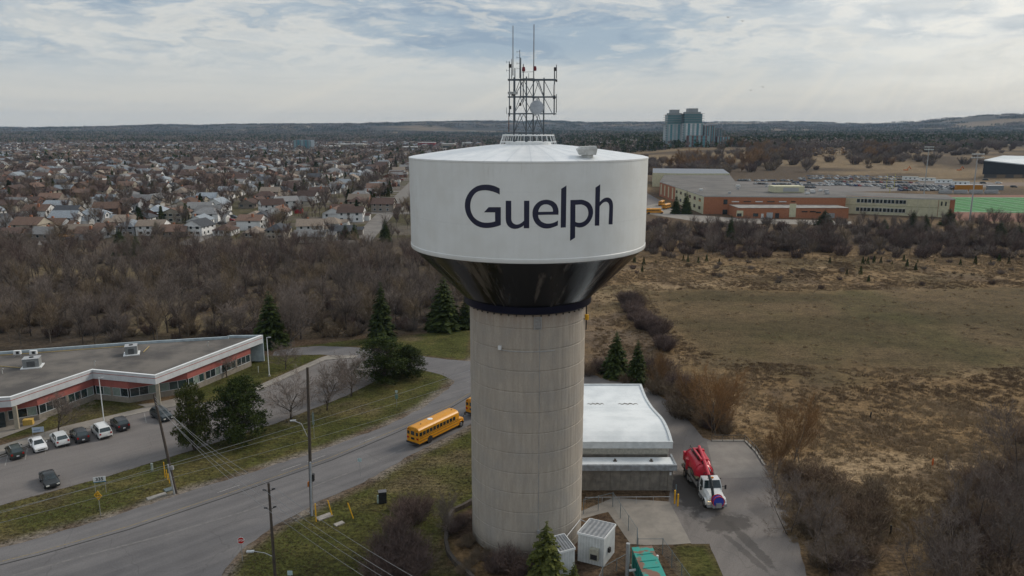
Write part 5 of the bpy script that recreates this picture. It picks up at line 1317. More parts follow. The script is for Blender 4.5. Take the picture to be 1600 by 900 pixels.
def f(mb):
    prof_ = [(3.9+.7, .01), (4.62, .55), (4.75, .9), (5.0, 1.02), (9.6, 1.06), (9.9, .98), (10.1, .7), (10.2, .01)]; n = 28; vs = []
    for yy, r_ in prof_:
        for i in range(n): t = 2*math.pi*i/n; vs.append((r_*1.06*math.cos(t)-.1, yy, 2.42+r_*1.08*math.sin(t)))
    mb.add(vs, [(j*n+i, (j+1)*n+i, (j+1)*n+(i+1) % n, j*n+(i+1) % n) for j in range(len(prof_)-1) for i in range(n)])
tank_ = tb('debris_tank', tr_, f, sm=40)
for yy in (5.2, 9.7): 
    mb = MB(); ring = [(-.1+1.15*math.cos(2*math.pi*i/28), yy, 2.42+1.16*math.sin(2*math.pi*i/28)) for i in range(29)]; mb.path(ring, .05, 5); mb.build('tank_band', tr_, tank_, local=True)
tb('cyclone_drum', tr_, lambda mb: (mb.tube((1.05, 7.4, 2.7), (1.05, 9.9, 2.9), .38, .38, 14), mb.tube((1.1, 5.0, 1.8), (1.05, 7.4, 2.7), .2, .3, 12)), sm=40)
tb('air_filter_drum', tr_, lambda mb: mb.tube((-1.05, 8.2, 1.6), (-1.05, 8.2, 2.9), .38, .38, 14), sm=40)
tb('boom_turret', blackp, lambda mb: (mb.tube((-.05, 5.2, 3.2), (-.05, 5.2, 3.75), .3, .28, 12), mb.box((-.05, 5.5, 3.6), (.45, .9, .35))))
tb('boom_pipe', tr_, lambda mb: mb.tube((-.05, 5.3, 3.8), (-.35, 2.4, 3.25), .2, .19, 12), sm=40)
tb('suction_hose', mat('black_suction_hose', (.03, .035, .04), (.015, .02, .02), 20, .6), lambda mb: mb.path([(-.35, 2.4, 3.25), (-.38, 1.6, 3.0), (-.4, 1.0, 2.5), (-.42, .35, 1.6), (-.43, .12, .9)], .17, 12), sm=40)
tb('tank_walkway', blackp, lambda mb: (mb.b2(-.55, .3, 6.0, 9.4, 3.62, 3.68), mb.path([(-.6, 6.0, 3.7), (-.6, 6.0, 4.1), (-.6, 9.4, 4.1), (-.6, 9.4, 3.7)], .03, 5), mb.tube((-.1, 8.6, 3.6), (-.1, 8.6, 3.85), .3, .3, 12)))
tb('boom_frame', tr_, lambda mb: (mb.b2(-.42, -.22, 5.4, 8.8, 3.72, 3.98), mb.b2(.12, .30, 5.4, 8.8, 3.72, 3.98), mb.b2(-.42, .3, 8.6, 8.9, 3.6, 4.0), mb.tube((-.05, 5.3, 3.85), (.35, 8.8, 4.15), .17, .2, 12), mb.box((.9, 9.9, 2.9), (.9, .5, .9)), mb.box((-.9, 9.8, 2.6), (.7, .5, 1.1))))
tb('hose_bundle', blackp, lambda mb: (mb.path([(-1.15, 5.0, 1.9), (-1.2, 6.5, 2.4), (-1.2, 8.0, 1.9), (-1.15, 9.5, 2.3)], .09, 8), mb.path([(1.15, 4.4, 1.9), (1.28, 6.2, 2.3), (1.25, 8.2, 2.0)], .09, 8), mb.b2(-1.3, -1.05, 4.2, 6.2, 1.75, 2.0)))
tb('valve_panel', steel, lambda mb: mb.b2(-1.26, -1.16, 6.8, 7.8, 1.3, 2.1))
tb('valve_box', steel, lambda mb: mb.box((-1.2, 9.6, 1.5), (.2, .5, .5)))
tb('water_pump_housing', steel, lambda mb: mb.b2(.95, 1.3, 6.6, 7.6, 1.3, 1.9))
tb('lift_ram', steel, lambda mb: mb.tube((.35, 5.4, 3.2), (.2, 3.6, 3.3), .07, .07, 8))
tb('toolbox', steel, lambda mb: (mb.b2(-1.22, -.75, 3.9, 6.6, 1.2, 1.75), mb.b2(-1.22, -.7, 6.8, 8.0, .55, 1.1)))
tb('toolbox', mat('dark_grey_box', (.09, .09, .095), rough=.5), lambda mb: (mb.b2(.78, 1.24, 3.9, 6.4, 1.2, 1.8), mb.b2(-.7, .7, 3.65, 4.3, 1.2, 2.2)))
tb('pipe_rack', mat('olive_pipe', (.25, .24, .14), rough=.6), lambda mb: (mb.tube((-1.12, 4.4, 1.95), (-1.12, 8.0, 1.95), .13, .13, 10), mb.tube((-.9, 4.2, 2.05), (-1.0, 7.0, 2.1), .1, .1, 8)))
tb('deck_rail', blackp, lambda mb: (mb.path([(-1.2, 3.75, 1.2), (-1.2, 3.75, 2.4), (1.2, 3.75, 2.4), (1.2, 3.75, 1.2)], .05, 6), mb.path([(-.5, 3.8, 2.4), (-.5, 3.8, 3.0), (.5, 3.8, 3.0), (.5, 3.8, 2.4)], .04, 6), mb.path([(1.2, 3.8, 2.3), (1.55, 3.6, 2.3)], .05, 6)))
tb('work_lamp', lampo, lambda mb: (mb.box((-.55, 3.85, 2.5), (.5, .15, .12)), mb.box((.75, 3.85, 2.5), (.5, .15, .12))))
tb('mudguard', blackp, lambda mb: (mb.b2(-1.25, -1.0, 7.0, 10.5, 1.0, 1.12), mb.b2(1.0, 1.25, 7.0, 10.5, 1.0, 1.12)))
for sx in (-1, 1):
    for yy, r_ in ((1.15, .52), (7.9, .52), (9.3, .52)): wheel(tk, sx*1.02, yy, r_, .34)
    tb('wheel_wing', tw_, lambda mb: [mb.add([(sx*1.25, 1.15+.66*math.cos(math.pi*k/6), .6+.62*math.sin(math.pi*k/6)), (sx*1.25, 1.15+.66*math.cos(math.pi*(k+1)/6), .6+.62*math.sin(math.pi*(k+1)/6)), (sx*.8, 1.15+.66*math.cos(math.pi*(k+1)/6), .62+.62*math.sin(math.pi*(k+1)/6)), (sx*.8, 1.15+.66*math.cos(math.pi*k/6), .62+.62*math.sin(math.pi*k/6))], [(0, 1, 2, 3)]) for k in range(6)])

# ================================================================ street furniture
def pole_from(px, base, top, r, label, name='utility_pole', cat='utility pole', m=wood):
    x, y = G(px, base); h = ztop(x, y, top); e = empty(name, (x, y, 0), label, cat)
    MB().tube((0, 0, -.2), (0, 0, h), r, r*.68, 10).build('post', m, e, local=True); return e, h
p1, h1 = pole_from(275, 771, 614, .20, 'leaning dark utility pole at the edge of the parking lot grass')
MB().path([(-.05, -.3, 0), (-.05, -.3, 4.2)], .12, 8).build('conduit', steel, p1, local=True)
MB().box((.28, -.1, 3.6), (.35, .3, .5)).build('meter_box', steel, p1, local=True)
p1.rotation_euler = (0, R(-6.5), 0)
p2, h2 = pole_from(487, 804, 574, .22, 'tall dark utility pole beside the near edge of the road')
MB().path([(.1, -.28, 0), (.1, -.28, 7.0)], .13, 8).build('conduit', mat('pale_conduit', (.34, .37, .40), (.27, .29, .31), 2, .5), p2, local=True)
p2.rotation_euler = (0, R(1.6), 0)
MB().path([(-.22, 0, h2*.54), (-1.0, .3, h2*.62), (-1.9, .6, h2*.63)], .045, 6).box((-2.1, .7, h2*.63), (.7, .28, .13), .3).build('lamp_arm', steel, p2, local=True)
mb = MB().box((.32, 0, 4.9), (.25, .4, .9)); mb.build('cable_box', blackp, p2, local=True); MB().box((-.3, 0, 4.0), (.12, .3, .6)).build('orange_tag', mat('orange_tag', (.5, .16, .02)), p2, local=True)
p3, h3 = pole_from(431, 915, 755, .17, 'shorter weathered pole with four insulator brackets and a street lamp')
ar = []
for zz in (ztop(*G(431, 915), 766), ztop(*G(431, 915), 794)):
    for sx, dz in ((-1, 0), (1, .12)):
        o = MB().path([(0, 0, zz-.12), (sx*.45, 0, zz-.05+dz)], .03, 5).tube((sx*.3, 0, zz-.02+dz), (sx*.62, 0, zz+.06+dz), .085, .085, 8).build('insulator_bracket', blackp, p3, local=True); ar.append((sx*.6, zz+.1+dz))
zl = ztop(*G(431, 915), 862)
la = MB().path([(0, 0, zl-.6), (-.9, 0, zl-.15), (-2.0, 0, zl+.05)], .04, 6).build('lamp_arm', steel, p3, local=True)
MB().box((-2.35, 0, zl+.03), (.75, .28, .14), .05).build('lamp_head', mat('lamp_head_grey', (.5, .53, .55), rough=.4), la, local=True)
def lamp_pole(px, base, top, label, arm):
    e, h = pole_from(px, base, top, .085, label, 'lamp_pole', 'lamp pole', white)
    a_ = MB().tube((0, 0, h-.06), (arm, 0, h), .05, .05, 6).build('arm', white, e, local=True); MB().box((arm, 0, h), (.5, .3, .12)).build('lamp_head', steel, e, local=True)
    MB().tube((0, 0, 0), (0, 0, .3), .22, .22, 10).build('base', concrete, e, local=True)
lamp_pole(163, 662, 590, 'white lamp pole behind the parked white minivan', .5); lamp_pole(421, 588, 527, 'white lamp pole on the grass at the right end of the office', .5)
# wires
wirem = mat('overhead_wire', (.30, .31, .32), rough=.5, metal=.3)
def wire(a, b, sag, label, group, r=.016):
    n = 16; pts = []
    for i in range(n+1): t = i/n; p = Vector(a).lerp(Vector(b), t); p.z -= sag*4*t*(1-t); pts.append(p)
    o = MB().path(pts, r, 4).build('overhead_wire', wirem); tag(o, label, 'wire', group)
top1 = Vector((*G(275, 771), 0))+Vector((-h1*math.sin(R(6.5)), 0, h1*math.cos(R(6.5))-.3)); P3 = G(431, 915)
for k, (sx, zz) in enumerate(ar):
    q = Vector((P3[0]+sx, P3[1], zz)); wire(top1+Vector((0, 0, -.35*k)), q, .9, 'pale wire crossing the road from the leaning pole to the pole with brackets', 'wires from the leaning pole')
    wire(q, (P3[0]+24+sx, P3[1]-23, zz+.5+.2*k), .6, 'pale wire running from the pole with brackets towards the lower right', 'wires beyond the bracketed pole')
for k, z in enumerate((12.2, 10.9, 9.4)):
    a = G(-60, [822, 818, 836][k]-5, z); b = G(734, [584, 600, 618][k]-6, z)
    A_ = Vector((*a, z)); B_ = Vector((*b, z)); wire(A_+(A_-B_)*.05, B_+(B_-A_).normalized()*3, .5, 'thin pale wire running along the grass verge parallel to the road', 'wires along the verge', .018)
e = empty('utility_pole', (*(lambda q: (q[0]+.2, q[1]))(tuple((B_+(B_-A_).normalized()*3)[:2])), 0), 'utility pole hidden behind the tower shaft', 'utility pole') if False else None
def post(px, base, top, r, m, label, name, cat, lean=0, group=None):
    x, y = G(px, base); h = ztop(x, y, top); o = MB().tube((0, 0, 0), (0, 0, h), r, r, 8).build(name, m); o.location = (x, y, 0); o.rotation_euler = (0, R(lean), 0); return tag(o, label, cat, group)
post(494, 815, 787, .07, yellowp, 'upright yellow guy-wire guard right beside the tall pole', 'wire_guard', 'guy guard')
post(519, 806, 781, .07, yellowp, 'leaning yellow guy-wire guard next to the concrete slab', 'wire_guard', 'guy guard', -12)
post(552, 810, 785, .07, yellowp, 'leaning yellow guy-wire guard farthest right, by itself on the lawn', 'wire_guard', 'guy guard', -16)
post(258, 746, 722, .06, yellowp, 'tall thin yellow marker left of the leaning pole base', 'marker_post', 'marker post')
post(265, 755, 740, .05, yellowp, 'short yellow marker nearest the leaning pole base', 'marker_post', 'marker post', -4)
post(262, 750, 734, .05, yellowp, 'middle yellow marker by the leaning pole base', 'marker_post', 'marker post', -3)
post(1054, 787, 766, .10, yellowp, 'rear yellow bollard at the pump station corner', 'bollard', 'bollard'); post(1059, 791, 772, .10, yellowp, 'front yellow bollard at the pump station corner', 'bollard', 'bollard')
post(1056, 770, 757, .05, mat('pale_blue_post', (.3, .4, .45)), 'thin pale blue post behind the yellow bollards', 'marker_post', 'marker post')
post(1359, 654, 644, .12, black, 'short dark post standing in the middle of the tan field', 'field_post', 'post', 8); post(1391, 836, 821, .10, black, 'dark post between the two thickets', 'field_post', 'post'); post(1457, 727, 717, .10, mat('orange_marker', (.6, .12, .02)), 'bright orange post in the tan field', 'field_post', 'post')
post(404, 582, 572, .05, white, 'short white post on the grass beside the office lamp pole', 'marker_post', 'marker post'); post(591, 786, 774, .13, mat('pale_green_pedestal', (.38, .47, .42)), 'pale green service pedestal beside the black cabinet', 'service_pedestal', 'pedestal')
post(238, 735, 724, .16, mat('grey_green_pedestal', (.33, .38, .35)), 'grey-green pedestal at the edge of the parking lot', 'service_pedestal', 'pedestal')
x, y = G(598, 785); e = empty('utility_cabinet', (x, y, 0), 'black utility cabinet on the lawn beside the pale green pedestal', 'cabinet', None, .25)
MB().box((0, 0, .75), (.95, .75, 1.5)).build('housing', black, e, local=True); MB().box((0, 0, 1.53), (1.02, .82, .06)).build('lid', mat('cabinet_lid', (.14, .14, .15)), e, local=True); MB().box((0, -.385, .75), (.8, .02, 1.3)).build('door', blackp, e, local=True)
for px, py, sx, sy, lab in ((507, 808, 1.9, 1.0, 'larger pale concrete slab between the yellow guards'), (530, 819, 1.2, .7, 'smaller concrete slab on the lawn below the larger one'), (245, 776, 2.4, .8, 'pale concrete slab on the verge left of the leaning pole'), (265, 765, 1.3, 1.0, 'dark blue-grey lid at the foot of the leaning pole')):
    x, y = G(px, py); o = MB().box((0, 0, .06), (sx, sy, .14), 0, 0, .96).build('utility_slab', concrete if 'lid' not in lab else mat('blue_grey_lid', (.12, .15, .16))); o.location = (x, y, 0); o.rotation_euler = (0, 0, ROADANG); tag(o, lab, 'slab')
def signpost(px, base, top, label, cat='sign', two=0):
    x, y = G(px, base); h = ztop(x, y, top); e = empty('road_sign', (x, y, 0), label, cat)
    if two:
        for s_ in (-two, two): MB().tube((s_, .03, 0), (s_, .03, h), .035, .035, 6).build('post', steel, e, local=True)
    else: MB().tube((0, .04, 0), (0, .04, h), .035, .035, 6).build('post', steel, e, local=True)
    return e, h
def textpart(parent, s, size, m, locn, rotz=0, bold=.0):
    me = text_mesh(s, size, bold); me.materials.append(m); o = bpy.data.objects.new('lettering', me); col.objects.link(o); o.parent = parent; o.rotation_euler = (math.pi/2, 0, rotz); o.location = locn; return o
e, h = signpost(379, 877, 839, 'red octagonal stop sign at the road junction'); e.rotation_euler = (0, 0, .15)
oct_ = [(.40*math.cos(math.pi/8+i*math.pi/4), .40*math.sin(math.pi/8+i*math.pi/4)) for i in range(8)]
def plate_(pts, y0, y1, z): 
    n = len(pts); return MB().add([(a, y0, z+b) for a, b in pts]+[(a, y1, z+b) for a, b in pts], [tuple(range(n)), tuple(range(n, 2*n))[::-1]]+[(i, n+i, n+(i+1) % n, (i+1) % n) for i in range(n)])
sp_ = plate_([(a*1.0, b*1.0) for a, b in oct_], -.01, .01, h-.42).build('sign_plate', white, e, local=True)
plate_([(a*.93, b*.93) for a, b in oct_], -.016, -.011, h-.42).build('red_face', redp, sp_, local=True); t_ = textpart(sp_, 'STOP', .30, white, (0, -.02, h-.42), 0, .008)
e, h = signpost(157, 806, 767, 'yellow diamond warning sign with black checks on the verge', 'sign'); e.rotation_euler = (0, 0, -.25)
dp_ = .60; dia = [(0, -dp_), (dp_, 0), (0, dp_), (-dp_, 0)]; zc__ = h-dp_
sp_ = plate_(dia, -.01, .01, zc__).build('sign_plate', yellowp, e, local=True); mb = MB(); q = .075
for i in range(-4, 5):
    for j in range(-4, 5):
        if (i+j) % 2 == 0 or max(abs(i), abs(j)) < 3: continue
        cx, cz = (i-j)*q*.707, (i+j)*q*.707; mb.add([(cx, -.016, zc__+cz-q*.6), (cx+q*.6, -.016, zc__+cz), (cx, -.016, zc__+cz+q*.6), (cx-q*.6, -.016, zc__+cz)], [(0, 1, 2, 3)])
mb.add([(-.22, -.018, zc__-.03), (.1, -.018, zc__-.03), (.1, -.018, zc__+.03), (-.22, -.018, zc__+.03)], [(0, 1, 2, 3)]).add([(.1, -.018, zc__-.1), (.26, -.018, zc__), (.1, -.018, zc__+.1)], [(0, 1, 2)]).add([(-.2, -.018, zc__-.1), (-.36, -.018, zc__), (-.2, -.018, zc__+.1)], [(0, 2, 1)])
mb.build('black_marking', blackp, sp_, local=True)
e, h = signpost(158, 771, 745, 'small white address sign numbered 335 on two posts', 'sign', .6); e.rotation_euler = (0, 0, .3)
sp_ = MB().b2(-.72, .72, -.02, .02, h-.75, h).build('sign_plate', white, e, local=True); textpart(sp_, '335', .62, blackp, (0, -.03, h-.32), 0, .02); MB().b2(-.72, .72, -.028, -.021, h-.75, h-.64).build('blue_stripe', mat('sign_blue', (.03, .16, .28)), sp_, local=True)
e, h = signpost(61, 684, 667, 'low pale blue name board on two white legs by the office lawn', 'sign', .75); e.rotation_euler = (0, 0, .3)
MB().b2(-.78, .78, -.03, .03, h-.85, h-.05).build('sign_plate', mat('pale_blue_board', (.45, .52, .60), (.36, .44, .54), 4, .5), e, local=True); MB().b2(-.6, .3, -.038, -.031, h-.55, h-.42).build('blue_stripe', mat('board_blue', (.16, .24, .38)), e, local=True)
for px, b, t, lab in ((620, 635, 610, 'green and white bus stop sign on the far verge'), (563, 745, 716, 'small blue-white road sign on the near side of the road'), (490+1, 685, 642, 'grey sign seen edge-on behind the tall utility pole'), (454, 912, 892, 'small pale sign right of the bracketed pole')):
    e, h = signpost(px, b, t, lab)
    if px == 620: MB().b2(-.2, .2, 0, .02, h-.38, h).build('sign_plate', mat('bus_sign_white', (.5, .6, .58)), e, local=True); MB().b2(-.25, .25, 0, .02, h-1.5, h-.6).build('timetable_panel', mat('bus_sign_green', (.15, .24, .20)), e, local=True)
    elif px == 491: MB().b2(-.15, .15, 0, .02, h-2.2, h-.3).build('sign_plate', mat('bus_sign_dull', (.2, .25, .23)), e, local=True)
    else: MB().b2(-.26, .26, 0, .02, h-.5, h).build('sign_plate', mat('sign_pale', (.45, .58, .6)), e, local=True)
x, y = G(45, 664); e = empty('salt_bin', (x, y, .1), 'yellow salt bin on the paving by the office entrance', 'bin', None, .3); MB().box((0, 0, .4), (1.4, .9, .8), 0, 0, .92).build('bin_body', mat('bin_yellow', (.55, .36, .08), (.45, .3, .07)), e, local=True); MB().box((0, 0, .84), (1.4, .95, .08)).build('lid', mat('bin_lid', (.62, .42, .12)), e, local=True)

# ================================================================ yard at the tower foot
sid = mat('ribbed_white_siding', (.56, .58, .58), (.47, .49, .49), 1.2, .6, streak=.3); rmet = mat('grey_ribbed_roof', (.22, .235, .25), (.17, .18, .195), 1.5, .5)
def shed(cs, z0, label, hfront, ac):
    cx = sum(c[0] for c in cs)/4; cy = sum(c[1] for c in cs)/4; e = empty('equipment_shed', (cx, cy, 0), label, 'shed')
    MB().prism(cs, z0, hfront, 0, False).build('wall', sid, e)
    def bil(u, v, z): 
        a = lerp(cs[0], cs[1], u); b = lerp(cs[3], cs[2], u); p = lerp(a, b, v); return (p[0], p[1], z)
    mb = MB(); n = 24; vs = []
    for j in (0, 1):
        for i in range(n+1): vs.append(bil((i/n)*1.04-.02, j*1.04-.02, hfront+.08+.05*(i % 4 < 2)))
    mb.add(vs, [(i, i+1, n+2+i, n+1+i) for i in range(n)]); rf = mb.build('roof', rmet, e)
    mb = MB(); o_ = [bil(-.03, -.03, 0), bil(1.03, -.03, 0), bil(1.03, 1.03, 0), bil(-.03, 1.03, 0)]
    for a, b in zip(o_, o_[1:]+o_[:1]): mb.strip([a[:2], b[:2]], .07, hfront-.05, hfront+.17)
    mb.build('roof_trim', white, rf)
    mb = MB()
    for a, b in zip(cs, cs[1:]+cs[:1]):
        L = math.hypot(b[0]-a[0], b[1]-a[1]); k = int(L/.3); ang = math.atan2(b[1]-a[1], b[0]-a[0])
        for i in range(k): c = lerp(a, b, (i+.5)/k); mb.box((c[0]+math.sin(ang)*.012, c[1]-math.cos(ang)*.012, hfront/2), (.03, .03, hfront), ang)
    mb.build('siding_rib', white, e)
    return e
hA = ztop(*G(902.4, 876), 833.4)
A0, A1, A2 = G(902.4, 876), G(942.5, 886), G(960, 863); A3 = (A0[0]+A2[0]-A1[0], A0[1]+A2[1]-A1[1])
s1 = shed([A0, A1, A2, A3], 0, 'white ribbed equipment shed with an air conditioner on its wall, right of two', hA, True)
ang = math.atan2(A1[1]-A0[1], A1[0]-A0[0]); c = lerp(A0, A1, .68); c = (c[0]+math.sin(ang)*.28, c[1]-math.cos(ang)*.28)
ac = MB().box((*c, 1.45), (.95, .5, 1.3), ang).build('air_conditioner', mat('beige_ac', (.42, .41, .34), rough=.6), s1)
MB().box((c[0]+math.sin(ang)*.26, c[1]-math.cos(ang)*.26, 1.2), (.75, .03, .6), ang).build('grille', blackp, ac)
c = lerp(A1, A2, .4); a2 = math.atan2(A2[1]-A1[1], A2[0]-A1[0]); MB().box((c[0]+math.sin(a2)*.15, c[1]-math.cos(a2)*.15, 1.4), (.4, .25, .5), a2).build('wall_lamp', blackp, s1)
z2 = hA-.1; q0 = G(898.3, 857.7, z2); q1 = G(881.5, 835.8, z2); q2 = G(858, 842, z2); q3 = (q0[0]+q2[0]-q1[0], q0[1]+q2[1]-q1[1])
s2 = shed([q3, q0, q1, q2], 0, 'white ribbed equipment shed behind the young spruce, left of two', z2, False)
mb = MB().path([(A3[0]-.2, A3[1]+.5, 2.6), (A3[0]-1.0, A3[1]+.9, 2.8), (q1[0]+.1, q1[1]+.6, 2.3)], .07, 6); tag(mb.build('cable_bridge', steel), 'thin metal cable bridge between the two sheds and the tower', 'cable bridge')
# generator
teal = mat('teal_generator_paint', (.015, .24, .20), (.012, .20, .17), 2, .45)
def teal_top():
    m = bpy.data.materials.new('teal_rusty_top'); m.use_nodes = True; m.node_tree.nodes.clear(); n = NT(m.node_tree)
    co = n.n('ShaderNodeTexCoord').outputs['Object']; f_ = n.ramp(n.noise(co, .75, 4, .5), .50, .56)
    cc = n.mix(f_, (.015, .26, .215), (.17, .085, .055)); b = n.n('ShaderNodeBsdfPrincipled', {'Base Color': cc, 'Roughness': .55}); n.n('ShaderNodeOutputMaterial', {0: b.outputs[0]}); return m
zg = 2.3; g0 = G(987.7, 856, zg); g1 = G(1018.5, 853, zg); g3 = G(1008, 905, zg); g2 = (g1[0]+g3[0]-g0[0], g1[1]+g3[1]-g0[1])
cx, cy = (g0[0]+g2[0])/2, (g0[1]+g2[1])/2
e = empty('generator', (cx, cy, 0), 'teal generator housing with rusty roof patches and an exhaust pipe', 'generator')
MB().prism([g3, g2, g1, g0], .2, zg-.05, 0, True).build('housing', teal, e)
MB().prism([(cx+(p[0]-cx)*1.03, cy+(p[1]-cy)*1.03) for p in (g3, g2, g1, g0)], zg-.04, zg, 0, True, True).build('roof', teal_top(), e)
MB().prism([(cx+(p[0]-cx)*1.08, cy+(p[1]-cy)*1.08) for p in (g3, g2, g1, g0)], 0, .2).build('base', concrete, e)
mb = MB()
for i in range(5): a_ = lerp(g0, g3, .12+i*.18); b_ = lerp(g0, g3, .22+i*.18); mb.strip([a_, b_], -.05, .6, 1.9)
mb.build('side_louvre', mat('dark_teal', (.008, .13, .11)), e)
for i in range(3): a_ = lerp(g0, g1, .1); b_ = lerp(g0, g1, .9); k = .25+i*.22; MB().strip([(a_[0]+(g3[0]-g0[0])*k, a_[1]+(g3[1]-g0[1])*k), (b_[0]+(g3[0]-g0[0])*k, b_[1]+(g3[1]-g0[1])*k)], .1, zg, zg+.05).build('roof_rib', teal, e)
px_, py_ = G(979.6, 905); zt = ztop(px_, py_, 849)
MB().tube((px_, py_, 0), (px_, py_, zt), .2, .2, 12).build('exhaust_stack', steel, e); zc2 = ztop(px_, py_, 892)
q = G(1026, 886, zc2+.1); MB().path([(px_, py_, zc2), (q[0], q[1], zc2+.1), (q[0]+.1, q[1]+.3, zc2+.1), (q[0]+.1, q[1]+.35, 2.2)], .13, 10).build('exhaust_pipe', white, e)
# chain-link fences
cl = mat('fence_wire_green_grey', (.16, .19, .20), rough=.5, metal=.3); clp = mat('fence_post_blue_grey', (.14, .18, .20), rough=.5)
def chainlink(pts, h, label, m=clp, gap=.28):
    e = empty('chain_link_fence', (*pts[0], 0), label, 'fence'); mb = MB()
    for a, b in zip(pts[:-1], pts[1:]):
        L = math.hypot(b[0]-a[0], b[1]-a[1]); k = max(1, round(L/2.6))
        for i in range(k): c = lerp(a, b, i/k); MB().tube((*c, 0), (*c, h+.1), .04, .04, 6).build('post', m, e)
        r_ = MB().tube((*a, h), (*b, h), .028, .028, 5).build('top_rail', m, e)
        n = int(L/gap); hh = int(h/gap)
        for i in range(-hh, n):
            for sg in (0, 1):
                i0, i1 = max(0, i), min(n, i+hh)
                if i1 <= i0: continue
                z0 = (i0-i)*gap; z1 = (i1-i)*gap
                if sg: z0, z1 = hh*gap-z0, hh*gap-z1
                c0, c1 = lerp(a, b, i0/n), lerp(a, b, i1/n); mb.tube((*c0, z0+.03), (*c1, z1+.03), .006, .006, 3, 0, False)
    c = pts[-1]; MB().tube((*c, 0), (*c, h+.1), .04, .04, 6).build('post', m, e); mb.build('wire_mesh', cl, e); return e
def B_(px, v, z): 
    return G(px, v, z)
fz = 1.9
chainlink([B_(912, 781, fz), B_(958, 770, fz), B_(996, 826, fz), B_(997, 842, fz)], fz, 'grey-blue chain-link fence between the tower and the concrete service pad')
chainlink([B_(997, 842, fz), B_(1036, 842, fz), B_(1082, 905, fz), B_(1110, 950, fz)], fz, 'chain-link fence around the teal generator')
chainlink([B_(985, 862, 1.4), B_(942, 886, 1.4), B_(930, 915, 1.4)], 1.4, 'low pale chain-link gate in front of the right white shed')
a, b = G(914, 788), G(1047, 787)
e = empty('pipe_railing', (*a, 0), 'low pale pipe railing along the front of the pump station', 'railing'); MB().tube((*a, .95), (*b, .95), .035, .035, 6).build('rail', steel, e)
for i in range(6): c = lerp(a, b, i/5); MB().tube((*c, 0), (*c, .95), .03, .03, 6).build('post', steel, e)
# turning pad railing
pr = [G(1112, 690), G(1163, 690), G(1180, 707), G(1193, 728)]
e = empty('guard_railing', (*pr[0], 0), 'dark steel guard railing round the corner of the turning pad', 'railing'); dst = mat('dull_dark_steel', (.10, .10, .10), rough=.6)
for z in (.55, 1.05): MB().path([(*p, z) for p in pr], .035, 6).build('rail', dst, e)
for a, b in zip(pr[:-1], pr[1:]):
    for i in range(3): c = lerp(a, b, i/3); MB().tube((*c, 0), (*c, 1.08), .035, .035, 6).build('post', dst, e)
mb = MB(); mb.strip(pr, .3, -.2, .18); tag(mb.build('retaining_kerb', concrete), kind='structure')
rw = GP([(738, 784), (722, 793), (706, 800), (699, 812), (695, 830), (694, 850), (698, 868), (710, 884), (726, 898), (740, 912)])
mb = MB(); mb.strip(rw, .4, 0, .55); tag(mb.build('timber_retaining_wall', wood), 'curved grey timber retaining wall round the planting bed left of the tower', 'retaining wall')

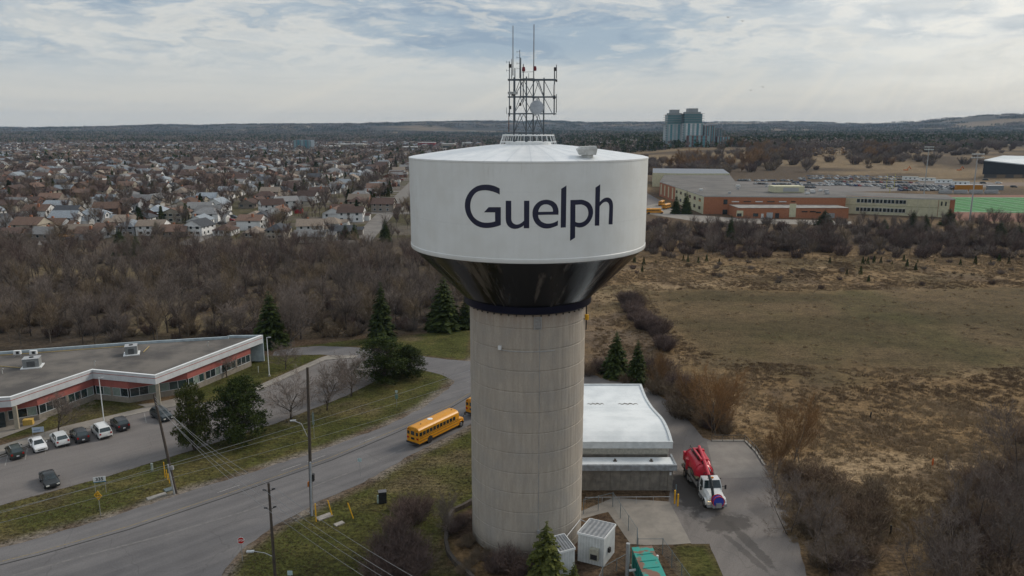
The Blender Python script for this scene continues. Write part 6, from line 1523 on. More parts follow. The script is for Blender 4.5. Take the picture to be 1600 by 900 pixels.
# ================================================================ houses
HW = mat('house_wall', (1, 1, 1), (.86, .86, .86), .5, .85, objcol=True); HR = mat('house_roof', (1, 1, 1), (.78, .78, .78), 1.2, .95, objcol=True); HT = mat('house_trim', (.62, .63, .62), rough=.6); GDm = mat('garage_door', (.5, .5, .48), rough=.6)
def house_meshes(seed):
    rr_ = random.Random(seed); W = rr_.uniform(8.5, 11.5); D = rr_.uniform(10, 13); E_ = [2.8, 4.7, 4.9, 2.9][seed % 4]; pitch = rr_.uniform(.42, .62); hip = seed % 3 == 1; ov = .4
    w_ = MB(); w_.prism([(-W/2, -D/2), (W/2, -D/2), (W/2, D/2), (-W/2, D/2)], 0, E_)
    rz_ = E_+W/2*pitch; r_ = MB(); X = W/2+ov; Y = D/2+ov; ze = E_-ov*pitch
    yi = D/2-W/2*.8 if hip else Y
    r_.add([(-X, -Y, ze), (X, -Y, ze), (X, Y, ze), (-X, Y, ze), (0, -yi, rz_), (0, yi, rz_)], [(1, 2, 5, 4), (3, 0, 4, 5)]+([(0, 1, 4), (2, 3, 5)] if hip else []))
    r_.add([(-X, -Y, ze-.18), (X, -Y, ze-.18), (X, Y, ze-.18), (-X, Y, ze-.18)], [(3, 2, 1, 0)])
    if not hip:
        for s_ in (-1, 1): w_.add([(-W/2, s_*D/2, E_), (W/2, s_*D/2, E_), (0, s_*D/2, rz_-.1)], [(0, 1, 2) if s_ < 0 else (1, 0, 2)])
    # garage wing with cross gable
    gw = W*.5; gx = W/2-gw/2; gl = 2.2+rr_.random()*2; ge = 2.7 if E_ > 4 else E_
    w_.prism([(gx-gw/2, -D/2-gl), (gx+gw/2, -D/2-gl), (gx+gw/2, -D/2), (gx-gw/2, -D/2)], 0, ge)
    gz = ge+gw/2*pitch; w_.add([(gx-gw/2, -D/2-gl, ge), (gx+gw/2, -D/2-gl, ge), (gx, -D/2-gl, gz-.1)], [(0, 1, 2)])
    y0, y1 = -D/2-gl-ov, (-D/2 if E_ > 4 else -D/2+gw/2)
    r_.add([(gx-gw/2-ov, y0, ge-.15), (gx, y0, gz), (gx, y1, gz), (gx-gw/2-ov, y1, ge-.15), (gx+gw/2+ov, y0, ge-.15), (gx+gw/2+ov, y1, ge-.15)], [(0, 1, 2, 3)[::-1], (4, 1, 2, 5)])
    if E_ > 4 and seed % 2:   # front gable on the upper floor
        a = -W*.22; b_ = W*.23; w_.prism([(a-b_, -D/2-.6), (a+b_, -D/2-.6), (a+b_, -D/2), (a-b_, -D/2)], 0, E_); g2 = E_+b_*pitch
        w_.add([(a-b_, -D/2-.6, E_), (a+b_, -D/2-.6, E_), (a, -D/2-.6, g2-.08)], [(0, 1, 2)]); r_.add([(a-b_-.3, -D/2-.95, E_-.12), (a, -D/2-.95, g2), (a, 0, g2), (a-b_-.3, 0, E_-.12), (a+b_+.3, -D/2-.95, E_-.12), (a+b_+.3, 0, E_-.12)], [(3, 2, 1, 0), (4, 1, 2, 5)])
    wins = []
    fl = [1.6] if E_ < 4 else [1.5, 4.0]
    for z in fl:
        for s_ in (-1, 1):
            for y in (-D*.28, D*.05, D*.32): wins.append(((s_*(W/2+.02), y, z), (.05, rr_.choice((1.0, 1.4)), 1.15)))
        for x in (-W*.28, W*.05, W*.3): wins.append(((x, D/2+.02, z), (rr_.choice((1.1, 1.7)), .05, 1.2)))
        wins.append(((-W*.24, -D/2-(.64 if (E_ > 4 and seed % 2) else .02), z), (1.6, .05, 1.2)))
    if E_ > 4: wins.append(((gx, -D/2-.02, 4.1), (1.3, .05, 1.1)))
    return dict(W=W, D=D, wall=w_, roof=r_, wins=wins, gar=((gx, -D/2-gl-.02, 1.15), (gw*.78, .05, 2.1)), ch=(W*.2, D*.1, rz_), E=E_, hip=hip)
HP = []
for s_ in range(10):
    h_ = house_meshes(s_); tmp = []
    def md(mb, name, ms):
        o = mb.build(name, ms); me = o.data; bpy.data.objects.remove(o); return me
    h_['mw'] = md(h_['wall'], 'wall', HW); h_['mr'] = md(h_['roof'], 'roof', HR)
    h_['mwin'] = []
    for c, sz in h_['wins']:
        mb = MB().box(c, sz); big_ = tuple(a+(.24 if a > .1 else -.02) for a in sz); h_['mwin'].append((md(mb, 'window', glass), md(MB().box(c, big_), 'window_frame', HT)))
    h_['mg'] = md(MB().box(*h_['gar']), 'garage_door', GDm); cx_, cy_, cz_ = h_['ch']; h_['mc'] = md(MB().b2(cx_-.35, cx_+.35, cy_-.5, cy_+.5, cz_-2, cz_+.5), 'chimney', brick)
    # all-in-one mesh for houses too small to show parts
    one = MB(); one.add(h_['wall'].v, h_['wall'].f, 0); one.add(h_['roof'].v, h_['roof'].f, 1)
    for c, sz in h_['wins']: one.box(c, sz, 0, 2)
    h_['one'] = one; HP.append(h_)
WC = {'white': (.70, .71, .71), 'cream': (.42, .38, .31), 'red brick': (.20, .10, .072), 'taupe': (.26, .225, .19), 'pale grey': (.38, .40, .42), 'brown brick': (.15, .095, .07)}
RC = {'brown': (.155, .100, .076), 'dark brown': (.092, .060, .050), 'grey': (.20, .20, .20), 'dark grey': (.075, .08, .09), 'blue-grey': (.24, .27, .30), 'taupe': (.22, .18, .145)}
def obj_(me, name, parent, colr=None):
    o = bpy.data.objects.new(name, me); col.objects.link(o); o.parent = parent
    if colr: o.color = (*colr, 1)
    return o
def house(x, y, rz, k, wc, rc, label, group, detail=2, s=1.0):
    h_ = HP[k % 10]; j = rg.uniform(.85, 1.12); wcol = tuple(a*j for a in WC[wc]); jr = rg.uniform(.75, 1.3); rcol = tuple(a*jr for a in RC[rc])
    e = empty('house', (x, y, terrz(x, y)), label, 'house', group, rz); e.scale = (s, s, s)
    w_ = obj_(h_['mw'], 'wall', e, wcol); r_ = obj_(h_['mr'], 'roof', e, rcol)
    if detail >= 1:
        for mw, mf in h_['mwin'] if detail == 2 else h_['mwin'][::2]:
            o = obj_(mw, 'window', e)
            if detail == 2: obj_(mf, 'window_frame', o)
        obj_(h_['mg'], 'garage_door', e)
        if k % 3 == 0: obj_(h_['mc'], 'chimney', r_)
    return e
# front row and the houses one can single out, from the photograph
occupied = []
FRONT = [ # px centre, py base, rot(deg, 0 = garage towards the wood), proto, wall, roof, label
 (18, 372, 100, 3, 'brown brick', 'dark brown', 'brown house at the left end of the row along the woodland'),
 (75, 372, 80, 0, 'taupe', 'grey', 'low grey-roofed house second from the left along the woodland'),
 (125, 366, 95, 3, 'cream', 'taupe', 'wide cream bungalow with taupe roof behind the wooden deck'),
 (170, 364, 85, 3, 'white', 'brown', 'white-sided house with brown roof right of the cream bungalow'),
 (206, 366, 180, 1, 'pale grey', 'blue-grey', 'pale grey house with light blue-grey roof in the front row'),
 (241, 366, 95, 2, 'white', 'taupe', 'white house with taupe roof between the pale grey and brown-roofed ones'),
 (275, 368, 95, 0, 'taupe', 'brown', 'taupe house with brown roof and a low rear wing in the front row'),
 (312, 366, 170, 5, 'white', 'dark grey', 'two-storey white house with dark grey roof and white porch gable'),
 (354, 366, 178, 4, 'white', 'dark brown', 'white house with dark brown hip roof right of the grey-roofed one'),
 (400, 370, 180, 4, 'taupe', 'taupe', 'taupe hip-roofed house half sunk in the trees'),
 (436, 372, 178, 1, 'cream', 'dark grey', 'square cream two-storey house with dark grey hip roof facing the woods'),
 (486, 366, 100, 6, 'white', 'taupe', 'house with a steep taupe roof and bright white gable end'),
 (537, 368, 95, 3, 'taupe', 'dark grey', 'low dark-roofed house right of the steep taupe roof'),
 (550, 345, 92, 2, 'white', 'dark brown', 'brown-roofed house with two white gables beside the street'),
 (600, 330, 85, 5, 'taupe', 'dark brown', 'dark brown roofed house against the tank on the right side of the street'),
 (278, 346, 180, 2, 'cream', 'brown', 'big pale gable-ended house behind the front row'),
 (315, 338, 95, 6, 'white', 'grey', 'long white house with light grey roof behind the big pale gable'),
 (342, 330, 178, 5, 'white', 'blue-grey', 'white two-storey house with blue-grey roof stepping up behind the long white one'),
 (400, 345, 175, 4, 'cream', 'taupe', 'cream hip-roofed house with taupe roof below the white-gabled pair'),
 (425, 332, 120, 6, 'white', 'dark brown', 'white-gabled house on the left of the pair by the street'),
 (447, 326, 120, 2, 'white', 'grey', 'white-gabled house on the right of the pair by the street'),
 (455, 312, 95, 3, 'cream', 'taupe', 'cream bungalow behind the white-gabled pair'),
 (512, 302, 95, 0, 'white', 'grey', 'white bungalow with grey roof left of the street'),
 (150, 348, 92, 1, 'white', 'blue-grey', 'white house with a blue-grey roof in the second row'),
 (110, 344, 88, 5, 'taupe', 'dark grey', 'taupe house with dark grey roof in the second row')]
for i, (px, py, rz, k, wc, rc, lab) in enumerate(FRONT):
    x, y = G(px, py); house(x, y, R(rz), k, wc, rc, lab, None, 2, .9 if py > 355 else 1.0); occupied.append((x, y))
STX = lambda y, k: -44-.062*y-k*62.0-(8 if k > 0 else 0)+(8 if k < 0 else 0)
hs = []
for k in range(-1, 30):
    y = 312.0+(k*17) % 9
    while y < 2500:
        for sd_ in (-1, 1):
            x = STX(y, k)+sd_*((22 if k == 0 else 15.5)+rg.uniform(-3, 3)); yy = y+rg.uniform(-2.4, 2.4)
            if abs((yy-420-(k % 2)*70) % 150) < 11: continue
            u, v = P(x, yy)
            if u < -40 or u > 1005 or x > 16: continue
            if 640 < u < 1000 and 262 < v: continue
            if any((x-a)**2+(yy-b)**2 < 170 for a, b in occupied): continue
            hs.append((x, yy, sd_))
        y += 14.6 if y < 900 else 16
    # end column
hs.sort(key=lambda q: q[1])
wck = ['white', 'cream', 'white', 'red brick', 'taupe', 'pale grey', 'brown brick', 'white']; rck = ['brown', 'dark brown', 'grey', 'dark grey', 'taupe', 'dark brown', 'brown', 'dark brown', 'blue-grey']
NI = 300-len(FRONT); farh = MB(); STW = []
pal = {}
for i, (x, y, sd_) in enumerate(hs):
    wc, rc = rg.choice(wck), rg.choice(rck); rz = (R(-90) if sd_ > 0 else R(90))+rg.gauss(0, .06)+(R(90) if rg.random() < .35 else 0)
    k = rg.randrange(10)
    if i < NI:
        band = 'near part' if y < 520 else 'middle part' if y < 680 else 'far part'
        lab = '%s house with %s roof in the %s of the suburb' % (wc, rc, band); house(x, y, rz, k, wc, rc, lab, '%s walled %s roofed houses, %s' % (wc, rc, band), 1 if i < 110 else 0)
    else:
        if y > 1500 and rg.random() < .35: continue
        key = (list(WC).index(wc), rck.index(rc)); c, s_ = math.cos(rz), math.sin(rz); h_ = HP[k]; z = terrz(x, y)
        mi = {0: key[0], 1: 6+key[1], 2: 15}
        b = len(farh.v); farh.v += [(x+vx*c-vy*s_, y+vx*s_+vy*c, z+vz) for vx, vy, vz in h_['one'].v]; farh.f += [tuple(q+b for q in f_) for f_ in h_['one'].f]; farh.m += [mi[q] if q != 0 else key[0] % 6 for q in h_['one'].m]
wci = {n: i for i, n in enumerate(WC)}
fm = [mat('far_wall_'+n.replace(' ', '_'), WC[n], rough=.9) for n in list(WC)]+[mat('far_roof_'+n.replace(' ', '_').replace('-', '_'), RC[n], rough=.95) for n in rck]+[glass]
fm_idx = {n: i for i, n in enumerate(list(WC))}
o = farh.build('suburb', fm); tag(o, 'distant rows of small houses filling the suburb towards the horizon', 'suburb', kind='stuff')
# wooden deck behind the front row, red shed, play frame
x, y = G(101, 378); e = empty('wooden_deck', (x, y, 0), 'raised orange-brown wooden deck behind the cream bungalow', 'deck', None, .1); ow = mat('deck_wood', (.30, .16, .05), (.22, .11, .035), 3, .8)
MB().b2(-3.5, 3.5, -1.5, 1.5, 2.3, 2.5).build('platform', ow, e, local=True)
for a in (-3.3, -1.1, 1.1, 3.3): MB().b2(a-.1, a+.1, -1.4, -1.2, 0, 3.5).build('post', ow, e, local=True)
mb = MB().b2(-3.5, 3.5, -1.5, -1.4, 3.35, 3.5)
for i in range(24): mb.b2(-3.5+i*.3, -3.42+i*.3, -1.48, -1.42, 2.5, 3.4)
mb.build('balustrade', ow, e, local=True)
x, y = G(467, 333); e = empty('garden_shed', (x, y, 0), 'small bright red garden shed among the brown houses', 'shed'); MB().b2(-2, 2, -1.5, 1.5, 0, 2.4).build('wall', mat('shed_red', (.4, .02, .02)), e, local=True); MB().add([(-2.2, -1.8, 2.3), (2.2, -1.8, 2.3), (2.2, 0, 3.3), (-2.2, 0, 3.3), (2.2, 1.8, 2.3), (-2.2, 1.8, 2.3)], [(0, 1, 2, 3), (3, 2, 4, 5)]).build('roof', mat('shed_roof', (.1, .09, .08)), e, local=True)
# streets: main visible one in pale concrete-grey, plus cross streets
stm = mat('street_surface', (.21, .195, .18), (.165, .155, .145), .2, .95, rough=.95) if False else mat('street_surface', (.19, .175, .16), (.14, .13, .12), .2, .95)
mb = MB()
for k in range(-1, 22):
    hw = 4.8 if k == 0 else 4.0; ys_ = np.arange(302, 2600 if k == 0 else 1500, 40.0)
    for a, b in zip(ys_[:-1], ys_[1:]): mb.add([(STX(a, k)-hw, a, .03+terrz(STX(a, k), a)), (STX(a, k)+hw, a, .03+terrz(STX(a, k), a)), (STX(b, k)+hw, b, .03+terrz(STX(b, k), b)), (STX(b, k)-hw, b, .03+terrz(STX(b, k), b))], [(0, 1, 2, 3)])
    for y in range(430, 1500, 150):
        yy = y+(k % 2)*70-10; mb.add([(STX(yy, k)-31, yy-4, .036), (STX(yy, k)+31, yy-4, .036), (STX(yy, k)+31, yy+4, .036), (STX(yy, k)-31, yy+4, .036)], [(0, 1, 2, 3)])
tag(mb.build('street', stm), kind='structure')
drv = MB()
for i, (x, y, sd_) in enumerate(hs):
    if y > 900: break
    big = abs(x-STX(y, 0)) < 26; kx = x-sd_*6; x2 = x-sd_*(17 if big else 12); drv.add([(min(kx, x2), y+1, .044), (max(kx, x2), y+1, .044), (max(kx, x2), y+4.4, .044), (min(kx, x2), y+4.4, .044)], [(0, 1, 2, 3)])
tag(drv.build('driveway', mat('driveway_concrete', (.22, .20, .18), (.15, .14, .13), .4, .95)), kind='structure')
ccol = [(.4, .41, .42), (.03, .03, .035), (.08, .09, .1), (.25, .02, .02), (.03, .05, .14), (.58, .6, .6), (.2, .21, .22)]; cnm = ['silver', 'black', 'dark grey', 'red', 'blue', 'white', 'grey']; CQ = [0, 0, 1, 1, 1, 1, 2, 2, 2, 2, 3, 4, 5, 5, 5, 6, 6, 6]
n = 0
for (x, y, sd_) in hs:
    if y < 720 and rg.random() < .45 and n < 110:
        q = rg.choice(CQ); make_car(rg.choice(('sedan', 'suv', 'van', 'wagon')), ccol[q], x-sd_*9.5, y+3.2, R(90), '%s car parked in a driveway of the suburb' % cnm[q], parts=False, group='%s cars in suburb driveways' % cnm[q]); n += 1
# garden and street trees
n = 0; gt = []; gpts = []; cpts = []
for (x, y, sd_) in hs:
    for r_ in range(4 if y < 620 else 2 if y < 1100 else 1):
        tx, ty = x+sd_*rg.uniform(6.5, 14)*rg.choice((1, 1, -1)), y+rg.uniform(-7, 7)
        if any((tx-a)**2+(ty-b)**2 < 60 for a, b in occupied): continue
        u, v = P(tx, ty)
        q = rg.random()
        if q < .08:
            if n < 90 and y < 700: far_tree('spruce_tree', CN[rg.randrange(3)], tx, ty, 'dark conifer standing among the suburb houses', 'conifer', 'conifers in the suburb', rg.uniform(.5, 1.05), terrz(tx, ty)); n += 1
            else: cpts.append((tx, ty, terrz(tx, ty), rg.uniform(.5, 1.1), rg.randrange(3)))
        elif abs(tx-STX(ty, 0)) > 9: gpts.append((tx, ty, terrz(tx, ty), rg.uniform(.5, 1.15)*(1 if y < 700 else .95), rg.choice((0, 1, 1, 2, 3))))
for i in range(150):
    px = rg.uniform(0, 560); py = rg.uniform(374, 402); x, y = G(px, py)
    if any((x-a)**2+(y-b)**2 < 70 for a, b in occupied): continue
    gpts.append((x, y, 0, rg.uniform(.35, .75), rg.randrange(4)))
for i in range(150):    # trees lining the main street and closing the view towards the tank
    px = rg.uniform(560, 745); py = rg.uniform(262, 380); x, y = G(px, py)
    if abs(x-STX(y, 0)) < 8 or any((x-a)**2+(y-b)**2 < 64 for a, b in occupied): continue
    gpts.append((x, y, 0, rg.uniform(.5, .95), rg.randrange(4)))
for cx_, cy_, sx_, sy_, n_ in ((1215, 254, 34, 7, 150), (1370, 254, 28, 5, 90), (1100, 268, 26, 5, 60), (1470, 246, 34, 7, 110), (1020, 262, 14, 7, 40), (1300, 240, 60, 5, 110), (1560, 240, 40, 5, 90), (1180, 238, 40, 4, 80)):
    for i in range(n_):
        x, y = G(cx_+rg.gauss(0, sx_), min(274, max(228, cy_+rg.gauss(0, sy_)))); shrub_pts.append((x, y, terrz(x, y), rg.uniform(1.5, 4.2), rg.choice((0, 1, 1, 2))))
# ---- near garden line of taller trees in front of the houses
for px, py, t, wp, lab in ((90, 392, 340, 34, 'tall pale-limbed leafless tree before the houses at the left'), (150, 398, 352, 40, 'leafless tree between the deck and the dark conifers'), (250, 385, 345, 26, 'leafless tree in front of the taupe-roofed white house'), (560, 400, 358, 36, 'leafless tree at the end of the street by the woodland'), (30, 400, 350, 40, 'leafless tree at the far left of the woodland top')):
    place_bare(px, py, t, wp, lab, WDs[rg.randrange(3)], 9.5, 3.0)
for (px, b, t, wp, lab) in ((17, 385, 362, 20, 'dark green bushy conifer at the left edge before the houses'), (245, 372, 345, 14, 'small conifer beside the white and taupe house'), (313, 305, 284, 12, 'conifer in the middle of the suburb left of the tall pair'), (369, 298, 276, 12, 'conifer right of the tall pair in the middle of the suburb'), (235, 302, 284, 16, 'left conifer of a dark pair deep in the suburb'), (243, 300, 280, 14, 'right conifer of a dark pair deep in the suburb'), (495, 268, 250, 14, 'tall dark conifer left of the street'), (445, 296, 278, 12, 'dark conifer above the white-gabled pair'), (540, 374, 350, 14, 'left of two conifers by the low dark-roofed house'), (554, 374, 348, 12, 'right of two conifers by the low dark-roofed house'), (75, 303, 284, 12, 'dark conifer in the left of the suburb')):
    place_spruce(px, b, t, wp, lab, d=SP[rg.randrange(3)], native=(10, 2.5))

# ================================================================ school, car park, sports field
sch = empty('school', (150, 420, 0), 'long orange-brick school with cream window wings and flat grey roof', 'school')
HS = 10.0
outl = [(1031, 283.5), (1100, 306), (1322, 307.5), (1322, 305), (1467, 309.5), (1493, 311), (1480, 303.5), (1330, 299), (1262, 297), (1214, 292), (1196, 291), (1150, 284), (1140, 272), (1040, 269)]
mp_ = GP(outl, HS)
f0, f1, f2, f3 = mp_[1], mp_[2], mp_[4], mp_[5]
MB().prism(mp_, 0, HS-.3, 0, True, False, 1).build('main_block', [brick, mat('school_roof', (.15, .14, .13), (.105, .10, .095), .08, .95)], sch)
def wallstrip(a, b, z0, z1, th_, m, nm, par=sch): 
    mb = MB(); mb.strip([a, b], -th_, z0, z1); return mb.build(nm, m, par)
wallstrip(mp_[1], mp_[2], HS-.55, HS+.1, .12, mat('roof_flashing', (.4, .4, .38), rough=.6), 'roof_edge'); wallstrip(mp_[0], mp_[1], HS-.55, HS+.1, .12, MATS['roof_flashing'], 'roof_edge'); wallstrip(mp_[2], mp_[5], HS-.5, HS+.15, .4, MATS['roof_flashing'], 'roof_edge')
cr0 = lerp(mp_[3], mp_[4], 0.02); a, b = mp_[3], mp_[4]
cw_ = wallstrip(a, b, 0, HS-.5, .3, cream, 'cream_wing'); d_ = Vector((b[0]-a[0], b[1]-a[1])); Lc = d_.length; d_ /= Lc; nn_ = Vector((d_.y, -d_.x)); ang_ = math.atan2(d_.y, d_.x)
for z, cnt in ((7.3, 6), (2.6, 6)):
    for i in range(cnt):
        t = (5+i*(Lc-22)/6+3.2); c = Vector(a)+d_*t+nn_*.33
        o = MB().box((c.x, c.y, z), (5.2, .08, 2.0), ang_).build('window', glass, sch); mb = MB()
        for q in range(4): k = c+d_*(-2.6+5.2*q/3)+nn_*.05; mb.box((k.x, k.y, z), (.16, .08, 2.1), ang_)
        for zz in (-1.05, 1.05): k = c+nn_*.05; mb.box((k.x, k.y, z+zz), (5.4, .08, .16), ang_)
        mb.build('window_frame', HT, o)
mb = MB(); 
for i in range(8): k = Vector(a)+d_*(2+i*(Lc-6)/7)+nn_*.35; mb.box((k.x, k.y, HS/2), (.35, .14, HS-.6), ang_)
mb.build('cream_pilaster', mat('cream_light', (.52, .5, .38)), sch); mb = MB(); k = Vector(a)+d_*Lc/2+nn_*.33; mb.box((k.x, k.y, 4.9), (Lc, .1, .35), ang_); mb.build('floor_band', mat('cream_band', (.36, .36, .24)), sch)
a, b = mp_[4], mp_[5]; wallstrip(lerp(a, b, .05), lerp(a, b, .7), 0, HS-.6, .3, cream, 'stair_tower')
for t in (.25, .5): c = lerp(a, b, t); MB().box((c[0]+.1, c[1]-.36, 7.2), (1.8, .1, 2.2), ang_).build('window', glass, sch)
# low front block
lo = GP([(1148, 313.5), (1322, 317), (1322, 311), (1148, 307)], 5.6)
bb = GP([(1148, 341), (1240, 343), (1240, 346.5), (1322, 346.5), (1322, 334), (1148, 334)]);
bb = [(p[0], p[1]) for p in bb]; x0_, x1_ = G(1150, 340)[0], G(1320, 340)[0]; yf = G(1200, 341)[1]
yb_ = (f0[1]+f1[1])/2
MB().b2(x0_, x1_, yf-1, yb_+.5, 0, 5.4).build('front_block', brick, sch); MB().b2(x0_-.2, x1_, yf-1.2, yb_-.2, 5.42, 5.6).build('front_roof', mat('low_roof', (.30, .29, .27), (.2, .19, .18), .3, .9), sch)
yw = yf-1.06
for px, w_, z, hh, m, nm in ((1160, 3.4, 2.6, 3.0, cream, 'cream_bay'), (1159, 2.4, 1.9, 1.6, glass, 'window'), (1185, 2.6, 1.9, 1.6, glass, 'window'), (1195.5, 1.2, 1.3, 2.4, HT, 'door'), (1207, 3.2, 1.6, 3.0, mat('loading_door', (.42, .44, .45)), 'loading_door'), (1219, 2.0, 1.5, 2.6, blackp, 'doorway'), (1243, 3.4, 4.2, 7.0, cream, 'cream_stack'), (1262, 3, 3.6, .6, glass, 'window'), (1275, 3, 3.6, .6, glass, 'window'), (1284, 2.5, 3.2, .7, glass, 'window'), (1303, 4.5, 1.5, 2.6, mat('grey_door', (.3, .3, .3)), 'loading_door')):
    x = G(px, 341)[0]*.985; MB().box((x, yw-(.1 if m is not cream else .0), z), (w_, .3, hh)).build(nm, m, sch)
for i in range(9):
    x = x0_+3+i*(x1_-x0_-6)/8; MB().box((x, yb_-.85, 7.2), (4.0, .1, .5)).build('clerestory_window', glass if i % 2 else HT, sch)
c = lerp(f0, f1, .155); MB().box((c[0], c[1]-.14, 6.8), (2.2, .1, 2.6), 0).build('window', glass, sch); c = lerp(f0, f1, .155); MB().box((c[0], c[1]-.14, 1.3), (2.6, .12, 2.6), 0).build('entrance_door', glass, sch)
# left wing windows
a, b = mp_[0], mp_[1]; d_ = Vector((b[0]-a[0], b[1]-a[1])); Lw = d_.length; d_ /= Lw; nn_ = Vector((-d_.y, d_.x)); nn_ = nn_ if nn_.x < 0 else -nn_; ang_ = math.atan2(d_.y, d_.x)
k0 = Vector(a)+d_*Lw*.42; k1 = Vector(b); mb = MB(); m_ = (k0+k1)/2+nn_*.1; mb.box((m_.x, m_.y, 4.7), ((k1-k0).length, .3, 9.3), ang_); mb.build('cream_wing', cream, sch)
for z in (7.2, 2.8):
    for i in range(6):
        c = k0+(k1-k0)*((i+.35)/6)+nn_*.28; MB().box((c.x, c.y, z), (4.4, .1, 1.8), ang_).build('window', glass, sch)
for i in range(4):
    c = Vector(a)+d_*Lw*(.05+.1*i)+nn_*.1; MB().box((c.x, c.y, 5), (2.6, .2, 7), ang_).build('cream_panel', cream, sch)
c = G(1027, 326); MB().box((c[0], c[1]+60, 8.5), (3.2, 3.2, 17)).build('chimney', mat('bright_orange_brick', (.36, .12, .055), rough=.9), sch)
q = G(1230, 300, HS); MB().box((q[0], q[1]+2, HS+1.7), (17.5, 10, 3.6)).build('penthouse', cream, sch); MB().box((q[0]+1, q[1]-3.05, HS+1.6), (9, .1, 2.2)).build('penthouse_louvre', steel, sch)
gym = GP([(1020, 270), (1060, 271), (1140, 271), (1130, 264), (1020, 263)], 11); MB().prism(gym, 0, 11, 0, True, False, 1).build('gymnasium', [cream, mat('blue_grey_roof', (.2, .22, .25))], sch)
for i in range(14):
    q = G(rg.uniform(1070, 1300), rg.uniform(288, 303), HS)
    if inpoly(*q, mp_): MB().box((q[0], q[1], HS+.4), (rg.uniform(1, 3), rg.uniform(1, 2), 1.1)).build('roof_vent', HT if i % 2 else steel, sch)
pave('school_yard', [(1003, 333), (1100, 348), (1330, 352), (1330, 346), (1140, 340), (1075, 335), (1030, 318), (1003, 322)], pavec, .03, .1, 31, 20)
pave('school_drive', [(1003, 336), (1032, 330), (1040, 318), (1008, 300), (985, 300), (985, 340)], AS_LOT, .025, .1, 32, 20)
pave('school_car_park', [(1140, 287), (1165, 278), (1260, 273), (1420, 270), (1530, 276), (1560, 290), (1500, 297), (1310, 300), (1240, 297), (1180, 292)], AS_LOT, .03, .1, 33, 20)
pave('building_site', [(1200, 275), (1330, 266), (1540, 268), (1640, 275), (1640, 292), (1560, 290), (1530, 277), (1420, 271), (1260, 274)], mat('site_earth', (.19, .14, .10), (.14, .10, .075), .05, .95), .02, .3, 34, 20)
for i in range(4):
    x, y = G([1022, 1042, 1034, 1005][i], [334, 326, 321, 331][i]); school_bus(x, y, R([96, 150, 160, 92][i]), ['yellow school bus parked side-on beside the tank in the school drive', 'yellow school bus turning at the school entrance, lower of two', 'yellow school bus turning at the school entrance, upper of two', 'yellow school bus almost hidden by the tank edge'][i]) if i < 3 else None
# cars in the lot
n = 0; parkrows = [(1200, 293, 1290, 294), (1270, 279, 1330, 279), (1240, 286, 1330, 288), (1330, 291, 1500, 293.5), (1400, 298, 1490, 298), (1150, 283, 1262, 283), (1262, 276.5, 1360, 276.5), (1180, 288, 1300, 290.5), (1250, 280, 1440, 281.5), (1290, 284.5, 1440, 286.5), (1300, 289.5, 1500, 292), (1330, 278, 1420, 278), (1380, 294.5, 1500, 296.5)]
for (u0, v0, u1, v1) in parkrows:
    a, b = G(u0, v0), G(u1, v1); L = math.hypot(b[0]-a[0], b[1]-a[1]); k = int(L/2.9)
    for i in range(k):
        if rg.random() < .2: continue
        x, y = lerp(a, b, i/k); q = rg.choice(CQ); make_car(rg.choice(('sedan', 'suv', 'van', 'wagon')), ccol[q], x, y+rg.uniform(-.4, .4), rg.choice((0, math.pi))+.1, '%s car in the crowded car park behind the brick school' % cnm[q], parts=False, group='%s cars in the school car park' % cnm[q]); n += 1
for i, (u, v) in enumerate(((1395, 271), (1536, 287), (1560, 287), (1584, 293), (1540, 282))):
    x, y = G(u, v); q = (5, 1, 5, 1, 1)[i]; make_car('van', ccol[q], x, y, R(80), '%s van on the earth of the building site by the dark hall' % cnm[q], parts=False, cat='van', name='parked_van', group='%s vans at the building site' % cnm[q])
# site trailers
for i, (u, v) in enumerate(((1422, 284), (1448, 286), (1474, 289), (1500, 292))):
    x, y = G(u, v-2); e = empty('site_trailer', (x, y, 0), ['white site trailer with green trim, leftmost of the row behind the car park', 'white site trailer second from left in the row', 'white site trailer third from left in the row', 'white site trailer at the right end of the row'][i], 'trailer', None, R(-14)); MB().b2(-6.5, 6.5, -1.6, 1.6, .5, 3.4).build('body', white, e, local=True); MB().b2(-6.6, 6.6, -1.65, -1.6, 3.1, 3.45).build('trim', mat('trim_green', (.04, .16, .13)), e, local=True); MB().b2(-6.6, 6.6, -1.7, 1.7, 3.45, 3.55).build('roof', HT, e, local=True)
    for k in range(3): MB().b2(-4.6+k*3.6, -3.4+k*3.6, -1.64, -1.6, 1.6, 2.6).build('window', glass, e, local=True)
x, y = G(1513, 297); e = empty('container', (x, y, 0), 'orange shipping container below the white trailers', 'container'); MB().b2(-10, 10, -1.3, 1.3, 0, 4).build('body', mat('container_orange', (.42, .18, .02)), e, local=True); MB().b2(-10.05, 10.05, -1.4, 1.4, 4, 4.1).build('roof', HT, e, local=True)
x, y = G(1554, 297); e = empty('container', (x, y, 0), 'grey-blue container right of the orange one', 'container'); MB().b2(-6, 6, -1.3, 1.3, 0, 3.4).build('body', mat('container_grey', (.2, .23, .25)), e, local=True); MB().b2(-6.05, 6.05, -1.4, 1.4, 3.4, 3.5).build('roof', HT, e, local=True)
for u, v, lab in ((1415, 270, 'orange excavator left of the site, near the white van'), (1498, 270, 'orange excavator before the dark hall')):
    x, y = G(u, v); e = empty('excavator', (x, y, .5), lab, 'excavator', None, .4); orr = mat('excavator_orange', (.5, .14, .03)); MB().b2(-2, 2, -1.5, 1.5, 1.2, 3).build('cab', orr, e, local=True); MB().path([(1.5, 0, 2.5), (4.5, 0, 6), (7.5, 0, 3.5)], .4, 6).build('boom', orr, e, local=True); MB().b2(-2.6, 2.6, -1.8, -1, 0, 1.1).b2(-2.6, 2.6, 1, 1.8, 0, 1.1).build('track', black, e, local=True)
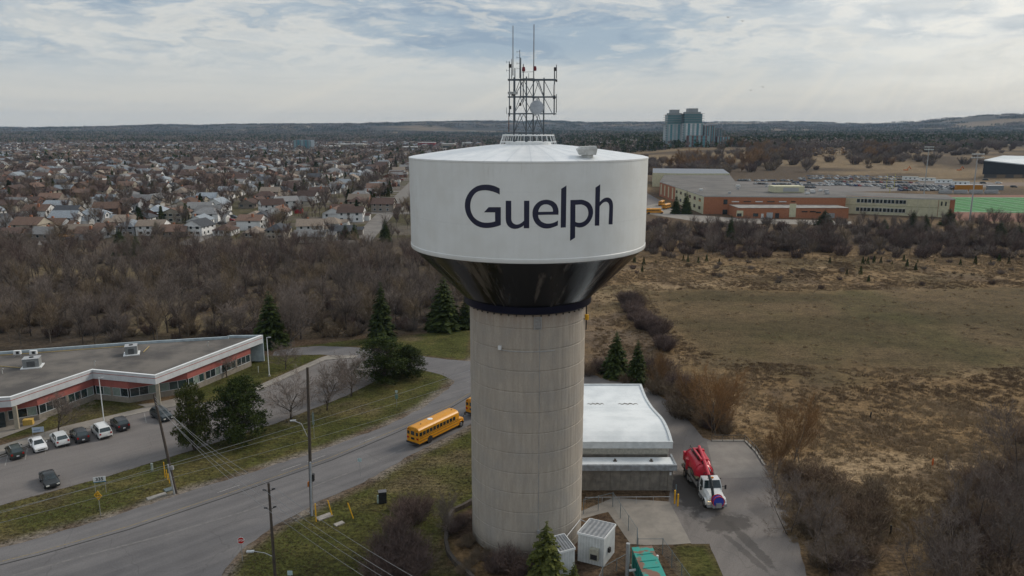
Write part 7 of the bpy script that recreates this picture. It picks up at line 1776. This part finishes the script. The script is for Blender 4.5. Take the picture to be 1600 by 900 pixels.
# football field
fl_ = GP([(1486, 308), (1486, 331), (1760, 336), (1760, 309)]); trk = GP([(1478, 305), (1478, 344), (1800, 352), (1800, 304)])
tag(MB().poly(trk, .02).build('running_track', mat('running_track_red', (.20, .09, .06), (.17, .08, .055), .3, .95)), kind='structure')
def turf():
    m = bpy.data.materials.new('artificial_turf'); m.use_nodes = True; m.node_tree.nodes.clear(); n = NT(m.node_tree)
    co = n.n('ShaderNodeNewGeometry').outputs['Position']; s = n.n('ShaderNodeSeparateXYZ', {0: co})
    k = n.math('FRACT', n.math('MULTIPLY', s.outputs['X'], 1/18.3)); c = n.mix(n.math('GREATER_THAN', k, .5), (.010, .125, .018), (.014, .155, .024))
    b = n.n('ShaderNodeBsdfPrincipled', {'Base Color': c, 'Roughness': .9}); n.n('ShaderNodeOutputMaterial', {0: b.outputs[0]}); return m
tag(MB().poly(fl_, .03).build('football_field', turf()), kind='structure')
xa, ya = min(p[0] for p in fl_), G(1500, 331)[1]; yb2 = G(1500, 308.5)[1]; xa = G(1486, 331)[0]; mb = MB(); lw = .32
for i in range(13):
    x = xa+8+i*9.15; mb.add([(x-lw/2, ya, .04), (x+lw/2, ya, .04), (x+lw/2, yb2, .04), (x-lw/2, yb2, .04)], [(0, 1, 2, 3)])
for y in (ya, yb2-.8): mb.add([(xa, y, .044), (xa+120, y, .044), (xa+120, y+.9, .044), (xa, y+.9, .044)], [(0, 1, 2, 3)])
for i in range(12):
    for yy in (ya+(yb2-ya)*.36, ya+(yb2-ya)*.64): x = xa+12.5+i*9.15; mb.add([(x-1, yy, .044), (x+1, yy, .044), (x+1, yy+.5, .044), (x-1, yy+.5, .044)], [(0, 1, 2, 3)])
tag(mb.build('field_marking', mat('field_line_white', (.5, .55, .5))), kind='structure')
for u, vb, vt, lab in ((1443, 308, 229, 'sports floodlight mast standing above the school roof'), (1515, 345, 240, 'sports floodlight mast at the near side of the green field')):
    x, y = G(u, vb); h = ztop(x, y, vt); e = empty('floodlight_mast', (x, y, 0), lab, 'floodlight'); MB().tube((0, 0, 0), (0, 0, h), .42, .2, 8).build('pole', steel, e, local=True)
    for z in (h-.5, h-2.2):
        MB().b2(-3.1, 3.1, -.15, .15, z-.1, z+.1).build('crossbar', steel, e, local=True)
        for i in range(6): MB().box((-2.8+i*1.12, -.3, z+.3), (.7, .4, .6)).build('floodlight', HT, e, local=True)
x, y = G(1390, 302); e = empty('goal_post', (x, y, 0), 'yellow football goal post rising above the school roof', 'goal post'); ym = mat('goal_yellow', (.5, .48, .08)); MB().tube((0, 0, 0), (0, 0, 4), .2, .2, 6).tube((-2.8, 0, 4), (2.8, 0, 4), .12, .12, 6).build('crossbar', ym, e, local=True)
for s_ in (-2.8, 2.8): MB().tube((s_, 0, 4), (s_, 0, 14), .14, .12, 6).build('upright', ym, e, local=True)
for i in range(4):
    x, y = G(1480+i*24, 303); e = empty('bleacher', (x, y, 0), ['low metal bleacher leftmost of four beyond the field', 'second low metal bleacher from the left beyond the field', 'third low metal bleacher from the left beyond the field', 'low metal bleacher rightmost of four beyond the field'][i], 'bleacher')
    mb = MB()
    for k in range(4): mb.b2(-5, 5, k*.7, k*.7+.6, .4+k*.4, .5+k*.4)
    mb.build('seat_bank', steel, e, local=True); MB().b2(-5, 5, 2.6, 2.7, 0, 2.8).build('back_frame', steel, e, local=True)
# dark modern hall
hl_ = G(1534, 279), G(1680, 282); hy = hl_[0][1]; e = empty('sports_hall', (hl_[0][0], hy, 0), 'black-clad modern hall with white sloping roof at the right edge', 'hall')
hx0, hx1 = hl_[0][0], hl_[1][0]+20; hz = ztop(hx0, hy, 250); hk = mat('black_cladding', (.022, .028, .034), (.016, .02, .026), .4, .6)
MB().add([(hx0, hy, 4), (hx1, hy, 4), (hx1, hy, hz-9), (hx0, hy, hz), (hx0+56, hy+60, 4), (hx1+56, hy+60, 4), (hx1+56, hy+60, hz), (hx0+56, hy+60, hz+2)], [(0, 1, 2, 3), (5, 4, 7, 6), (4, 0, 3, 7), (1, 5, 6, 2)]).build('cladding', hk, e)
MB().add([(hx0-.5, hy-.5, hz+.05), (hx1, hy-.5, hz-8.9), (hx1+56, hy+60, hz+.1), (hx0+55.5, hy+60, hz+2.1), (hx0-.5, hy-.5, hz-.9), (hx1, hy-.5, hz-9.8)], [(0, 1, 2, 3), (4, 5, 1, 0)]).build('roof', mat('hall_roof_white', (.5, .55, .58), (.42, .47, .5), .1, .5), e)
MB().prism([(hx0+2, hy+.5), (hx1, hy+.5), (hx1+55, hy+59), (hx0+57, hy+59)], 0, 4).build('base_storey', mat('hall_base', (.09, .085, .08)), e)
for i in range(3): MB().b2(hx0+14+i*16, hx0+22+i*16, hy+.2, hy+.45, .3, 3.6).build('gate', mat('hall_gate', (.2, .15, .10)), e)

# ================================================================ distant landmarks
def tower_block(px, base_v, top_v, wpx, d, label, wallm, name='apartment_tower', storeys=14, setback=True, balc=True):
    x = (px-800)/F*d; z0 = terrz(x, d); x, y = x, d; ht = ztop(x, y, top_v)-z0; W = wpx/F*d; e = empty(name, (x, y, z0), label, 'apartment building'); D = W*.8
    fh = ht*.86/storeys; body = MB(); top = int(storeys*.76) if setback else storeys
    body.b2(-W/2*.92, W/2*.92, -D/2, D/2, 0, fh*top); body.build('wall', wallm, e, local=True)
    if setback:
        MB().b2(-W/2*.8, W/2*.8, -D/2*.9, D/2*.9, fh*top, fh*storeys).build('upper_storeys', mat('dark_glass_blue', (.12, .26, .29), rough=.2), e, local=True)
        for k in range(top, storeys+1): MB().b2(-W/2, W/2*(1.0), -D/2-.5, D/2, fh*k-.25, fh*k+.25).build('floor_slab', mat('slab_grey', (.30, .34, .35)), e, local=True)
        MB().b2(-W*.22, W*.22, -D*.3, D*.3, fh*storeys, ht).build('plant_room', mat('plant_grey', (.3, .32, .33)), e, local=True); MB().b2(-W*.34, W*.34, -D*.36, D*.36, fh*storeys, fh*storeys+fh*.8).build('plant_deck', mat('plant_grey2', (.26, .28, .28)), e, local=True)
    cols_ = 5
    for c_ in range(cols_):
        xx = -W*.4+W*.8*c_/(cols_-1)
        MB().box((xx, -D/2-.05, fh*top/2), (W*.11, .3, fh*top*.97)).build('window_bay', mat('bay_glass_a', (.09, .26, .30), rough=.2) if c_ % 2 else mat('bay_glass_b', (.26, .38, .40), rough=.3), e, local=True)
    mb = MB()
    for k in range(1, top): mb.b2(-W/2*.93, W/2*.93, -D/2-.35, -D/2, fh*k-.18, fh*k+.18)
    mb.build('floor_lines', mat('slab_grey', (.30, .34, .35)), e, local=True)
    if balc:
        for s_ in (-1, 1):
            mb = MB()
            for k in range(1, top): mb.b2(s_*W*.46-1.2, s_*W*.46+1.2, -D/2-1.4, -D/2, fh*k-.1, fh*k+1.0)
            mb.build('balcony_stack', mat('balcony_grey', (.14, .17, .19)), e, local=True)
    return e
wA = mat('condo_pale', (.62, .64, .65), (.52, .54, .55), .1); wB = mat('condo_red_brick', (.17, .095, .085), (.13, .075, .07), .1)
tower_block(1047, 222, 171.5, 29, 1330, 'pale glass apartment tower with plant room, left of the tall pair', mat('condo_grey', (.42, .46, .47), (.33, .37, .39), .1)); tower_block(1074, 222, 169.5, 33, 1320, 'pale apartment tower with white columns, right of the tall pair', wA)
tower_block(1101, 223, 191, 18, 1310, 'lower red-brick apartment block right of the tall pair', wB, storeys=8, setback=False, name='apartment_block'); tower_block(1116, 222, 196, 10, 1325, 'narrow red-brick block stepping down at the right of the group', wB, storeys=7, setback=False, name='apartment_block'); tower_block(1084, 222, 209, 34, 1300, 'four-storey brick podium block before the tall pair', wB, storeys=4, setback=False, balc=False, name='apartment_block')
tower_block(1122, 224, 211, 20, 1305, 'low brick block at the right foot of the apartment group', wB, storeys=3, setback=False, balc=False, name='apartment_block')
tower_block(481, 234, 216, 28, 1650, 'blue-glass mid-rise block alone beyond the suburb', mat('midrise', (.16, .2, .24)), storeys=8, setback=False, name='apartment_block')
def flatbox(px, v, wpx, h, d_m, m, label, dist=None, name='commercial_building'):
    x, y = G(px, v); W = wpx/F*y; e = empty(name, (x, y, terrz(x, y)), label, 'commercial building'); MB().b2(-W/2, W/2, 0, d_m, 0, h).build('wall', m, e, local=True); MB().b2(-W/2-.4, W/2+.4, -.4, d_m+.4, h, h+.6).build('roof', HT, e, local=True); MB().b2(-W*.4, W*.4, -.15, 0, .5, h*.45).build('shop_front', glass, e, local=True)
cw = mat('warehouse_white', (.5, .5, .48)); cb = mat('warehouse_tan', (.34, .3, .24)); cr = mat('warehouse_red', (.3, .05, .05)); cg = mat('warehouse_green', (.06, .22, .18)); cblu = mat('warehouse_blue', (.04, .15, .4))
for px, v, wp, h, m, lab in ((545, 234, 44, 12, cb, 'wide tan flat-roofed store left of the street beyond the suburb'), (515, 235, 22, 9, cw, 'white flat-roofed store beside the wide tan one'), (666, 229, 26, 10, cr, 'red-fronted store just left of the tank roof'), (600, 233, 30, 7, cw, 'low white store right of the wide tan one'), (640, 236, 24, 8, cb, 'low tan store by the far street'), (658, 241, 9, 7, cg, 'small green-fronted store near the tank edge'),
    (700, 231, 20, 9, cb, 'tan store behind the left side of the tank roof'), (730, 228, 16, 8, cw, 'white store behind the tank roof near the far road'), (873, 224, 22, 9, cblu, 'blue-fronted store right of the roof railing'), (905, 226, 30, 9, cw, 'long white store right of the roof railing'), (952, 238, 24, 10, mat('brick_far', (.25, .09, .06)), 'red-brick flat-roofed block just above the right side of the tank'), (930, 232, 26, 8, cw, 'white store behind the roof vent'), (985, 235, 24, 8, cb, 'tan store above the right rim of the tank'),
    (1275, 231, 10, 6, cw, 'small white building far across the meadow')):
    flatbox(px, v, wp, h, 40, m, lab)
x, y = G(133, 207); e = empty('distant_water_tower', (x, y, terrz(x, y)), 'tiny pale water tower far off on the left horizon', 'water tower'); h = ztop(x, y, 196)-terrz(x, y); MB().lathe([(7, 0), (7, h*.7)], (0, 0), 16).build('shaft', cw, e, local=True); MB().lathe([(7, h*.7), (13, h*.75), (13, h), (.1, h+1)], (0, 0), 16).build('tank', cw, e, local=True)
for px, v, wp, lab in ((247, 204, 10, 'tiny white shed far off on the left horizon'), (377, 206, 12, 'tiny white warehouse far off below the left ridge'), (396, 207, 14, 'tiny white warehouse beside another far below the left ridge'), (737, 209, 12, 'tiny white warehouse far off below the centre ridge')):
    x, y = G(px, v+3); flatbox(px, v+3, wp, ztop(x, y, v-2)*.5, 60, cw, lab, name='distant_warehouse')
for px, b, t in ((1180, 136, 0), (1162, 141, 0), (1143, 33, 0), (1121, 27, 0)):
    k = 160; x = (px-800)/F*k; z = H+k*math.tan(TH*-1+math.atan((450-b)/F)); o = MB().add([(-.5, 0, .12), (-.15, .1, .02), (0, -.35, 0), (0, .3, 0), (.15, .1, .02), (.5, 0, .14), (0, 0, -.07)], [(0, 1, 2), (5, 2, 4), (1, 3, 6, 2), (4, 2, 6, 3)]).build('bird', black); o.location = (x, k, z); tag(o, {1180: 'tiny dark bird lower right in the sky above the apartment towers', 1162: 'tiny dark bird left of another above the apartment towers', 1143: 'tiny dark bird high in the clouds, right of its neighbour', 1121: 'tiny dark bird high in the clouds, left of its neighbour'}[px], 'bird')

# ================================================================ far woods (stuff)
fw = []
def clump(seed, kinds):
    rr_ = random.Random(seed); V, Fc, M_ = [], [], []
    for i in range(26):
        x, y = rr_.uniform(-38, 38), rr_.uniform(-38, 38); k = rr_.choice(kinds); h = rr_.uniform(6.5, 11)
        nv = 15 if k == 0 else 22
        for j in range(nv):
            t = rr_.random(); a = rr_.uniform(0, 6.283)
            if k == 0: r_ = 2.6*(1-t)+.2; z = h*(.05+t)
            else: z = h*(.2+.8*t); r_ = 3.9*math.sqrt(max(0, 1-((t-.45)/.62)**2))*rr_.random()**.5
            c = Vector((x+r_*math.cos(a), y+r_*math.sin(a), z)); q = 1.3 if k else 1.5
            b = len(V); V += [tuple(c+Vector((rr_.gauss(0, q), rr_.gauss(0, q), rr_.gauss(0, q)))) for _ in range(3)]; Fc.append((b, b+1, b+2)); M_.append(k)
    me = bpy.data.meshes.new('woods'); me.from_pydata(V, [], Fc)
    for m in (needle, twig, twig3, willow): me.materials.append(m)
    me.polygons.foreach_set('material_index', M_); me.update(); o = bpy.data.objects.new('woods', me); col.objects.link(o); return o
CL = [clump(201, (0, 0, 0, 1)), clump(202, (1, 1, 2, 0)), clump(203, (1, 1, 1)), clump(204, (1, 2, 3, 3)), clump(205, (1, 2, 2, 0))]
rg2 = np.random.default_rng(7); wp_ = []
dens = lambda x, y: float(fbm(np.array([x*.45]), np.array([y]), 300, 3, 77)[0])
for i in range(26000):
    y = 640+rg2.random()**1.7*6800; x = (rg2.random()*2-1)*.78*y
    if P(x, y)[0] < -60 or P(x, y)[0] > 1660: continue
    dn = dens(x, y)
    if x < 16 and y < 2300:
        if dn < .60 or rg2.random() < .88: continue
        k = rg2.choice([1, 2, 4])
    elif y < 1150 and x > 16:
        u, v = P(x, y)
        if dn < (.44 if v < 236 else .55) or v > 250 or u > 1380 and v > 240 and dn < .6: continue
        k = rg2.choice([2, 3, 4, 1, 2])
    else:
        if dn < (.40 if y > 1500 else .44): continue
        k = 0 if dens(x+900, y*1.3) > (.50 if x > 100 else .6) else int(rg2.choice([1, 2, 4, 0]))
    wp_.append((x, y, terrz(x, y)-.5, float(rg2.uniform(.85, 1.35)), int(k)))
    if len(wp_) > 5200: break
# lone willow groups on the meadow beyond the car park, as single trees
for i in range(170):
    c = [(1210, 246), (1190, 250), (1340, 248), (1370, 252), (1395, 251), (1125, 240), (1255, 256), (1080, 262), (1095, 266), (1180, 262)][i % 10]; px = c[0]+rg.gauss(0, 15); py = c[1]+rg.gauss(0, 5); x, y = G(px, py)
    far_tree('willow_tree' if i % 2 else 'bare_tree', OW if i % 2 else LB[(i//2) % 2], x, y, 'orange leafless willow on the meadow beyond the car park' if i % 2 else 'grey leafless tree on the meadow beyond the car park', 'willow' if i % 2 else 'bare tree', 'willows on the far meadow' if i % 2 else 'bare trees on the far meadow', rg.uniform(.8, 1.45), terrz(x, y))

wd_objs = [first_using(m) or far_tree('bare_tree', m, -60-i*3, 260, 'leafless grey-brown tree deep in the woodland below the suburb', 'bare tree', 'trees deep in the woodland', .8) for i, m in enumerate(WD)]
scatter('woodland', 'mass of leafless trees filling the woodland and the belt before the school', 'woodland', stuff_pts, wd_objs)
sh_objs = [far_tree('bare_shrub', m, *G(500+i*30, 500), 'low leafless shrub under the woodland trees behind the spreading pine', 'shrub', 'woodland undershrubs', 1) for i, m in enumerate(SHf)]
def tuft(seed, m):
    rng = random.Random(seed); T = TM()
    for i in range(34):
        a = rng.uniform(0, 6.283); rr_ = rng.random()**.5*.55; p = Vector((rr_*math.cos(a), rr_*math.sin(a), 0)); q = p+Vector((rng.gauss(0, .16), rng.gauss(0, .16), rng.uniform(.16, .42))); T.rib(1, p, q, .03, .012, rng)
    return T.data('dry_grass', m, m, False)
TF = []
for i, m in enumerate((mat('dry_grass_tan', (.26, .185, .108), (.20, .14, .08), 1, rnd=.2), mat('dry_grass_brown', (.175, .12, .07), (.13, .088, .052), 1, rnd=.2), mat('dry_grass_olive', (.105, .092, .040), (.075, .067, .028), 1, rnd=.2), mat('dry_grass_straw', (.33, .25, .155), (.26, .19, .115), 1, rnd=.2))):
    o = bpy.data.objects.new('dry_grass', tuft(301+i, m)); col.objects.link(o); x, y = G(1180+i*60, 640); o.location = (x, y, 0); TF.append(tag(o, 'tuft of dry grass on the tan field', 'grass', kind='stuff'))
ra = np.random.default_rng(11); tx = ra.uniform(8, 260, 150000); ty = 78+ra.random(150000)**1.3*250
uu, vv = P(tx, ty); okm = (uu < 1640) & (vv < 930) & inpoly(tx, ty, Z['fieldright']) & (ra.random(150000) < np.where(inpoly(tx, ty, Z['fieldgreen']), .02, .15+.85*ss(.3, .7, fbm(tx, ty, 7, 3, 91))))
kd = fbm(tx, ty, 18, 3, 93)+ra.normal(0, .1, 150000)
tp = [(a, b, 0, float(ra.uniform(.35, 1.15)), 3 if k > .66 else 0 if k > .45 else 1) for a, b, k in zip(tx[okm][:42000], ty[okm][:42000], kd[okm][:42000])]
scatter('field_grass', 'tufted dry grass covering the wide field', 'grass', tp, TF)
l_ok = []
for i in range(26000):
    px = rg.uniform(-20, 760); py = rg.uniform(540, 900); x, y = G(px, py)
    if any(inpoly(x, y, Z[k]) for k in ('verge', 'lawntower', 'lawnfar', 'lawnend', 'lawnfront')) and not inpoly(x, y, Z['road']) and not inpoly(x, y, Z['bed']): l_ok.append((x, y, 0, rg.uniform(.10, .26), rg.choice((2, 2, 2, 2, 1))))
scatter('lawn_grass', 'uneven olive grass on the verges and the lawn round the tower', 'grass', l_ok, TF)
scatter('undergrowth', 'low leafless scrub under the trees and along the field edges', 'undergrowth', shrub_pts, sh_objs)

gd_objs = [far_tree('bare_tree', m, STX(330+i*9, 1)+27, 330+i*9, 'leafless garden tree among the nearest suburb houses', 'bare tree', 'garden trees', .8) for i, m in enumerate(GD)]
scatter('garden_trees', 'leafless garden and street trees throughout the suburb', 'garden trees', gpts, gd_objs)
cn_objs = [first_using(m) for m in CN]
scatter('conifer_cover', 'scattered dark conifers in the far part of the suburb', 'conifers', cpts, cn_objs)
for i, o in enumerate(CL):
    x, y = [(700, 1250), (620, 1180), (-500, 2700), (420, 1050), (-900, 2750)][i]; o.location = (x, y, terrz(x, y)-.5); tag(o, 'distant patch of mixed woodland towards the horizon', 'woods', kind='stuff')
scatter('far_woods', 'far bare and evergreen woods stretching to the hills', 'woods', wp_, CL)

# ================================================================ haze
hz_ = MB().b2(-10000, 10000, -450, 11500, -1.5, 260).build('haze', []); hz_.data.materials.clear()
m = bpy.data.materials.new('haze'); m.use_nodes = True; m.node_tree.nodes.clear(); n = NT(m.node_tree)
pv = n.n('ShaderNodeVolumePrincipled', {'Color': (.50, .72, 1.0, 1), 'Density': 4.2e-5}); o_ = n.t.nodes.new('ShaderNodeOutputMaterial'); n.t.links.new(pv.outputs[0], o_.inputs['Volume'])
hz_.data.materials.append(m); tag(hz_, kind='stuff'); hz_['label'] = 'thin bluish haze over the whole landscape'
